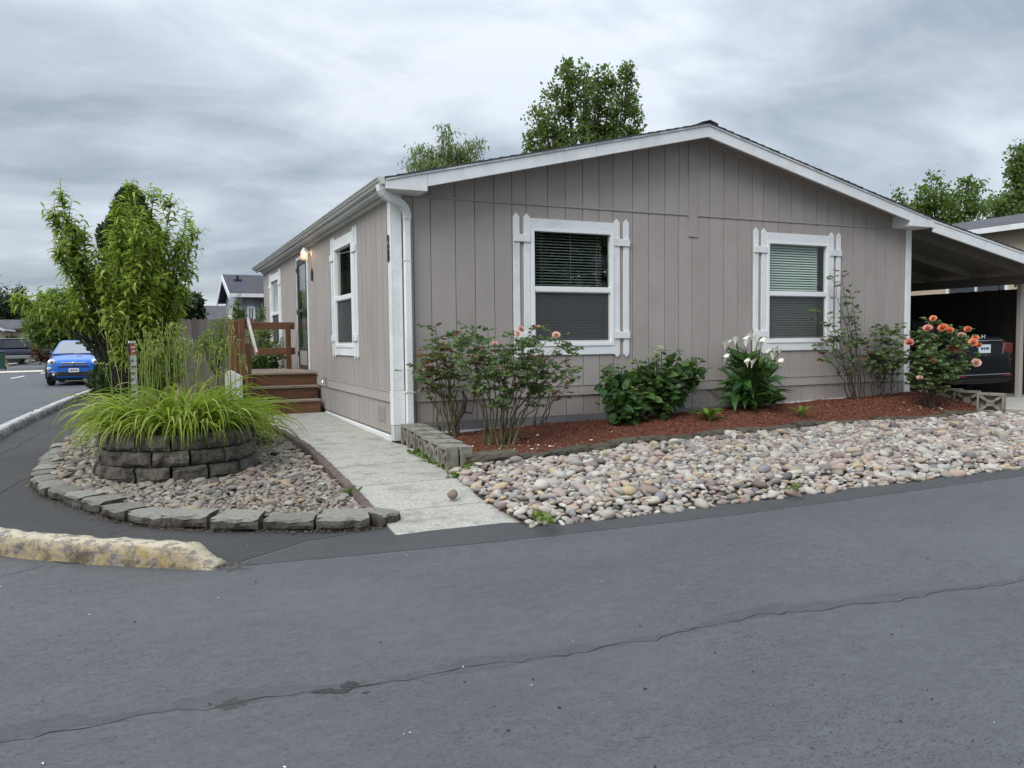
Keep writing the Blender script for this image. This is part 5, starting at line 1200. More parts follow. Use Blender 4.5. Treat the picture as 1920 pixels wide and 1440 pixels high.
# ------------------------------------------------------------------ daylilies
def blade(length, arch, w, seed, n=9):
    """long strap leaf rising then arching over, base at origin, leaning along +Y, V-folded"""
    r = random.Random(seed); V = []; F = []; p = Vector((0, 0, 0)); ang = math.radians(r.uniform(76, 86)); ds = length / n; tw = r.uniform(-.5, .5)
    for i in range(n + 1):
        t = i / n; ww = w * (0.55 + 0.45 * math.sin(PI * min(1, t * 1.1))) * (1 - t ** 3) + 0.0008
        nrm = Vector((0, -math.sin(ang), math.cos(ang))); sd = Vector((math.cos(tw * t), 0, math.sin(tw * t)))
        V += [tuple(p - sd * ww + nrm * ww * 0.5), tuple(p), tuple(p + sd * ww + nrm * ww * 0.5)]
        p = p + Vector((0, math.cos(ang), math.sin(ang))) * ds; ang -= arch / n * (0.35 + 1.5 * t)
        ang = max(ang, math.radians(-84))
    for i in range(n):
        a = i * 3; F += [(a, a + 1, a + 4, a + 3), (a + 1, a + 2, a + 5, a + 4)]
    return np.array(V), np.array(F)
BL = [blade(random.uniform(0.58, 0.95), random.uniform(2.0, 3.3), random.uniform(0.0125, 0.0195), s) for s in range(16)]
def daylily(name, label, centre, n_leaf, spread, keep, seed, zb, size=(0.8, 1.15)):
    root = thing(name, label, 'flowering plant', (centre[0], centre[1], zb)); r = np.random.default_rng(seed)
    a = r.uniform(0, 2 * PI, n_leaf); q = np.sqrt(r.random(n_leaf)) * spread; pos = np.stack([np.cos(a) * q, np.sin(a) * q, np.zeros(n_leaf)], 1)
    # blades lean away from the middle of the clump
    face = np.arctan2(np.sin(a), np.cos(a)) + r.normal(0, 0.75, n_leaf); lean = np.clip(r.normal(0.12, 0.18, n_leaf) + 0.46 * (q / spread) ** 1.5, -0.3, 0.62)
    s = r.uniform(*size, n_leaf); t = r.integers(0, len(BL), n_leaf); wpos = pos + np.array([centre[0], centre[1], zb])
    dist = np.linalg.norm(wpos - CP, axis=1) - q * 0.6 * (np.cos(face - math.atan2(CP[1] - centre[1], CP[0] - centre[0])) > 0.2); order = np.argsort(dist)
    meshes = [np_mesh('leaf', V, F, M['lily'], True) for V, F in BL]
    for i in order[:keep]:
        link('leaf', meshes[t[i]], root, pos[i], (-lean[i], 0, face[i] - PI / 2), (s[i], s[i], s[i])).rotation_mode = 'XYZ'
    rest = order[keep:]; lst = []
    m_ = rotz(face - PI / 2) @ rotx(-lean) * s[:, None, None]
    for k in range(len(BL)):
        ii = rest[t[rest] == k]
        if len(ii):
            V, F = instance(BL[k][0], BL[k][1], m_[ii], pos[ii]); lst.append((V, F, np.repeat(r.random(len(ii)), len(BL[k][0]))))
    if lst:
        V, F, T_ = merge(lst); o = link('foliage', np_mesh('foliage', V, F, M['lily'], True, T_), root); o['kind'] = 'stuff'
    return root
lz = PB + 0.40
dl = daylily('daylily_clump', 'big fountain of bright green daylily leaves and bud stalks filling the round planter', (PC.x + 0.02, PC.y + 0.05), 980, 0.54, 300, 4, lz, (0.76, 1.10))
def stalk_mesh(h, seed):
    r = random.Random(seed); mb = MB(); b = Vector((r.uniform(-.08, .08), r.uniform(-.08, .08), h)); P = bez((0, 0, 0), (0, 0, h * .6), b, 7)
    mb.tube(P, list(np.linspace(0.0045, 0.0026, 7)), 5)
    for k in range(r.randint(3, 4)):
        o_ = P[-1] - Vector((0, 0, k * r.uniform(0.015, 0.05))); a = r.uniform(0, 6.28); l = r.uniform(0.04, 0.12)
        e_ = o_ + Vector((math.cos(a) * l * 0.5, math.sin(a) * l * 0.5, l)); mb.tube([o_, (o_ + e_) / 2 + Vector((0, 0, -0.008)), e_], [0.0036, 0.003, 0.0027], 4)
        for c in range(r.randint(1, 3)):
            d = Vector((r.uniform(-.6, .6), r.uniform(-.6, .6), 1)).normalized(); bl = r.uniform(0.018, 0.05)
            mb.tube([e_, e_ + d * bl * .35, e_ + d * bl * .75, e_ + d * bl], [0.002, 0.0066, 0.006, 0.0015], 5)
    return mb.mesh('flower_stalk', M['lilystalk'])
SM = [stalk_mesh(h, i) for i, h in enumerate((0.78, 0.84, 0.9, 0.97, 1.04, 0.74, 0.88, 0.95))]
rs = random.Random(12)
def stalks(root, spec):
    off = WL[root.name]
    for (u, v, y) in spec:
        tp = ony(u, v, y); h = tp.z - off.z; k = rs.randrange(len(SM)); hh = (0.78, 0.84, 0.9, 0.97, 1.04, 0.74, 0.88, 0.95)[k]; s = h / hh
        link('flower_stalk', SM[k], root, (tp.x - off.x, tp.y - off.y, 0), (rs.uniform(-.04, .04), rs.uniform(-.04, .04), rs.uniform(0, 6.28)), (1.0, 1.0, s))
spec = []
for k in range(34):
    u = rs.uniform(255, 432); y = rs.uniform(-0.75, -0.1); v = rs.uniform(632, 700) if u < 300 else rs.uniform(628, 705); spec.append((u, v, y))
spec += [(208, 602, -0.5), (222, 614, -0.55), (229, 644, -0.6), (232, 670, -0.5), (240, 668, -0.75), (218, 690, -0.7), (428, 612, -0.4), (434, 650, -0.5), (441, 655, -0.55), (460, 688, -0.6), (447, 680, -0.65), (425, 700, -0.6), (262, 640, -0.3), (345, 622, -0.2), (392, 625, -0.3), (372, 630, -0.2)]
stalks(dl, spec)
dl2 = daylily('daylily_clump', 'second patch of daylilies with bud stalks on the ground behind the round planter', (-2.25, 1.15), 420, 0.62, 120, 6, -0.10, (1.0, 1.5))
spec = []
for k in range(20): spec.append((rs.uniform(262, 425), rs.uniform(622, 672), rs.uniform(0.7, 1.6)))
stalks(dl2, spec)
# weeds and grass tufts: loose low plants nobody could count
def tuft(name, pts, n, size, mat, parent=None, seed=0, tm=LANCE, spread=0.05, up=0.6):
    r = np.random.default_rng(seed); P = []; 
    for p in pts: P.append(np.array(p)[None] + r.normal(0, 1, (n, 3)) * np.array([spread, spread, 0.004]))
    P = np.concatenate(P); Dv = r.normal(0, 1, P.shape); Dv[:, 2] = np.abs(Dv[:, 2]) * 0.6 + up
    o = link(name, np_mesh(name, *[x for x in scatter(tm[0], P, unit(Dv), np.tile([0, 0, 1.0], (len(P), 1)) + r.normal(0, .3, P.shape), r.uniform(size * .5, size, len(P)), r)][:2], mat, False), parent); o['kind'] = 'stuff'; return o
pts = [(0.02 + random.uniform(-.04, .03), y, wz(y) + 0.0) for y in np.linspace(-2.2, -0.9, 12)] + [(0.14, -2.1, -0.07), (0.2, -2.12, -0.07), (0.1, -2.2, -0.09)]
tuft('weeds', pts, 22, 0.07, M['weed'], None, 3, OVATE, 0.045)
tuft('weeds', [tuple(onz(u, v, -0.14)) for u, v in ((1010, 968), (1020, 976), (1488, 918), (1493, 914), (1025, 980))], 14, 0.06, M['weed'], None, 4, OVATE, 0.03)
tuft('weeds', [tuple(onz(u, v, 0.0)) for u, v in ((1098, 840), (1105, 838), (1060, 848), (930, 850), (950, 842))], 14, 0.07, M['weed'], None, 5, LANCE, 0.025, 1.0)
tuft('weeds', [tuple(onz(u, v, -0.12)) for u, v in ((305, 902), (312, 900), (172, 850), (182, 846), (190, 842), (655, 925), (480, 835))], 18, 0.10, M['weed'], None, 6, LANCE, 0.03, 0.7)
tuft('weeds', [tuple(onz(u, v, RZ)) for u, v in ((75, 1040), (88, 1043), (80, 1035))], 14, 0.06, M['weed'], None, 7, OVATE, 0.02, 0.9)
# brown debris along the foot of the block edging and the kerb end
r_ = np.random.default_rng(31); P = []
for (x, y), (x2, y2) in zip(path1[:-1], path1[1:]):
    for k in range(70):
        t = r_.random(); n_ = np.array([y2 - y, -(x2 - x)]); n_ /= np.linalg.norm(n_); q = -abs(r_.normal(0, 0.045)) - 0.005
        P.append((x + (x2 - x) * t + n_[0] * q, y + (y2 - y) * t + n_[1] * q, RZ + 0.012))
for k in range(90): p = onz(425 + r_.normal(0, 22), 1063 + r_.normal(0, 4), RZ); P.append((p.x, p.y, RZ + 0.012))
P = np.array(P); n = len(P); mats = rotz(r_.uniform(0, 6.28, n)) @ rotx(r_.normal(0, .4, n)) * np.stack([r_.uniform(.005, .02, n), r_.uniform(.003, .008, n), r_.uniform(.004, .01, n)], 1)[:, None, :]
V, F = instance(cv, cf, mats, P); o = link('leaf_litter', np_mesh('leaf_litter', V, F, M['litter'], False, np.repeat(r_.random(n), 5)), None); o['kind'] = 'stuff'

# ------------------------------------------------------------------ roses
def petal(w, l, curl, n=4):
    V = []; F = []
    for i in range(n + 1):
        t = i / n; ww = w * math.sin(PI * (0.12 + 0.62 * t)); z = l * t; y = curl * t * t
        V += [(-ww, y + abs(ww) * -0.35, z), (0, y, z), (ww, y + abs(ww) * -0.35, z)]
    for i in range(n): a = i * 3; F += [(a, a + 1, a + 4, a + 3), (a + 1, a + 2, a + 5, a + 4)]
    return V, F
def rose_bloom(seed, mat, rings=4, name='bloom'):
    """full rose, about 1 unit across, facing +Z"""
    r = random.Random(seed); mb = MB()
    for k in range(rings):
        n = (4, 5, 6, 7, 8)[k]; rad = 0.02 + 0.045 * k; tilt = -0.16 + 0.17 * k; l = 0.50 - 0.015 * k + (0.05 if k == 1 else 0); w = 0.13 + 0.045 * k
        for j in range(n):
            a = 2 * PI * (j + 0.5 * (k % 2)) / n + r.uniform(-.15, .15); V, F = petal(w * r.uniform(.85, 1.15), l * r.uniform(.85, 1.1), (-0.14 if k < 2 else 0.0) + 0.06 * k)
            Mx = Matrix.Rotation(a, 3, 'Z') @ Matrix.Rotation(-(tilt + r.uniform(-.08, .08)), 3, 'X')
            mb.add([Mx @ Vector(p) + Vector((-math.sin(a) * rad, math.cos(a) * rad, 0.02 * (3 - k))) for p in V], F)
    return mb.mesh(name, mat, True)
RB = {k: [rose_bloom(s, M[k], n_) for s, n_ in ((1, 4), (2, 5), (3, 4))] for k in ('pink', 'orange', 'pinkdeep')}
def rose_bush(name, label, base, canes, seed, leafdens=1.0, leaf0=0.35, leafsize=(0.035, 0.062), red=0.06, rad=0.011, canemat='cane', leafmatn='rose', twigs=5, nleaf_tw=3, group=None):
    """canes: list of (u, v, y, base dx) targets in the photo; leaves in sprays of five on twigs along the upper canes"""
    b = Vector(base); root = thing(name, label, 'rose bush', b, 0, group); r = random.Random(seed); mb = MB(); P_, D_, S_ = [], [], []; P2, D2, S2 = [], [], []
    def spray(p, d, big=1.0, redp=red):
        d = d.normalized(); sd = d.cross(Vector((r.gauss(0, .3), r.gauss(0, .3), 1))).normalized(); isred = r.random() < redp; pl_ = (P2, D2, S2) if isred else (P_, D_, S_)
        L_ = r.uniform(0.07, 0.12) * big; e_ = p + d * L_ + Vector((0, 0, -0.015)); mb.tube([p, (p + e_) / 2 + Vector((0, 0, .004)), e_], 0.0012, 3, False)
        for f, side in ((1.0, 0), (0.72, 1), (0.72, -1), (0.38, 1), (0.38, -1)):
            dd = (d + sd * side * 1.2 + Vector((0, 0, r.uniform(-.35, .1)))).normalized(); pl_[0].append(p.lerp(e_, f)); pl_[1].append(dd); pl_[2].append(r.uniform(*leafsize) * big)
    for (u, v, y, bx) in canes:
        tip = ony(u, v, y); o_ = b + Vector((bx * 1.25 + r.uniform(-.03, .03), r.uniform(-.09, .09), -0.03)); m_ = o_.lerp(tip, 0.5) + Vector(((o_.x - tip.x) * 0.22, r.uniform(-.08, .08), (tip.z - o_.z) * 0.10))
        P = bez(o_, m_, tip, 12)
        for i in range(1, 11): P[i] += Vector((r.gauss(0, .016), r.gauss(0, .016), r.gauss(0, .008)))
        mb.tube(P, list(np.linspace(rad * r.uniform(.8, 1.2), rad * 0.32, 12)), 5)
        for q in range(int(twigs * leafdens + r.random())):
            t = leaf0 + (1 - leaf0) * r.random() ** 0.75; i = min(int(t * 11), 10); p = P[i].lerp(P[i + 1], t * 11 - i); a = r.uniform(0, 6.28)
            d = Vector((math.cos(a), math.sin(a), r.uniform(0.1, 0.9))); ln = r.uniform(0.05, 0.22); e_ = p + d.normalized() * ln; mb.tube([p, p.lerp(e_, .5) + Vector((0, 0, .01)), e_], [0.0035, 0.0028, 0.002], 4, False)
            for k in range(nleaf_tw):
                a2 = r.uniform(0, 6.28); spray(p.lerp(e_, 0.35 + 0.65 * k / max(1, nleaf_tw - 1)), Vector((math.cos(a2), math.sin(a2), r.uniform(-.1, .5))), r.uniform(.8, 1.15))
        for k in range(2 if leafdens > 0.2 else 0): a2 = r.uniform(0, 6.28); spray(P[-1], Vector((math.cos(a2), math.sin(a2), .5)), 0.9, red * 2)
    mb.build('canes', M[canemat], root)
    for nm, (p_, d_, s_), mt in (('foliage', (P_, D_, S_), leafmatn), ('young_leaves', (P2, D2, S2), 'rosered')):
        if p_:
            p_, d_, s_ = np.array(p_), np.array(d_), np.array(s_); up = np.tile([0, -0.55, 0.75], (len(p_), 1)) + rng.normal(0, .6, (len(p_), 3))
            foliage(nm, [scatter(OVATE[0], p_, d_, up, s_, rng)], M[mt], root, b)
    return root
def blooms(root, spec, kind):
    off = WL[root.name]; r = random.Random(len(spec) * 7)
    for (u, v, y, size, *kk) in spec:
        p = ony(u, v, y); k = kk[0] if kk else kind; size *= 0.84
        dv = Vector((CP[0] - p.x, CP[1] - p.y, 0)).normalized(); tl = Vector((dv.x * 0.8 + r.uniform(-.3, .3), dv.y * 0.8 + r.uniform(-.3, .3), 0.62)).normalized()
        link('bloom', RB[k][r.randrange(3)], root, p - off - tl * size * 0.2, tl.to_track_quat('Z', 'Y').to_euler(), (size,) * 3)
def onbed(u, v, y):
    p = ony(u, v, y); p.z = mz(p.x, y) - 0.01; return p
b1 = onbed(938, 832, -1.15)
cn = [(u, v, b1.y + dy, bx) for u, v, dy, bx in (
    (1000, 615, 0.1, .05), (1035, 622, -0.1, .08), (985, 640, -0.25, .02), (945, 660, 0.15, .0), (1060, 650, 0.1, .1), (905, 645, -0.1, -.06), (875, 640, 0.2, -.08), (915, 620, 0.25, -.03),
    (965, 625, 0.2, .04), (1085, 655, 0.0, .1), (1020, 660, -0.3, .06), (930, 690, -0.3, -.02), (890, 680, -0.2, -.1), (860, 660, 0.1, -.1), (1075, 700, -0.1, .12), (1045, 690, 0.2, .1), (975, 680, 0.25, .02), (850, 625, 0.0, -0.1), (1010, 640, 0.3, 0.05), (890, 615, 0.05, -.06), (960, 650, -0.2, 0.0), (1055, 630, .15, .07))]
ro1 = rose_bush('rose_bush', 'large leafy rose bush with pale pink blooms below the left front window', b1, cn, 3, 1.5, 0.42, twigs=6, nleaf_tw=3)
blooms(ro1, [(977, 617, b1.y - .05, 0.09), (971, 625, b1.y - .15, 0.085), (1010, 613, b1.y, 0.06), (1043, 628, b1.y - .1, 0.10), (928, 645, b1.y - .2, 0.075)], 'pink')
b2 = onbed(848, 812, -0.42)
cn = [(u, v, b2.y + dy, bx) for u, v, dy, bx in ((805, 640, 0.05, -.03), (815, 612, 0.1, .0), (790, 670, -0.1, -.05), (830, 650, 0.0, .02), (850, 660, -0.1, .06), (800, 700, -.15, -.08), (865, 690, .05, .08), (785, 690, .1, -.06), (822, 670, -.2, 0), (840, 630, .12, .03), (812, 655, -.1, -.02))]
ro2 = rose_bush('rose_bush', 'leggy rose bush with gnarled old trunk and reddish leaves, nearest the house corner', b2, cn, 5, 1.2, 0.45, red=0.22, twigs=5)
mb = MB(); mb.tube([b2 + Vector((0.03, -.02, -.05)), b2 + Vector((0.05, 0, 0.10)), b2 + Vector((0.06, 0.01, 0.2)), b2 + Vector((0.14, 0, 0.32)), b2 + Vector((0.17, -.01, 0.46)), b2 + Vector((0.14, 0, 0.55))], [0.05, 0.043, 0.036, 0.034, 0.028, 0.012], 8)
mb.tube([b2 + Vector((0.14, 0, 0.3)), b2 + Vector((0.25, 0, 0.28)), b2 + Vector((0.29, 0, 0.42)), b2 + Vector((0.28, .02, 0.62))], [0.014, 0.013, 0.011, 0.006], 6); mb.build('old_trunk', M['canebrown'], ro2)
b3 = onbed(1008, 806, -0.40)
cn = [(u, v, b3.y + dy, bx) for u, v, dy, bx in ((1040, 735, 0.0, .02), (1065, 730, .05, .04), (1050, 680, -.05, .02), (1028, 690, 0, .0), (1070, 690, -.1, .05), (1020, 720, .1, -.02))]
ro3 = rose_bush('rose_bush', 'thin nearly bare rose stems with dark red leaves, right of the pink rose', b3, cn, 9, 0.35, 0.6, red=0.7, rad=0.007, canemat='canebrown', twigs=4)
b4 = ony(1610, 752, -0.30); b4.z = mz(b4.x, -0.3) - 0.01
cn = [(u, v, -0.30 + dy, bx) for u, v, dy, bx in ((1578, 510, -.02, -.02), (1560, 520, 0.05, -.06), (1548, 590, 0, -.1), (1530, 585, .02, -.1), (1600, 560, .0, .05), (1592, 610, .08, .0), (1525, 650, -.15, -.14), (1545, 640, .1, -.1), (1575, 620, -.1, 0), (1605, 630, .05, .08), (1560, 650, -.2, -.05), (1590, 650, -.15, .03))]
ro4 = rose_bush('rose_bush', 'tall sparse rose bush with thin upright canes in front of the right front window', b4, cn, 11, 0.95, 0.40, red=0.12, rad=0.009, canemat='canebrown', twigs=6, nleaf_tw=2)
b5 = ony(1650, 750, -0.28); b5.z = mz(b5.x, -0.28) - 0.01
cn = [(u, v, -0.28 + dy, bx) for u, v, dy, bx in ((1640, 620, 0, .0), (1655, 612, .05, .03), (1625, 640, -.1, -.05), (1670, 640, .0, .06), (1690, 615, -.05, .1), (1685, 650, .1, .1), (1660, 660, -.2, .04), (1640, 660, -.15, 0), (1695, 660, -.15, .12), (1670, 625, .1, .06), (1630, 670, .1, -.05), (1675, 680, -.2, .08))]
ro5 = rose_bush('rose_bush', 'bushy dark green rose without blooms beside the right corner board', b5, cn, 13, 1.4, 0.40, red=0.03, rad=0.008, canemat='canebrown', twigs=6)
b6 = onbed(1738, 758, -0.85)
cn = [(u, v, b6.y + dy, bx) for u, v, dy, bx in ((1750, 605, 0, 0), (1768, 615, .05, .02), (1735, 625, -.1, -.02), (1785, 620, .0, .04), (1810, 615, .1, .06), (1822, 640, 0, .08), (1705, 645, .0, -.06), (1720, 660, -.15, -.05), (1760, 660, -.2, .02), (1790, 650, -.1, .05), (1800, 680, -.1, .08), (1825, 670, .1, .1), (1700, 690, -.05, -.08), (1745, 680, -.2, 0), (1725, 705, -.15, -.03), (1775, 700, -.2, .04), (1760, 640, .15, .02), (1770, 715, -.1, .05), (1800, 635, -.15, .05), (1715, 625, .1, -.05))]
ro6 = rose_bush('rose_bush', 'rose bush full of coral orange blooms at the driveway corner', b6, cn, 15, 1.45, 0.35, leafsize=(0.04, 0.07), red=0.01, rad=0.009, canemat='canebrown', twigs=6)
blooms(ro6, [(1750, 597, b6.y, .115), (1768, 614, b6.y - .1, .155), (1781, 620, b6.y - .15, .145), (1740, 615, b6.y - .1, .14, 'pinkdeep'), (1815, 618, b6.y, .14), (1803, 631, b6.y - .15, .165, 'pinkdeep'), (1829, 633, b6.y, .115), (1825, 642, b6.y - .12, .15), (1836, 648, b6.y - .05, .12), (1705, 643, b6.y - .15, .165, 'pinkdeep'), (1750, 677, b6.y - .22, .125), (1831, 680, b6.y - .15, .145, 'pink'), (1725, 709, b6.y - .22, .11, 'pink'), (1752, 632, b6.y - .22, .07, 'pink')], 'orange')
for o_ in ro6.children:
    if o_.name.startswith('bloom') and False: pass

# ------------------------------------------------------------------ hydrangeas, calla lily, ferns
HM = [np_mesh('leaf', *ovate(0.37, 5, 0.25, 0.22), M['hyd'], True), np_mesh('leaf', *ovate(0.40, 5, 0.45, 0.3), M['hyd'], True), np_mesh('leaf', *ovate(0.34, 5, 0.1, 0.35), M['hyd'], True)]
def bud_mesh(seed):
    r = random.Random(seed); mb = MB()
    for k in range(26):
        a, q = r.uniform(0, 6.28), math.sqrt(r.random()) * 0.045; mb.lathe([(0.003, 0), (0.008, .004), (0.007, .009), (0.002, .011)], (math.cos(a) * q, math.sin(a) * q, 0.012 * (1 - (q / 0.045) ** 2)), 5)
    return mb.mesh('flower_bud', M['hydbud'])
BUD = [bud_mesh(1), bud_mesh(2)]
def crown(*a, **k): return crown_(*a, **k)
def lob_at(stems, b):
    L_ = []
    for (u, v, y) in stems[::2]: c = b.lerp(ony(u, v, y), 0.68); L_.append(((c.x, min(c.y, -0.14), c.z), (0.14, 0.10, 0.13)))
    return L_
def hydrangea(label, base, stems, seed, buds):
    b = Vector(base); root = thing('hydrangea', label, 'shrub', b, 0, 'hydrangeas in the mulch bed'); r = random.Random(seed); mb = MB(); n = 0
    for (u, v, y) in stems:
        tip = ony(u, v, y); o_ = b + Vector((r.uniform(-.06, .06), r.uniform(-.05, .05), -0.03)); P = bez(o_, o_.lerp(tip, .5) + Vector((0, 0, .08)), tip, 8); mb.tube(P, list(np.linspace(.010, .005, 8)), 5)
        for k in range(8):                                             # opposite pairs, larger below
            t = 0.35 + 0.65 * k / 7 if k < 7 else 0.97; f = t * 7; i = min(int(f), 6); p = P[i].lerp(P[i + 1], f - i); a = k * PI / 2 + r.uniform(-.4, .4)
            for s in (0, PI):
                if n >= 300: break
                d = Vector((math.cos(a + s), math.sin(a + s), r.uniform(0.0, 0.45))).normalized(); q = Matrix(orient(np.array([d[:]]), np.array([[r.gauss(0, .35) + d.x * .5, r.gauss(0, .3) + d.y * .5 - 0.55, 0.8]]))[0]).to_euler()
                sz = r.uniform(0.105, 0.165) * (1.0 if k < 6 else 0.62); link('leaf', HM[r.randrange(3)], root, p + d * 0.02 - b, q, (sz,) * 3); n += 1
    V_, F_, T_ = crown(lob_at(stems, b), 46, 6, .05, .13, OVATE[0], seed); o_ = link('foliage', np_mesh('foliage', V_ - np.array(b), F_, M['hyd'], True, T_), root); o_['kind'] = 'stuff'
    mb.build('stems', M['canebrown'], root)
    for (u, v, y) in buds: link('flower_bud', BUD[r.randrange(2)], root, ony(u, v, y) - b, (r.uniform(-.5, .2), r.uniform(-.3, .3), r.uniform(0, 6)), (r.uniform(.7, 1.0),) * 3)
    return root
bh = onbed(1243, 782, -0.36); y_ = bh.y
hydrangea('taller hydrangea bush with yellow-green buds between the two front windows', bh, [(1215, 672, y_), (1240, 655, y_ + .1), (1275, 655, y_), (1300, 668, y_ - .05), (1318, 672, y_ + .1), (1195, 690, y_ - .1), (1250, 690, y_ - .2), (1285, 695, y_ - .15), (1225, 715, y_ - .2), (1265, 725, y_ - .25), (1205, 735, y_ - .2), (1310, 690, y_ + .1), (1240, 755, y_ - .22), (1280, 745, y_ - .1), (1190, 672, y_ + .1), (1230, 668, y_ - .1), (1260, 668, y_ + .12), (1305, 710, y_)], 3,
          [(1238, 652, y_ - .02), (1228, 661, y_), (1250, 658, y_ + .1), (1192, 675, y_ + .1), (1272, 646, y_), (1305, 658, y_), (1214, 668, y_)])
bh2 = onbed(1170, 786, -0.42); y_ = bh2.y
hydrangea('lower spreading hydrangea bush at the left of the hydrangea pair', bh2, [(1135, 690, y_), (1150, 682, y_ + .1), (1165, 690, y_ - .05), (1185, 700, y_), (1150, 735, y_ - .2), (1175, 735, y_ - .2), (1195, 745, y_ - .2), (1140, 755, y_ - .15), (1160, 765, y_ - .22), (1205, 765, y_ - .15), (1185, 775, y_ - .2), (1215, 745, y_ - .1), (1200, 720, y_)], 7,
          [(1130, 687, y_), (1185, 697, y_), (1204, 703, y_ + .05), (1184, 727, y_ - .15), (1210, 738, y_ - .15), (1190, 732, y_ - .15), (1182, 680, y_ + .1)])
def arrow_leaf(seed):
    r = random.Random(seed); n = 7; V = []; F = []; dr = r.uniform(.15, .5)
    for i in range(n + 1):
        t = i / n; ww = [0.13, 0.24, 0.26, 0.235, 0.195, 0.14, 0.07, 0.0][i]; z = -dr * t * t + 0.03 * math.sin(t * 9 + seed); back = -0.14 if i == 0 else (-0.03 if i == 1 else 0)
        V += [(-ww, t + back, z + ww * 0.35 + 0.02 * math.sin(t * 11 + seed)), (0, t, z), (ww, t + back, z + ww * .35 - 0.02 * math.sin(t * 10 + seed))]
    for i in range(n): a = i * 3; F += [(a, a + 1, a + 4, a + 3), (a + 1, a + 2, a + 5, a + 4)]
    return np_mesh('leaf', np.array(V), np.array(F), M['calla'], True)
AL = [arrow_leaf(s) for s in range(5)]
def spathe_mesh(seed):
    mb = MB(); n, m = 7, 14; vs = []; fs = []
    for i in range(n + 1):
        t = i / n; rad = 0.03 + 0.30 * t ** 1.7; h = 0.75 * t
        for j in range(m + 1):
            a = -PI * 1.06 + 2 * PI * 1.06 * j / m; fl = max(0, math.cos(a)); rr = rad * (1 + 0.35 * t * t * fl); hh = h + 0.30 * fl * t * t - 0.12 * t ** 3 * (1 - fl)
            vs.append((rr * math.sin(a) * (1 - .05 * (abs(a) > PI)), rr * math.cos(a), hh))
    for i in range(n):
        for j in range(m): a = i * (m + 1) + j; fs.append((a, a + 1, a + m + 2, a + m + 1))
    mb.add(vs, fs); mb.tube([(0, 0, 0.1), (0, 0, 0.35), (0, 0.01, 0.55)], [0.03, 0.035, 0.015], 6)
    return mb.mesh('bloom', M['spathe'], True)
SPM = spathe_mesh(1)
bc = ony(1408, 769, -0.36); bc.z = mz(bc.x, -0.36) - 0.01
ca = thing('calla_lily', 'calla lily clump with large dark leaves and white trumpet blooms by the right front window', 'flowering plant', bc); r = random.Random(2); mb = MB()
for k in range(150):
    a = r.uniform(0, 6.28); q = r.random(); hgt = r.uniform(0.08, 0.62) if q < .85 else r.uniform(.55, .75); rad = r.uniform(0.05, 0.36) * (1.15 - 0.55 * hgt / 0.75)
    p = Vector((math.cos(a) * rad * 1.12, math.sin(a) * rad * 0.75, hgt)); o_ = Vector((math.cos(a) * .07, math.sin(a) * .06, 0)); mb.tube(bez(o_, o_ + Vector((0, 0, hgt * .7)), p, 5), 0.006, 4, False)
    d = Vector((math.cos(a) * 0.75 + r.gauss(0, .25), math.sin(a) * .75 + r.gauss(0, .25), r.uniform(-.35, .45) if hgt < .45 else r.uniform(0.3, 1.3))).normalized()
    q_ = Matrix(orient(np.array([d[:]]), np.array([[r.gauss(0, .3) + d.x * .4, r.gauss(0, .25) - .6, 0.8]]))[0]).to_euler(); s = r.uniform(0.17, 0.29); link('leaf', AL[r.randrange(5)], ca, p, q_, (s * .82, s, s))
for (u, v, dy, s) in ((1360, 648, 0, .075), (1364, 643, .05, .07), (1379, 640, 0, .08), (1396, 637, .03, .085), (1398, 645, -.05, .08), (1409, 628, .0, .10), (1420, 636, .05, .085), (1428, 642, -.02, .085), (1424, 648, -.1, .085), (1452, 655, 0, .085), (1461, 658, .05, .07), (1438, 662, -.05, .08), (1450, 668, -.1, .09), (1409, 679, -.22, .10), (1402, 680, -.2, .08), (1461, 680, -.05, .08), (1359, 671, -.1, .075), (1378, 634, .1, .05)):
    p = ony(u, v, bc.y + dy) - bc; a = r.uniform(0, 6.28)
    st = bez((p.x * .3, p.y * .3, 0), (p.x * .6, p.y * .6, p.z * .8), p - Vector((0, 0, s * .55)), 6); mb.tube(st, 0.0065, 5, False); link('bloom', SPM, ca, p - Vector((0, 0, s * .8)), (r.uniform(-.25, .25), r.uniform(-.3, .3), r.uniform(PI * .5, PI * 1.7)), (s * 1.55,) * 3)
mb.build('stalks', M['calla'], ca, local=True)
def frond_mesh(seed):
    r = random.Random(seed); V = []; F = []; p = Vector((0, 0, 0)); ang = math.radians(76); n = 13; b = 0
    for i in range(n):
        t = i / n; q = p + Vector((0, math.cos(ang), math.sin(ang))) / n; w = 0.16 * math.sin(PI * (0.12 + .88 * t)) ** .8; up = Vector((0, -math.sin(ang), math.cos(ang)))
        for s in (-1, 1):
            V += [tuple(p), tuple(p.lerp(q, .9)), tuple(p.lerp(q, .9) + Vector((s * w, 0, 0)) + (q - p) * .6 + up * 0.03), tuple(p + Vector((s * w * .6, 0, 0)) + up * 0.02)]; F.append((b, b + 1, b + 2, b + 3)); b += 4
        p = q; ang -= 0.10 + 0.05 * t
    return np_mesh('frond', np.array(V), np.array(F), M['fern'], False)
FM = [frond_mesh(1), frond_mesh(2)]
for lab, u, v, z, nf, s in (('light green young fern in the mulch, left of the calla lily base', 1330, 793, 0.03, 15, 0.33), ('small yellowish fern tuft in the mulch, right of the calla lily', 1503, 783, 0.04, 9, 0.25)):
    p = onz(u, v, z); f = thing('fern', lab, 'fern', p, 0, 'ferns in the mulch')
    for k in range(nf):
        ss = s * random.uniform(.75, 1.15); link('frond', FM[k % 2], f, (0, 0, -0.01), (random.uniform(-.25, .1), 0, 2 * PI * k / nf + random.uniform(-.3, .3)), (ss * 0.8, ss, ss))
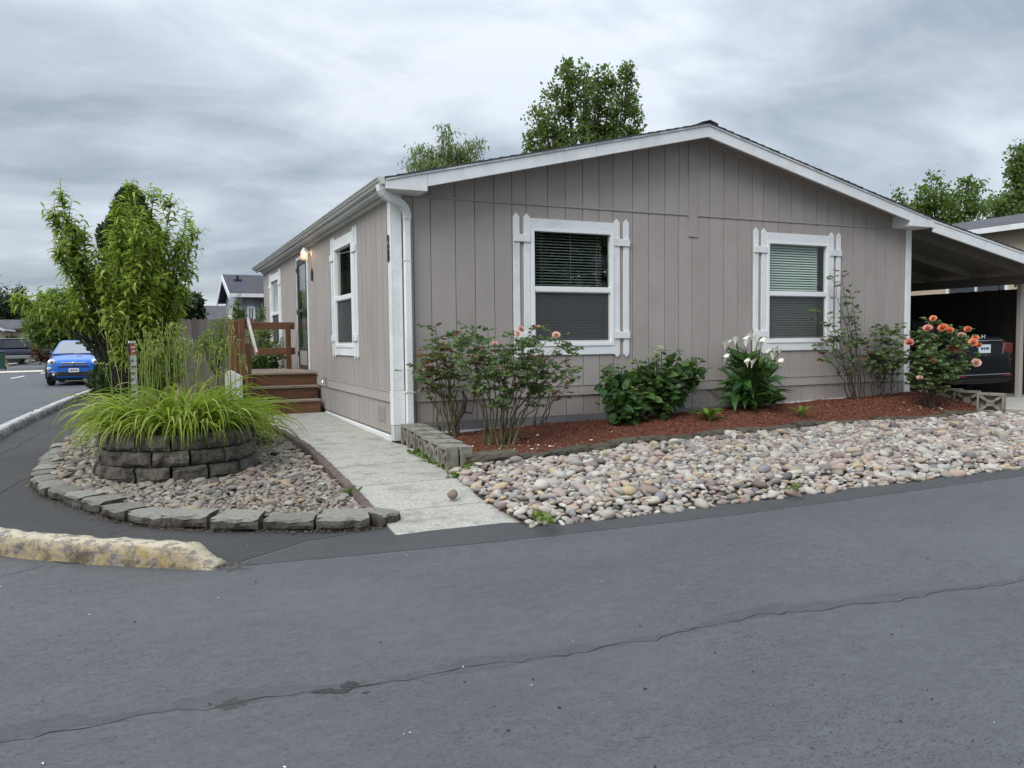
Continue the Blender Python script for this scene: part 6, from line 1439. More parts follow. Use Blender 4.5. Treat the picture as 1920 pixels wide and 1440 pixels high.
# ================================================================== TREES AND SHRUBS FURTHER BACK
def tree(name, label, cat, base, lobes, n_cl, per, cl_r, leaf, mat, seed, trunk_r=0.15, tmpl=LQ, group=None, bark='bark', **kw):
    base = Vector(base); root = thing(name, label, cat, base, 0, group); r = random.Random(seed); mb = MB(); cz_ = sum(l[0][2] for l in lobes) / len(lobes)
    top = Vector((sum(l[0][0] for l in lobes) / len(lobes), sum(l[0][1] for l in lobes) / len(lobes), cz_))
    fork = base.lerp(top, 0.45); mb.tube(bez(base, base.lerp(fork, .5) + Vector((trunk_r * .5, 0, 0)), fork, 6), list(np.linspace(trunk_r, trunk_r * .6, 6)), 8)
    for c, rad in lobes:
        for q in range(3):
            tip = Vector(c) + Vector((r.uniform(-.6, .6) * rad[0], r.uniform(-.6, .6) * rad[1], (0.75 if q == 0 else r.uniform(-.3, .5)) * rad[2])); st = base.lerp(fork, r.uniform(.7, 1.0))
            P = bez(st, st.lerp(tip, .45) + Vector((0, 0, -0.1 * (tip - st).length * 0.3)), tip, 7); mb.tube(P, list(np.linspace(trunk_r * .4, trunk_r * .06, 7)), 5)
    mb.build('trunk', M[bark], root); foliage('crown', [crown(lobes, n_cl, per, cl_r, leaf, tmpl, seed, **kw)], M[mat], root, base); return root
def lob(spec, y):
    """photo-measured lobes: (u, v, half-width px, half-height px, dy)"""
    o_ = []
    for u, v, a, b, dy in spec:
        c = ony(u, v, y + dy); k = (Vector(c) - Vector(CP)).dot(Vector(CF)) / FPX; o_.append(((c.x, c.y, c.z), (a * k, a * k * 0.9, b * k)))
    return o_
# arborvitae behind the peach tree
ay = 13.6; ab = ony(258, 742, ay); ab.z = -0.2
av = thing('arborvitae', 'tall dense dark green arborvitae column behind the peach tree', 'hedge tree', ab); r = np.random.default_rng(3); n = 19000
tt = r.random(n) ** 0.85; zz = tt * 5.3; rad = 1.16 * np.clip(np.sin(PI * np.clip(0.34 + 0.66 * tt, 0, 1)) ** 0.6, 0.0, 1) * (0.86 + 0.14 * np.sin(zz * 5)); a = r.uniform(0, 6.28, n); q = rad * (0.74 + 0.30 * r.random(n)) * (1 + 0.12 * np.sin(a * 5 + zz * 2.2))
P = np.stack([np.cos(a) * q, np.sin(a) * q, zz], 1); Dv = np.stack([np.cos(a) * .55, np.sin(a) * .55, np.full(n, 1.0)], 1) + r.normal(0, .38, (n, 3)); Uv = np.stack([np.cos(a), np.sin(a), np.full(n, .3)], 1) + r.normal(0, .5, (n, 3))
MB().tube([ab, ab + Vector((0, 0, 4.6))], [0.14, 0.03], 8).build('trunk', M['bark'], av)
V, F, T_ = scatter(LF, P, unit(Dv), Uv, r.uniform(.09, .20, n), r); o = link('crown', np_mesh('crown', V, F, M['arbor'], False, T_), av); o['kind'] = 'stuff'
for lab, u, v, w, h, y in (('dark arborvitae top beyond the fence, left of the distant grey roof', 346, 563, 11, 70, 27), ('dark arborvitae top beyond the fence, right beside the distant grey roof', 364, 561, 11, 70, 27.6)):
    tree('arborvitae', lab, 'hedge tree', (*ony(u, 640, y)[:2], -0.2), lob([(u, v + h * .45, w, h * .55, 0), (u, v + 14, w * .7, 17, 0)], y), 420, 9, 0.10, 0.22, 'arbor', int(u), 0.1, LF, 'arborvitae tops beyond the fence', shell=.7)
# cottonwood and birch above the roof ridge
cy = 27
tree('cottonwood', 'large dark green tree towering above the house roof', 'tree', (*ony(1095, 640, cy)[:2], -0.2), lob([(1062, 165, 22, 58, 0), (1040, 215, 30, 55, .5), (1090, 190, 26, 62, -.5), (1112, 215, 26, 70, .4), (1140, 195, 26, 62, 0), (1172, 175, 22, 52, .3), (1176, 225, 26, 48, 0), (1010, 225, 20, 40, 0), (1028, 270, 30, 40, .3), (1000, 268, 24, 22, 0), (1085, 290, 60, 55, 0), (1150, 285, 48, 50, .2), (1190, 248, 13, 20, 0), (1063, 122, 9, 16, 0), (1178, 140, 12, 20, 0), (1088, 340, 85, 45, 0), (1125, 150, 10, 22, 0), (1098, 140, 9, 22, 0), (1090, 410, 90, 60, 0), (1060, 470, 60, 50, .4), (1130, 470, 60, 50, -.4)], cy), 2300, 15, 0.165, 0.20, 'darkleaf', 11, 0.3, LQ)
tree('birch', 'feathery pale green birch top showing above the roof, left of the big tree', 'tree', (*ony(840, 640, 24)[:2], -0.2), lob([(842, 262, 13, 34, 0), (850, 290, 34, 24, 0), (795, 292, 26, 20, .4), (780, 302, 18, 12, 0), (888, 276, 15, 18, 0), (903, 272, 9, 14, .3), (830, 250, 7, 16, 0), (815, 320, 55, 20, 0), (868, 305, 30, 20, 0), (850, 345, 60, 24, 0), (845, 395, 62, 40, 0), (850, 450, 50, 40, 0)], 24), 900, 11, 0.17, 0.20, 'birchleaf', 12, 0.16, LANCE[0], updir=-.9, shell=.3)
# right-hand trees
tree('maple', 'bright green tree showing above the carport roof edge', 'tree', (*ony(1770, 640, 22)[:2], -0.2), lob([(1752, 352, 20, 28, 0), (1740, 372, 26, 24, 0), (1700, 392, 14, 14, 0), (1684, 366, 7, 8, 0), (1722, 395, 22, 20, .5), (1806, 356, 20, 24, 0), (1820, 350, 9, 20, 0), (1836, 350, 9, 8, .3), (1800, 385, 38, 28, 0), (1760, 400, 40, 26, 0), (1770, 450, 80, 40, 0), (1838, 395, 14, 18, 0), (1770, 505, 60, 36, 0)], 22), 900, 11, 0.17, 0.24, 'midleaf', 13, 0.25, LF)
tree('maple', 'dark green tree at the right edge above the neighbouring roof', 'tree', (*ony(1925, 640, 24)[:2], -0.2), lob([(1910, 290, 18, 24, 0), (1905, 330, 16, 18, 0), (1930, 320, 30, 50, 0), (1920, 375, 30, 30, 0), (1880, 385, 24, 18, .4), (1862, 380, 12, 9, 0), (1890, 370, 14, 12, 0), (1950, 350, 40, 90, 0), (1900, 420, 50, 30, 0)], 24), 1000, 11, 0.26, 0.28, 'darkleaf', 14, 0.3, LF)
# shrubs behind the deck and in front of the fence
tree('shrub', 'bright yellow-green feathery shrub behind the deck rail', 'shrub', (*ony(492, 690, 8.4)[:2], -0.1), lob([(488, 640, 20, 26, 0), (500, 622, 12, 18, 0), (478, 655, 14, 20, 0), (510, 640, 10, 16, .2), (492, 670, 24, 24, 0), (470, 625, 7, 12, 0)], 8.4), 190, 10, 0.05, 0.085, 'shrub', 15, 0.03, LANCE[0])
tree('shrub', 'dark glossy leaved shrub low behind the deck planks', 'shrub', (*ony(495, 695, 7.5)[:2], -0.1), lob([(490, 678, 22, 18, 0), (512, 672, 12, 12, 0), (475, 685, 12, 12, 0), (505, 695, 22, 18, 0), (522, 660, 6, 10, 0)], 7.5), 120, 7, 0.05, 0.095, 'hyd', 16, 0.03, LF)
tree('sapling', 'slender upright sapling behind the deck post in front of the grey house', 'sapling', (*ony(447, 690, 9.0)[:2], -0.1), lob([(447, 575, 4, 24, 0), (441, 585, 4, 14, 0), (452, 592, 5, 16, .1), (445, 615, 7, 20, 0), (492, 587, 3, 16, .3), (483, 592, 3, 9, .3)], 9.0), 100, 7, 0.03, 0.10, 'midleaf', 17, 0.02, LANCE[0], updir=.8)
tree('shrub', 'loose light green shrub in front of the grey fence beside the deck', 'shrub', (*ony(408, 690, 8.6)[:2], -0.1), lob([(405, 618, 14, 14, 0), (415, 602, 10, 8, 0), (396, 640, 16, 16, 0), (420, 640, 14, 22, 0), (405, 665, 24, 24, 0), (380, 650, 14, 14, 0)], 8.6), 170, 9, 0.06, 0.075, 'shrub', 18, 0.03, LANCE[0])
tree('shrub', 'green shrub at the foot of the peach tree beside the hedge', 'shrub', (*ony(318, 700, 5.2)[:2], -0.1), lob([(315, 665, 22, 24, 0), (340, 660, 14, 18, 0), (290, 672, 22, 24, 0), (300, 700, 40, 24, 0)], 5.2), 210, 9, 0.07, 0.09, 'midleaf', 19, 0.03, LANCE[0])
# far left: street trees, firs, hedges
tree('street_tree', 'round green street tree beyond the blue car', 'tree', (*ony(104, 676, 46)[:2], -0.2), lob([(108, 600, 34, 30, 0), (85, 612, 24, 24, 0), (130, 605, 24, 28, .6), (118, 575, 24, 22, 0), (100, 630, 34, 18, 0), (140, 632, 20, 14, 0), (112, 560, 14, 12, 0)], 46), 1300, 13, 0.30, 0.24, 'midleaf', 20, 0.16, LF)
for k, (u, top, w, y) in enumerate(((-12, 520, 30, 90), (18, 545, 26, 92), (42, 534, 22, 95), (-40, 540, 30, 88), (66, 570, 18, 96))):
    b_ = ony(u, 650, y); tz = ony(u, top, y).z; L_ = []
    for q in range(9): t = q / 8; c = Vector((b_.x, y, 1.0 + (tz - 1.0) * t)); k_ = (c - Vector(CP)).dot(Vector(CF)) / FPX; wv = w * k_ * (1.02 - t) ** 0.8; L_.append(((c.x, c.y, c.z), (wv, wv, (tz - 1) / 11)))
    tree('fir_tree', 'dark fir on the skyline at far left, %s' % ('left of the tan house gable', 'directly above the tan house roof', 'tallest one above the tan house ridge', 'outermost of the row', 'smallest one beside the street tree')[k], 'tree', (b_.x, y, -0.2), L_, 700, 12, 0.28, 0.36, 'conifer', 30 + k, 0.2, LF, 'firs on the far left skyline', updir=-.3)
tree('shrub', 'dark red leaved shrub at the rear of the parked suv', 'shrub', (*ony(76, 674, 55)[:2], -0.2), lob([(76, 662, 9, 12, 0), (72, 652, 5, 9, 0), (84, 668, 7, 7, 0)], 55), 110, 9, 0.16, 0.22, 'redleaf', 41, 0.04, LF)
tree('shrub', 'low green hedge in front of the tan house wall', 'shrub', (*ony(14, 660, 63)[:2], -0.2), lob([(2, 640, 12, 9, 0), (20, 637, 12, 6, 0), (10, 655, 24, 10, 0)], 63), 150, 9, 0.2, 0.26, 'darkleaf', 42, 0.04, LF)
for k, (u, top, w, y) in enumerate(((378, 590, 14, 60), (395, 588, 12, 66), (355, 592, 12, 62))): pass
# trees and a house across the road behind the viewer: they show in the window glass
tree('maple', 'broad green tree across the road behind the viewer, mirrored in the left front window', 'tree', (13.5, -27, -0.2), [((13.5, -27, 7.0), (4.2, 3.5, 3.6)), ((10.5, -26, 5.5), (2.8, 2.4, 2.6)), ((16.5, -27, 5.5), (3, 2.4, 2.6))], 420, 10, 0.45, 0.6, 'midleaf', 51, 0.35)
tree('fir_tree', 'tall fir across the street to the left, mirrored in the side windows', 'tree', (-9.5, 33, -0.2), [((-9.5, 33, 1.5 + 1.3 * q), (2.6 - .22 * q, 2.6 - .22 * q, 1.0)) for q in range(9)], 460, 10, 0.4, 0.6, 'conifer', 52, 0.3, LF, None, updir=-.3) if False else None

# ================================================================== HOUSES AROUND
def simple_house(name, label, x0, x1, y0, y1, eave, ridge, axis, wallmat, roofmat, trim='white', over=0.3, zb=-0.25, windows=(), slab=0.12):
    """gabled house: ridge along axis; windows = (face, u0, u1, z0, z1)"""
    root = thing(name, label, 'house', ((x0 + x1) / 2, y0, zb)); mb = MB()
    if axis == 'x':
        T = lambda n, u, z: (u, n, z); prof = [(y0, zb), (y1, zb), (y1, eave), ((y0 + y1) / 2, ridge), (y0, eave)]; mb.prism(prof, x0, x1, lambda u, n, z: (n, u, z))
    else:
        prof = [(x0, zb), (x1, zb), (x1, eave), ((x0 + x1) / 2, ridge), (x0, eave)]; mb.prism(prof, y0, y1, lambda u, n, z: (u, n, z))
    mb.build('wall', wallmat, root)
    a0, a1, b0, b1 = (y0, y1, x0, x1) if axis == 'x' else (x0, x1, y0, y1); am = (a0 + a1) / 2; sl = (ridge - eave) / (am - a0)
    TT = (lambda u, n, z: (n, u, z)) if axis == 'x' else (lambda u, n, z: (u, n, z))
    mb = MB(); e_ = over
    for s, ax in ((1, a0 - e_), (-1, a1 + e_)): mb.prism([(ax, eave - sl * e_ + 0.02), (am, ridge + 0.02), (am, ridge + slab), (ax, eave - sl * e_ + slab)], b0 - e_, b1 + e_, TT)
    rf_ = mb.build('roof', roofmat, root)
    for bb in (b0 - e_ - 0.03, b1 + e_): 
        mb = MB()
        for s, ax in ((1, a0 - e_), (-1, a1 + e_)): mb.prism([(ax, eave - sl * e_ - 0.1), (am, ridge - 0.1), (am, ridge + slab - .02), (ax, eave - sl * e_ + slab - .02)], bb, bb + 0.03, TT)
        mb.build('rake_board', M[trim], root)
    for ax in (a0 - e_ - 0.06, a1 + e_): MB().prism([(ax, eave - sl * e_ - 0.02), (ax + 0.06, eave - sl * e_ - 0.02), (ax + 0.06, eave - sl * e_ + slab - .02), (ax, eave - sl * e_ + slab - .02)], b0 - e_, b1 + e_, TT).build('gutter', M[trim], root)
    for face, u0, u1, z0, z1 in windows:
        t = {'-y': lambda u, n, z: (u, y0 - n, z), '+x': lambda u, n, z: (x1 + n, u, z), '-x': lambda u, n, z: (x0 - n, u, z), '+y': lambda u, n, z: (u, y1 + n, z)}[face]; f = 0.07
        mb = MB()
        for r_ in ((u0 - f, u0, z0 - f, z1 + f), (u1, u1 + f, z0 - f, z1 + f), (u0, u1, z1, z1 + f), (u0, u1, z0 - f, z0), ((u0 + u1) / 2 - .02, (u0 + u1) / 2 + .02, z0, z1)): mb.box(r_[0], r_[1], 0.002, 0.05, r_[2], r_[3], t)
        w = mb.build('window', M[trim], root); MB().box(u0, u1, 0.004, 0.012, z0, z1, t).build('pane', M['farglass'], w)
    return root
m, t, p = nodes('far glass'); p.inputs['Base Color'].default_value = (0.06, 0.07, 0.08, 1); p.inputs['Roughness'].default_value = 0.08; p.inputs['Specular IOR Level'].default_value = 0.7; M['farglass'] = m
M['greysiding'] = pm('grey siding', (0.34, 0.36, 0.42), (0.38, 0.40, 0.46), 3, 0.7)
M['darkgreysiding'] = pm('dark grey siding', (0.19, 0.20, 0.25), (0.22, 0.23, 0.28), 3, 0.7)
M['tan'] = pm('tan siding', (0.42, 0.34, 0.26), (0.48, 0.39, 0.30), 3, 0.8)
M['blueshed'] = pm('pale blue grey wall', (0.42, 0.47, 0.48), (0.48, 0.52, 0.53), 3, 0.8)
M['roofblot'] = pm('mottled shingles', (0.026, 0.038, 0.075), (0.10, 0.08, 0.05), 2.6, 0.95, 0.4, 60, (0.6, 2.5, 2.5), dirt=(0.045, 0.058, 0.095), dscale=2.0, dpos=(.45, .6))
M['roofgrey'] = pm('grey shingles', (0.06, 0.062, 0.07), (0.10, 0.10, 0.11), 2.5, 0.95, 0.4, 60)
gx = -0.22
gh = simple_house('grey_house', 'pale grey house with mottled blue-brown shingle roof beyond the deck and fence', gx + 0.28, 11.0, 18.35, 22.8, 2.76, 3.46, 'x', M['greysiding'], M['roofblot'], 'white', 0.28, windows=(('-x', 19.0, 19.6, 0.9, 2.1), ('-x', 20.7, 21.4, 0.9, 2.1), ('-y', gx + .62, gx + .74, 0.8, 2.3)))
MB().box(0.75, 1.75, 18.34, 18.349, 0.0, 2.6).build('garage_panel', M['darkgreysiding'], gh); MB().box(0.60, 0.735, 18.30, 18.349, 0.0, 2.62).build('trim_board', M['darkgreysiding'], gh); MB().box(gx + 0.26, gx + .40, 18.25, 18.345, -0.2, 2.62).build('corner_board', M['greysiding'], gh)
vp = ony(445, 524, 19.8); MB().box(vp.x - .12, vp.x + .12, 19.6, 19.9, vp.z - .12, vp.z).lathe([(0.045, 0), (0.05, .12)], (vp.x, 19.75, vp.z), 8).build('roof_vent', M['black'], gh)
simple_house('distant_house', 'small distant house with plain dark grey roof behind the fence', 0.75, 9, 49, 56, 2.6, 3.75, 'x', M['tan'], M['roofgrey'], 'white', 0.2)
simple_house('tan_house', 'tan house with long dark roof beyond the suv at far left', -24, -11.75, 66, 74, 2.42, 3.2, 'x', M['tan'], M['roofgrey'], 'greytrim' if False else 'darkmetal', 0.3, windows=(('+x', 69.4, 70.4, 0.8, 1.7),))
wx = ony(17, 619, 62); simple_house('tan_house', 'tan house gable with white rake board cut by the left frame edge', wx.x - 6.4, wx.x - 0.3, 60, 64.5, wx.z + 0.1, wx.z + 1.65, 'y', M['tan'], M['roofgrey'], 'white', 0.3, windows=(('-y', wx.x - 1.5, wx.x - 0.8, 0.9, 2.0),))
simple_house('shed', 'low pale blue-grey shed between the tan house and the street tree', -11.0, -8.6, 71, 75, 1.55, 1.80, 'x', M['blueshed'], M['blueshed'], 'white', 0.1)
nb = simple_house('neighbour_house', 'tan neighbouring house with grey shingle roof right of the carport', 15.2, 21.5, -0.6, 15, 3.58, 4.22, 'y', M['tan'], M['roofgrey'], 'white', 0.35, zb=-0.2, windows=(('-x', 2.62, 4.02, 1.25, 2.62),))
bt_ = thing('shrub', 'leafy branch tips over the dark fence behind the carport post', 'shrub', (14.0, 1.9, 0)); pp = onx(1898, 538, 13.2)
foliage('foliage', [crown([((pp.x, pp.y, pp.z - .02), (.25, .22, .12)), ((pp.x + .1, pp.y - .2, pp.z - .55), (.12, .15, .5)), ((14.0, 1.6, 1.4), (.3, .3, .5))], 40, 8, .06, .11, LF, 61)], M['midleaf'], bt_, (14.0, 1.9, 0)); MB().tube([(14, 1.9, -0.05), (13.8, 1.8, 1.2), (13.3, 1.5, 2.2)], [.04, .03, .01], 6).build('stem', M['bark'], bt_)

# ================================================================== VEHICLES
def paint(name, c, metal=0.3, rough=0.28, coat=0.8, spec=0.5):
    m, t, p = nodes(name); p.inputs['Base Color'].default_value = (*c, 1); p.inputs['Metallic'].default_value = metal; p.inputs['Roughness'].default_value = rough
    p.inputs['Coat Weight'].default_value = coat; p.inputs['Specular IOR Level'].default_value = spec; p.inputs['Coat Roughness'].default_value = 0.05; return m
M['blue'] = paint('blue car paint', (0.012, 0.15, 0.60)); M['blackpaint'] = paint('black car paint', (0.003, 0.004, 0.007), 0.0, 0.2, 0.0, 0.14); M['navy'] = paint('navy car paint', (0.012, 0.018, 0.042)); M['silver'] = paint('silver car paint', (0.30, 0.30, 0.31), 0.5)
m, t, p = nodes('car glass'); p.inputs['Base Color'].default_value = (0.03, 0.035, 0.04, 1); p.inputs['Roughness'].default_value = 0.05; p.inputs['Specular IOR Level'].default_value = 0.8; M['carglass'] = m
m, t, p = nodes('windscreen'); p.inputs['Base Color'].default_value = (0.22, 0.25, 0.27, 1); p.inputs['Roughness'].default_value = 0.06; p.inputs['Specular IOR Level'].default_value = 0.9; M['windscreen'] = m
m, t, p = nodes('red lens'); p.inputs['Base Color'].default_value = (0.13, 0.008, 0.01, 1); p.inputs['Roughness'].default_value = 0.12; M['redlens'] = m
m, t, p = nodes('clear lens'); p.inputs['Base Color'].default_value = (0.62, 0.64, 0.66, 1); p.inputs['Roughness'].default_value = 0.1; M['lens'] = m
m, t, p = nodes('pink reflection'); p.inputs['Base Color'].default_value = (0.15, 0.065, 0.07, 1); p.inputs['Roughness'].default_value = 0.15; M['pinkreflection'] = m
M['plate'] = pm('number plate', (0.55, 0.66, 0.76), (0.72, 0.76, 0.78), 22, 0.5)
def loft(stations, sharp=0.0):
    """(y, half-width, z low, z high) -> closed body shell"""
    mb = MB(); vs = []; fs = []
    def ring(y, w, a, b):
        h = b - a; half = [(0, a), (w * .78, a), (w * .97, a + h * .16), (w, a + h * .42), (w * .985, a + h * .66), (w * .94, a + h * .86), (w * .80, b - h * .015), (w * .42, b + h * 0.01), (0, b + h * .015)]
        return [(x, y, z) for x, z in half] + [(-x, y, z) for x, z in half[-2:0:-1]]
    R_ = [ring(*s) for s in stations]; n = len(R_[0])
    for r_ in R_: vs += r_
    for i in range(len(R_) - 1):
        for j in range(n): fs.append((i * n + j, i * n + (j + 1) % n, (i + 1) * n + (j + 1) % n, (i + 1) * n + j))
    b = len(vs)
    for r_, rev in ((0, True), (len(R_) - 1, False)):
        c = stations[r_]; vs.append((0, c[0], (c[2] + c[3]) / 2)); k = len(vs) - 1
        for j in range(n): t_ = (r_ * n + j, r_ * n + (j + 1) % n, k); fs.append(t_[::-1] if rev else t_)
    mb.add(vs, fs); return mb
def subsurf(o, lv=2):
    md = o.modifiers.new('Subdivision', 'SUBSURF'); md.levels = lv; md.render_levels = lv; return o
def greenhouse(root, zb, zt, yb0, yt0, yt1, yb1, wb, wt, body, front='windscreen'):
    C = {}
    for nm, y, z, w in (('fb', yb0, zb, wb), ('ft', yt0, zt, wt), ('rt', yt1, zt, wt), ('rb', yb1, zb, wb)): C[nm] = (Vector((-w, y, z)), Vector((w, y, z)))
    mb = MB(); vs = [C[k][s] for k in ('fb', 'ft', 'rt', 'rb') for s in (0, 1)]
    cr = [Vector((0, (yt0 + yt1) / 2, zt + 0.035))]; mb.add(vs, [(0, 1, 3, 2), (2, 3, 5, 4), (4, 5, 7, 6), (0, 2, 4, 6), (1, 7, 5, 3), (0, 6, 7, 1)])
    mb.build('cabin', body, root, local=True, bevel=0.07, smooth=False)
    def panel(name, a, b, c, d, mat, m=(0.1, 0.1), off=0.006):
        """quad a,b (bottom) c,d (top) inset and lifted off the cabin"""
        q = []
        for (s, t_) in ((m[0], m[1]), (1 - m[0], m[1]), (1 - m[0], 1 - m[1]), (m[0], 1 - m[1])): q.append((a.lerp(b, s)).lerp(d.lerp(c, s), t_))
        nrm = (q[1] - q[0]).cross(q[3] - q[0]).normalized(); ctr = sum(q, Vector()) / 4
        if nrm.dot(ctr - Vector((0, (yb0 + yb1) / 2, (zb + zt) / 2))) < 0: nrm = -nrm
        mb = MB(); mb.add([p_ + nrm * off for p_ in q] + [p_ - nrm * 0.004 for p_ in q], [(0, 1, 2, 3), (7, 6, 5, 4)] + [(i, i + 4, (i + 1) % 4 + 4, (i + 1) % 4) for i in range(4)]); return mb.build(name, mat, root, local=True)
    f, T2, r2, rb_ = C['fb'], C['ft'], C['rt'], C['rb']
    panel('windscreen', f[0], f[1], T2[1], T2[0], M[front], (0.055, 0.07)); panel('rear_window', rb_[1], rb_[0], r2[0], r2[1], M['carglass'], (0.08, 0.1))
    for s in (0, 1): 
        a, b, c, d = f[s], rb_[s], r2[s], T2[s]; mid = 0.5
        panel('side_window', a.lerp(b, .13), a.lerp(b, .50), d.lerp(c, .47), d.lerp(c, .04), M['carglass'], (0.03, 0.12)); panel('side_window', a.lerp(b, .53), a.lerp(b, .90), d.lerp(c, .94), d.lerp(c, .50), M['carglass'], (0.03, 0.12))
    return C
def wheel(root, x, y, r, w, s):
    mb = MB(); mb.lathe([(r * .62, -w / 2), (r * .93, -w / 2), (r, -w * .32), (r, w * .32), (r * .93, w / 2), (r * .62, w / 2)], (x, y, r), 24, 'x'); o = mb.build('wheel', M['rubber'], root, local=True, smooth=False)
    mb = MB(); xo = s * w * .42
    mb.lathe([(r * .64, xo - s * .03), (r * .60, xo), (r * .56, xo - s * .02), (r * .1, xo - s * .035)], (x, y, r), 20, 'x')
    for k in range(6):
        a = 2 * PI * k / 6; mb.beam((x + xo, y + math.cos(a) * r * .1, r + math.sin(a) * r * .1), (x + xo, y + math.cos(a) * r * .6, r + math.sin(a) * r * .6), r * .14, 0.02, (1, 0, 0))
    mb.build('rim', M['steel'], o, local=True)
    mb = MB(); mb.tube([(x + s * w * .38, y + math.cos(a) * (r + .055), r + math.sin(a) * (r + .055)) for a in np.linspace(-0.25, PI + .25, 15)], 0.042, 6); mb.build('wheel_arch', M['rubber'], root, local=True)
def disc(mb, c, r1, r2, d, n=18, y=-1):
    """flattened ellipse boss facing -Y (or +Y)"""
    c = Vector(c); vs = []; fs = []
    for k, (f, dy) in enumerate(((1.0, 0.0), (0.97, d * .7), (0.7, d), (0.0, d * 1.1))):
        for j in range(n): a = 2 * PI * j / n; vs.append(c + Vector((math.cos(a) * r1 * f, y * dy, math.sin(a) * r2 * f)))
    for i in range(3):
        for j in range(n): fs.append((i * n + j, i * n + (j + 1) % n, (i + 1) * n + (j + 1) % n, (i + 1) * n + j))
    fs.append(tuple(range(n))); return mb.add(vs, fs)
# --- blue compact car facing the viewer
bx = ony(139, 700, 21.3)
car = thing('parked_car', 'bright blue compact car with round headlights parked on the street facing the viewer', 'car', (bx.x, 21.3, RZ), math.radians(-2))
subsurf(loft([(0.0, .60, .30, .74), (.05, .76, .24, .86), (.22, .845, .22, .93), (.6, .88, .22, .99), (1.05, .895, .22, 1.06), (2.0, .90, .22, 1.08), (3.4, .90, .22, 1.1), (4.0, .86, .24, 1.06), (4.2, .76, .30, .98), (4.26, .6, .4, .88)]).build('body', M['blue'], car, local=True, smooth=True))
greenhouse(car, 1.03, 1.53, .98, 1.72, 3.55, 4.02, .80, .585, M['blue'])
for s in (-1, 1):
    mb = MB(); disc(mb, (s * .655, .075, .79), .135, .105, .05); hl = mb.build('headlight', M['chrome'], car, local=True, smooth=True); mb = MB(); disc(mb, (s * .655, .035, .79), .105, .078, .03); mb.build('lens', M['lens'], hl, local=True, smooth=True); mb = MB(); disc(mb, (s * .65, .01, .785), .045, .04, .02); mb.build('lamp_core', M['darkmetal'], hl, local=True, smooth=True)
    mb = MB(); disc(mb, (s * .735, .06, .585), .075, .052, .045); mb.build('indicator', M['lens'], car, local=True, smooth=True)
    mb = MB(); mb.box(s * .635 - .13, s * .635 + .13, -.03, .1, .30, .47); fg = mb.build('fog_lamp', M['black'], car, local=True, bevel=.03); mb = MB(); disc(mb, (s * .60, -.032, .385), .045, .045, .02); mb.build('lens', M['lens'], fg, local=True, smooth=True)
    mb = MB(); mb.tube([(s * .635 - .135, -.032, .31), (s * .635 - .135, -.032, .46), (s * .635, -.034, .475), (s * .635 + .135, -.02, .46), (s * .635 + .135, -.02, .31)], .008, 5); mb.build('chrome_trim', M['chrome'], car, local=True)
    mb = MB(); mb.box(s * .97 - .10, s * .97 + .10, 1.18, 1.30, 1.07, 1.22); mi = mb.build('mirror', M['black'], car, local=True, bevel=.035); MB().beam((s * .80, 1.27, 1.06), (s * .93, 1.25, 1.10), .05, .04).build('arm', M['black'], mi, local=True)
mb = MB(); mb.box(-.38, .38, -.018, .05, .725, .765); mb.build('grille_bar', M['darkmetal'], car, local=True, bevel=.015); mb = MB(); mb.tube([(-.40, -.012, .745), (-.36, -.022, .775), (.36, -.022, .775), (.40, -.012, .745), (.36, -.022, .715), (-.36, -.022, .715), (-.40, -.012, .745)], .007, 5); mb.build('chrome_trim', M['chrome'], car, local=True)
mb = MB(); disc(mb, (0, -.02, .745), .058, .058, .02); em = mb.build('emblem', M['chrome'], car, local=True, smooth=True); mb = MB(); disc(mb, (0, -.042, .745), .044, .044, .004); mb.build('emblem_field', M['redlens'], em, local=True)
mb = MB()
for k in range(4): mb.box(-.030 + k * .017, -.021 + k * .017, -.052, -.046, .728, .762)
mb.build('emblem_letters', M['chrome'], em, local=True)
mb = MB(); mb.prism([(-.50, .615), (.50, .615), (.43, .66), (-.43, .66)], -.02, .04, lambda u, n, z: (u, n, z)); mb.build('grille', M['black'], car, local=True, bevel=.012)
mb = MB(); mb.prism([(-.50, .33), (.50, .33), (.52, .47), (-.52, .47)], -.022, .04, lambda u, n, z: (u, n, z)); mb.build('lower_grille', M['black'], car, local=True, bevel=.012)
pl_ = MB().box(-.155, .155, -.045, -.03, .455, .585).build('number_plate', M['plate'], car, local=True); MB().box(-.10, -.03, -.048, -.0455, .50, .54).box(-.01, .03, -.048, -.0455, .50, .54).box(.05, .11, -.048, -.0455, .50, .54).build('plate_print', M['navy'], pl_, local=True)
mb = MB()
for s in (-.42, .18): mb.beam((s - .2, .955, 1.065), (s + .35, .985, 1.08), .022, .016)
mb.build('wiper', M['black'], car, local=True); MB().box(-.09, .09, 1.52, 1.56, 1.41, 1.47).build('rear_view_mirror', M['darkmetal'], car, local=True)
MB().box(-.68, .68, .3, 4.0, .16, .26).build('underbody', M['black'], car, local=True)
for s in (-1, 1):
    for y in (.80, 3.38): wheel(car, s * .79, y, .335, .22, s)
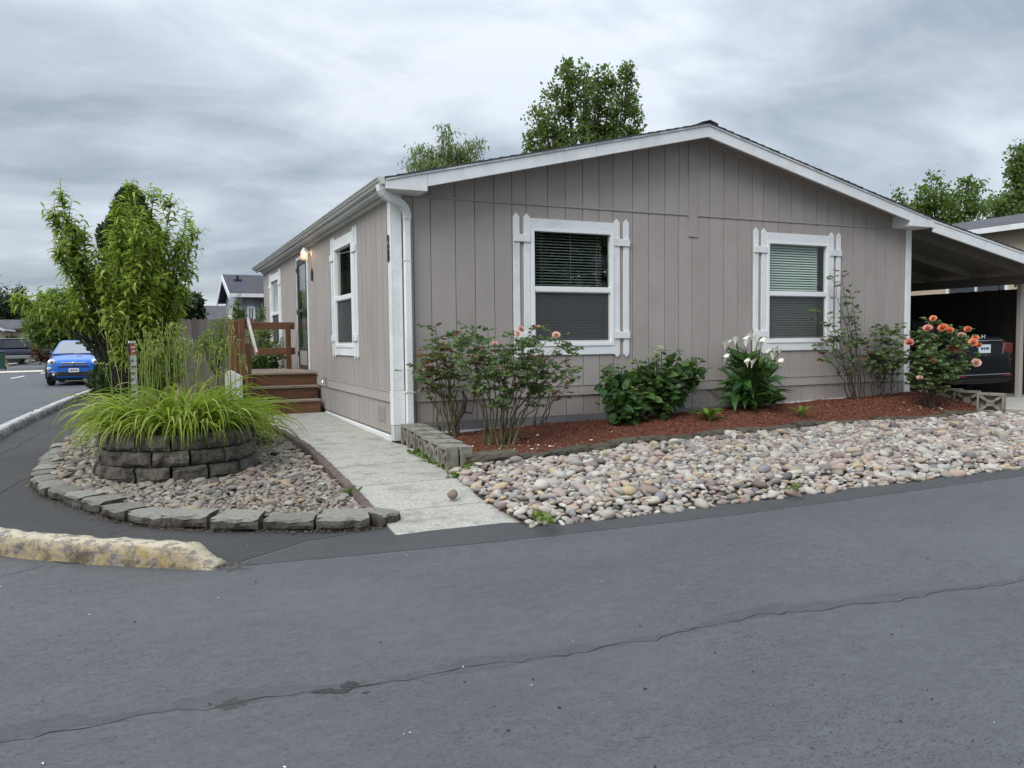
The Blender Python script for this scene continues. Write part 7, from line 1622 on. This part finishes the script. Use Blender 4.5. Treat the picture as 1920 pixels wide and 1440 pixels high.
# --- black sedan in the carport, tail to the viewer
kb = thing('parked_car', 'black sedan parked nose-in under the carport beside the rose blooms', 'car', (10.98, 0.22 + 4.55, 0.075), PI)
subsurf(loft([(0.0, .60, .35, .72), (.08, .78, .28, .80), (.4, .86, .22, .88), (1.2, .88, .2, .96), (2.4, .89, .2, 1.0), (3.6, .885, .2, 1.06), (4.15, .87, .20, 1.11), (4.42, .85, .20, 1.11), (4.50, .83, .21, 1.07), (4.55, .80, .22, .98), (4.575, .76, .25, .86), (4.585, .62, .32, .70)]).build('body', M['blackpaint'], kb, local=True, smooth=True))
greenhouse(kb, 1.0, 1.42, .95, 1.75, 3.15, 4.05, .78, .58, M['blackpaint'], 'carglass')
MB().box(-.84, .84, 4.40, 4.60, .22, .58).build('bumper', M['blackpaint'], kb, local=True, bevel=.08)
mb = MB(); mb.box(-.79, .79, 4.555, 4.578, .64, .655); mb.build('seam', M['black'], kb, local=True)
MB().box(-.50, .50, 4.55, 4.582, .985, 1.0).build('chrome_trim', M['chrome'], kb, local=True, bevel=.006)
MB().box(-.70, .70, 4.598, 4.607, .375, .39).build('bumper_reflection', M['chrome'], kb, local=True, bevel=.004)  # bright strip stands in for the reflection line along the lower bumper
for s in (-1, 1):
    mb = MB(); mb.prism([(s * .56, .80), (s * .79, .74), (s * .81, .94), (s * .62, .955)], 4.46, 4.578, lambda u, n, z: (u, n, z)); tl_ = mb.build('tail_light', M['redlens'], kb, local=True, bevel=.015)
    mb = MB(); mb.prism([(s * .47, .73), (s * .54, .75), (s * .60, .95), (s * .55, .955)], 4.52, 4.584, lambda u, n, z: (u, n, z)); mb.build('lens_reflection', M['pinkreflection'], tl_, local=True, bevel=.01)  # tinted panel stands in for a reflection beside the tail light
    MB().box(s * .62 - .12, s * .62 + .12, 4.598, 4.606, .345, .37).build('reflector', M['redlens'], kb, local=True)
pl_ = MB().box(-.155, .155, 4.575, 4.594, .77, .92).build('number_plate', M['plate'], kb, local=True); MB().box(-.10, -.03, 4.5942, 4.597, .83, .87).box(-.01, .03, 4.5942, 4.597, .83, .87).box(.05, .11, 4.5942, 4.597, .83, .87).build('plate_print', M['navy'], pl_, local=True)
mb = MB(); mb.prism([(-.055, 1.03), (-.030, 1.03), (-.022, 1.095), (-.052, 1.095)], 4.50, 4.556, lambda u, n, z: (u, n, z)); mb.prism([(.030, 1.03), (.055, 1.03), (.052, 1.095), (.022, 1.095)], 4.50, 4.556, lambda u, n, z: (u, n, z)); mb.box(-.03, .03, 4.50, 4.555, 1.053, 1.07); mb.build('emblem', M['chrome'], kb, local=True)
for s in (-1, 1):
    for y in (.85, 3.55): wheel(kb, s * .78, y, .32, .21, s)
    MB().box(s * .94 - .08, s * .94 + .08, 1.3, 1.42, .98, 1.10).build('mirror', M['blackpaint'], kb, local=True, bevel=.03)
# --- SUV parked far down the street, seen from the side
sx = ony(66, 660, 57.0); suv = thing('parked_suv', 'dark navy suv with silver lower body parked sideways at far left', 'suv', (sx.x - 5.3, 57.0, RZ), -PI / 2)
suv.rotation_euler = (0, 0, math.radians(-90))
subsurf(loft([(0.0, .75, .45, .95), (.1, .9, .4, 1.05), (.8, .95, .38, 1.12), (1.6, .97, .38, 1.18), (5.0, .97, .38, 1.2), (5.25, .95, .40, 1.18), (5.3, .88, .5, 1.1)]).build('body', M['navy'], suv, local=True, smooth=True), 1)
greenhouse(suv, 1.12, 1.80, 1.45, 2.15, 4.95, 5.22, .92, .80, M['navy'], 'carglass')
for s in (-1, 1):
    MB().box(s * .955 - .035, s * .955 + .035, .15, 5.2, .42, .64).build('side_cladding', M['silver'], suv, local=True, bevel=.02)
    MB().box(s * .80 - .12, s * .80 + .12, 5.2, 5.32, .80, 1.12).build('tail_light', M['redlens'], suv, local=True, bevel=.02)
    for y in (1.0, 4.15): wheel(suv, s * .84, y, .38, .25, s)
MB().box(-.92, .92, 5.22, 5.42, .42, .62).build('bumper', M['silver'], suv, local=True, bevel=.04); MB().box(-.80, .80, 2.2, 4.95, 1.80, 1.845).build('roof_panel', M['silver'], suv, local=True, bevel=.02)
# --- wheeled bin, kerb stones and lawn at far left
M['bingreen'] = pm('green bin plastic', (0.012, 0.06, 0.035), (0.02, 0.075, 0.045), 4, 0.5)
bb = onz(0, 692, RZ); by = 43.0; bp = ony(-1, 690, by); bn = thing('wheelie_bin', 'dark green wheelie bin standing on the street at the left frame edge', 'bin', (bp.x, by, RZ))
mb = MB(); vs = [(-.24, -.26, .06), (.24, -.26, .06), (.24, .26, .06), (-.24, .26, .06), (-.29, -.33, .98), (.29, -.33, .98), (.29, .33, .98), (-.29, .33, .98)]; mb.add(vs, [(3, 2, 1, 0), (4, 5, 6, 7), (0, 1, 5, 4), (1, 2, 6, 5), (2, 3, 7, 6), (3, 0, 4, 7)]); mb.build('body', M['bingreen'], bn, local=True, bevel=.02)
MB().box(-.31, .31, -.36, .36, .985, 1.05).build('lid', M['bingreen'], bn, local=True, bevel=.03); mb = MB(); mb.tube([(-.27, .40, .95), (.27, .40, .95)], .02, 8); mb.build('handle', M['bingreen'], bn, local=True)
for s in (-1, 1): mb = MB(); mb.lathe([(.02, -.025), (.10, -.025), (.10, .025), (.02, .025)], (s * .26, .27, .10), 14, 'x'); mb.build('wheel', M['rubber'], bn, local=True)
M['lawn'] = pm('dry lawn', (0.10, 0.14, 0.03), (0.17, 0.18, 0.06), 3, 0.95)
P4 = [onz(u, v, RZ) for u, v in ((-30, 686), (14, 686.5), (36, 683), (70, 678), (92, 673), (92, 670), (-30, 673))]; sheet('lawn', [(q.x, q.y) for q in P4], RZ + 0.03, M['lawn'])
a_, b_ = onz(16, 687, RZ), onz(92, 675.5, RZ)
for k in range(4):
    p0_, p1_ = a_.lerp(b_, k / 4 + 0.02), a_.lerp(b_, (k + .62) / 4); mb = MB(); mb.beam((p0_.x, p0_.y, RZ + .08), (p1_.x, p1_.y, RZ + .08), .22, .18); o = mb.build('kerb_stone', M['wkerb'], None, bevel=.03)
    tag(o, ('short white kerb stone on the far lawn edge, nearest the green bin', 'short white kerb stone on the far lawn edge, second from the green bin', 'short white kerb stone on the far lawn edge, third from the green bin', 'short white kerb stone on the far lawn edge, nearest the blue car')[k], 'kerb stone', 'white kerb stones along the far lawn')
# --- narrow yard sign behind the planter
sp_ = Vector((-2.83, 0.42, 0)); sg = thing('yard_sign', 'narrow white yard sign with red band on a black stake behind the planter', 'sign', (sp_.x, sp_.y, -0.12), math.radians(76))
M['signwhite'] = pm('sign face', (0.72, 0.74, 0.72), (0.78, 0.80, 0.78), 4, 0.5); M['signred'] = pm('sign red', (0.42, 0.045, 0.03), (0.48, 0.06, 0.04), 5, 0.5); M['signgreen'] = pm('sign print', (0.10, 0.17, 0.12), (0.16, 0.22, 0.17), 9, 0.6)
MB().box(-.16, -.13, -.012, .012, 0, 1.30).box(.13, .16, -.012, .012, 0, 1.30).build('stake', M['black'], sg, local=True)
fc = MB().box(-.13, .13, -.006, .006, .62, 1.325).build('panel', M['signwhite'], sg, local=True)
MB().box(-.115, .115, -.0085, -.0062, 1.17, 1.30).box(-.115, .115, .0062, .0085, 1.17, 1.30).build('red_band', M['signred'], fc, local=True)
mb = MB()
for s in (-1, 1):
    for k in range(7):
        if k < 2: mb.box(-.08 + .02 * k, .08 - .02 * k, min(s * .0087, s * .0100), max(s * .0087, s * .0100), 1.245 - k * .04, 1.262 - k * .04)
mb.build('band_print', M['signwhite'], fc, local=True); mb = MB()
for k in range(7):
    z = 1.12 - k * .068
    for s in (-1, 1): mb.box(-.10, .02 + .08 * ((k * 5) % 3) / 2, min(s * .0062, s * .0082), max(s * .0062, s * .0082), z - .028, z)
mb.build('print_lines', M['signgreen'], fc, local=True)
for o in list(SC.objects):
    if o.type == 'EMPTY': o.empty_display_size = 0.1
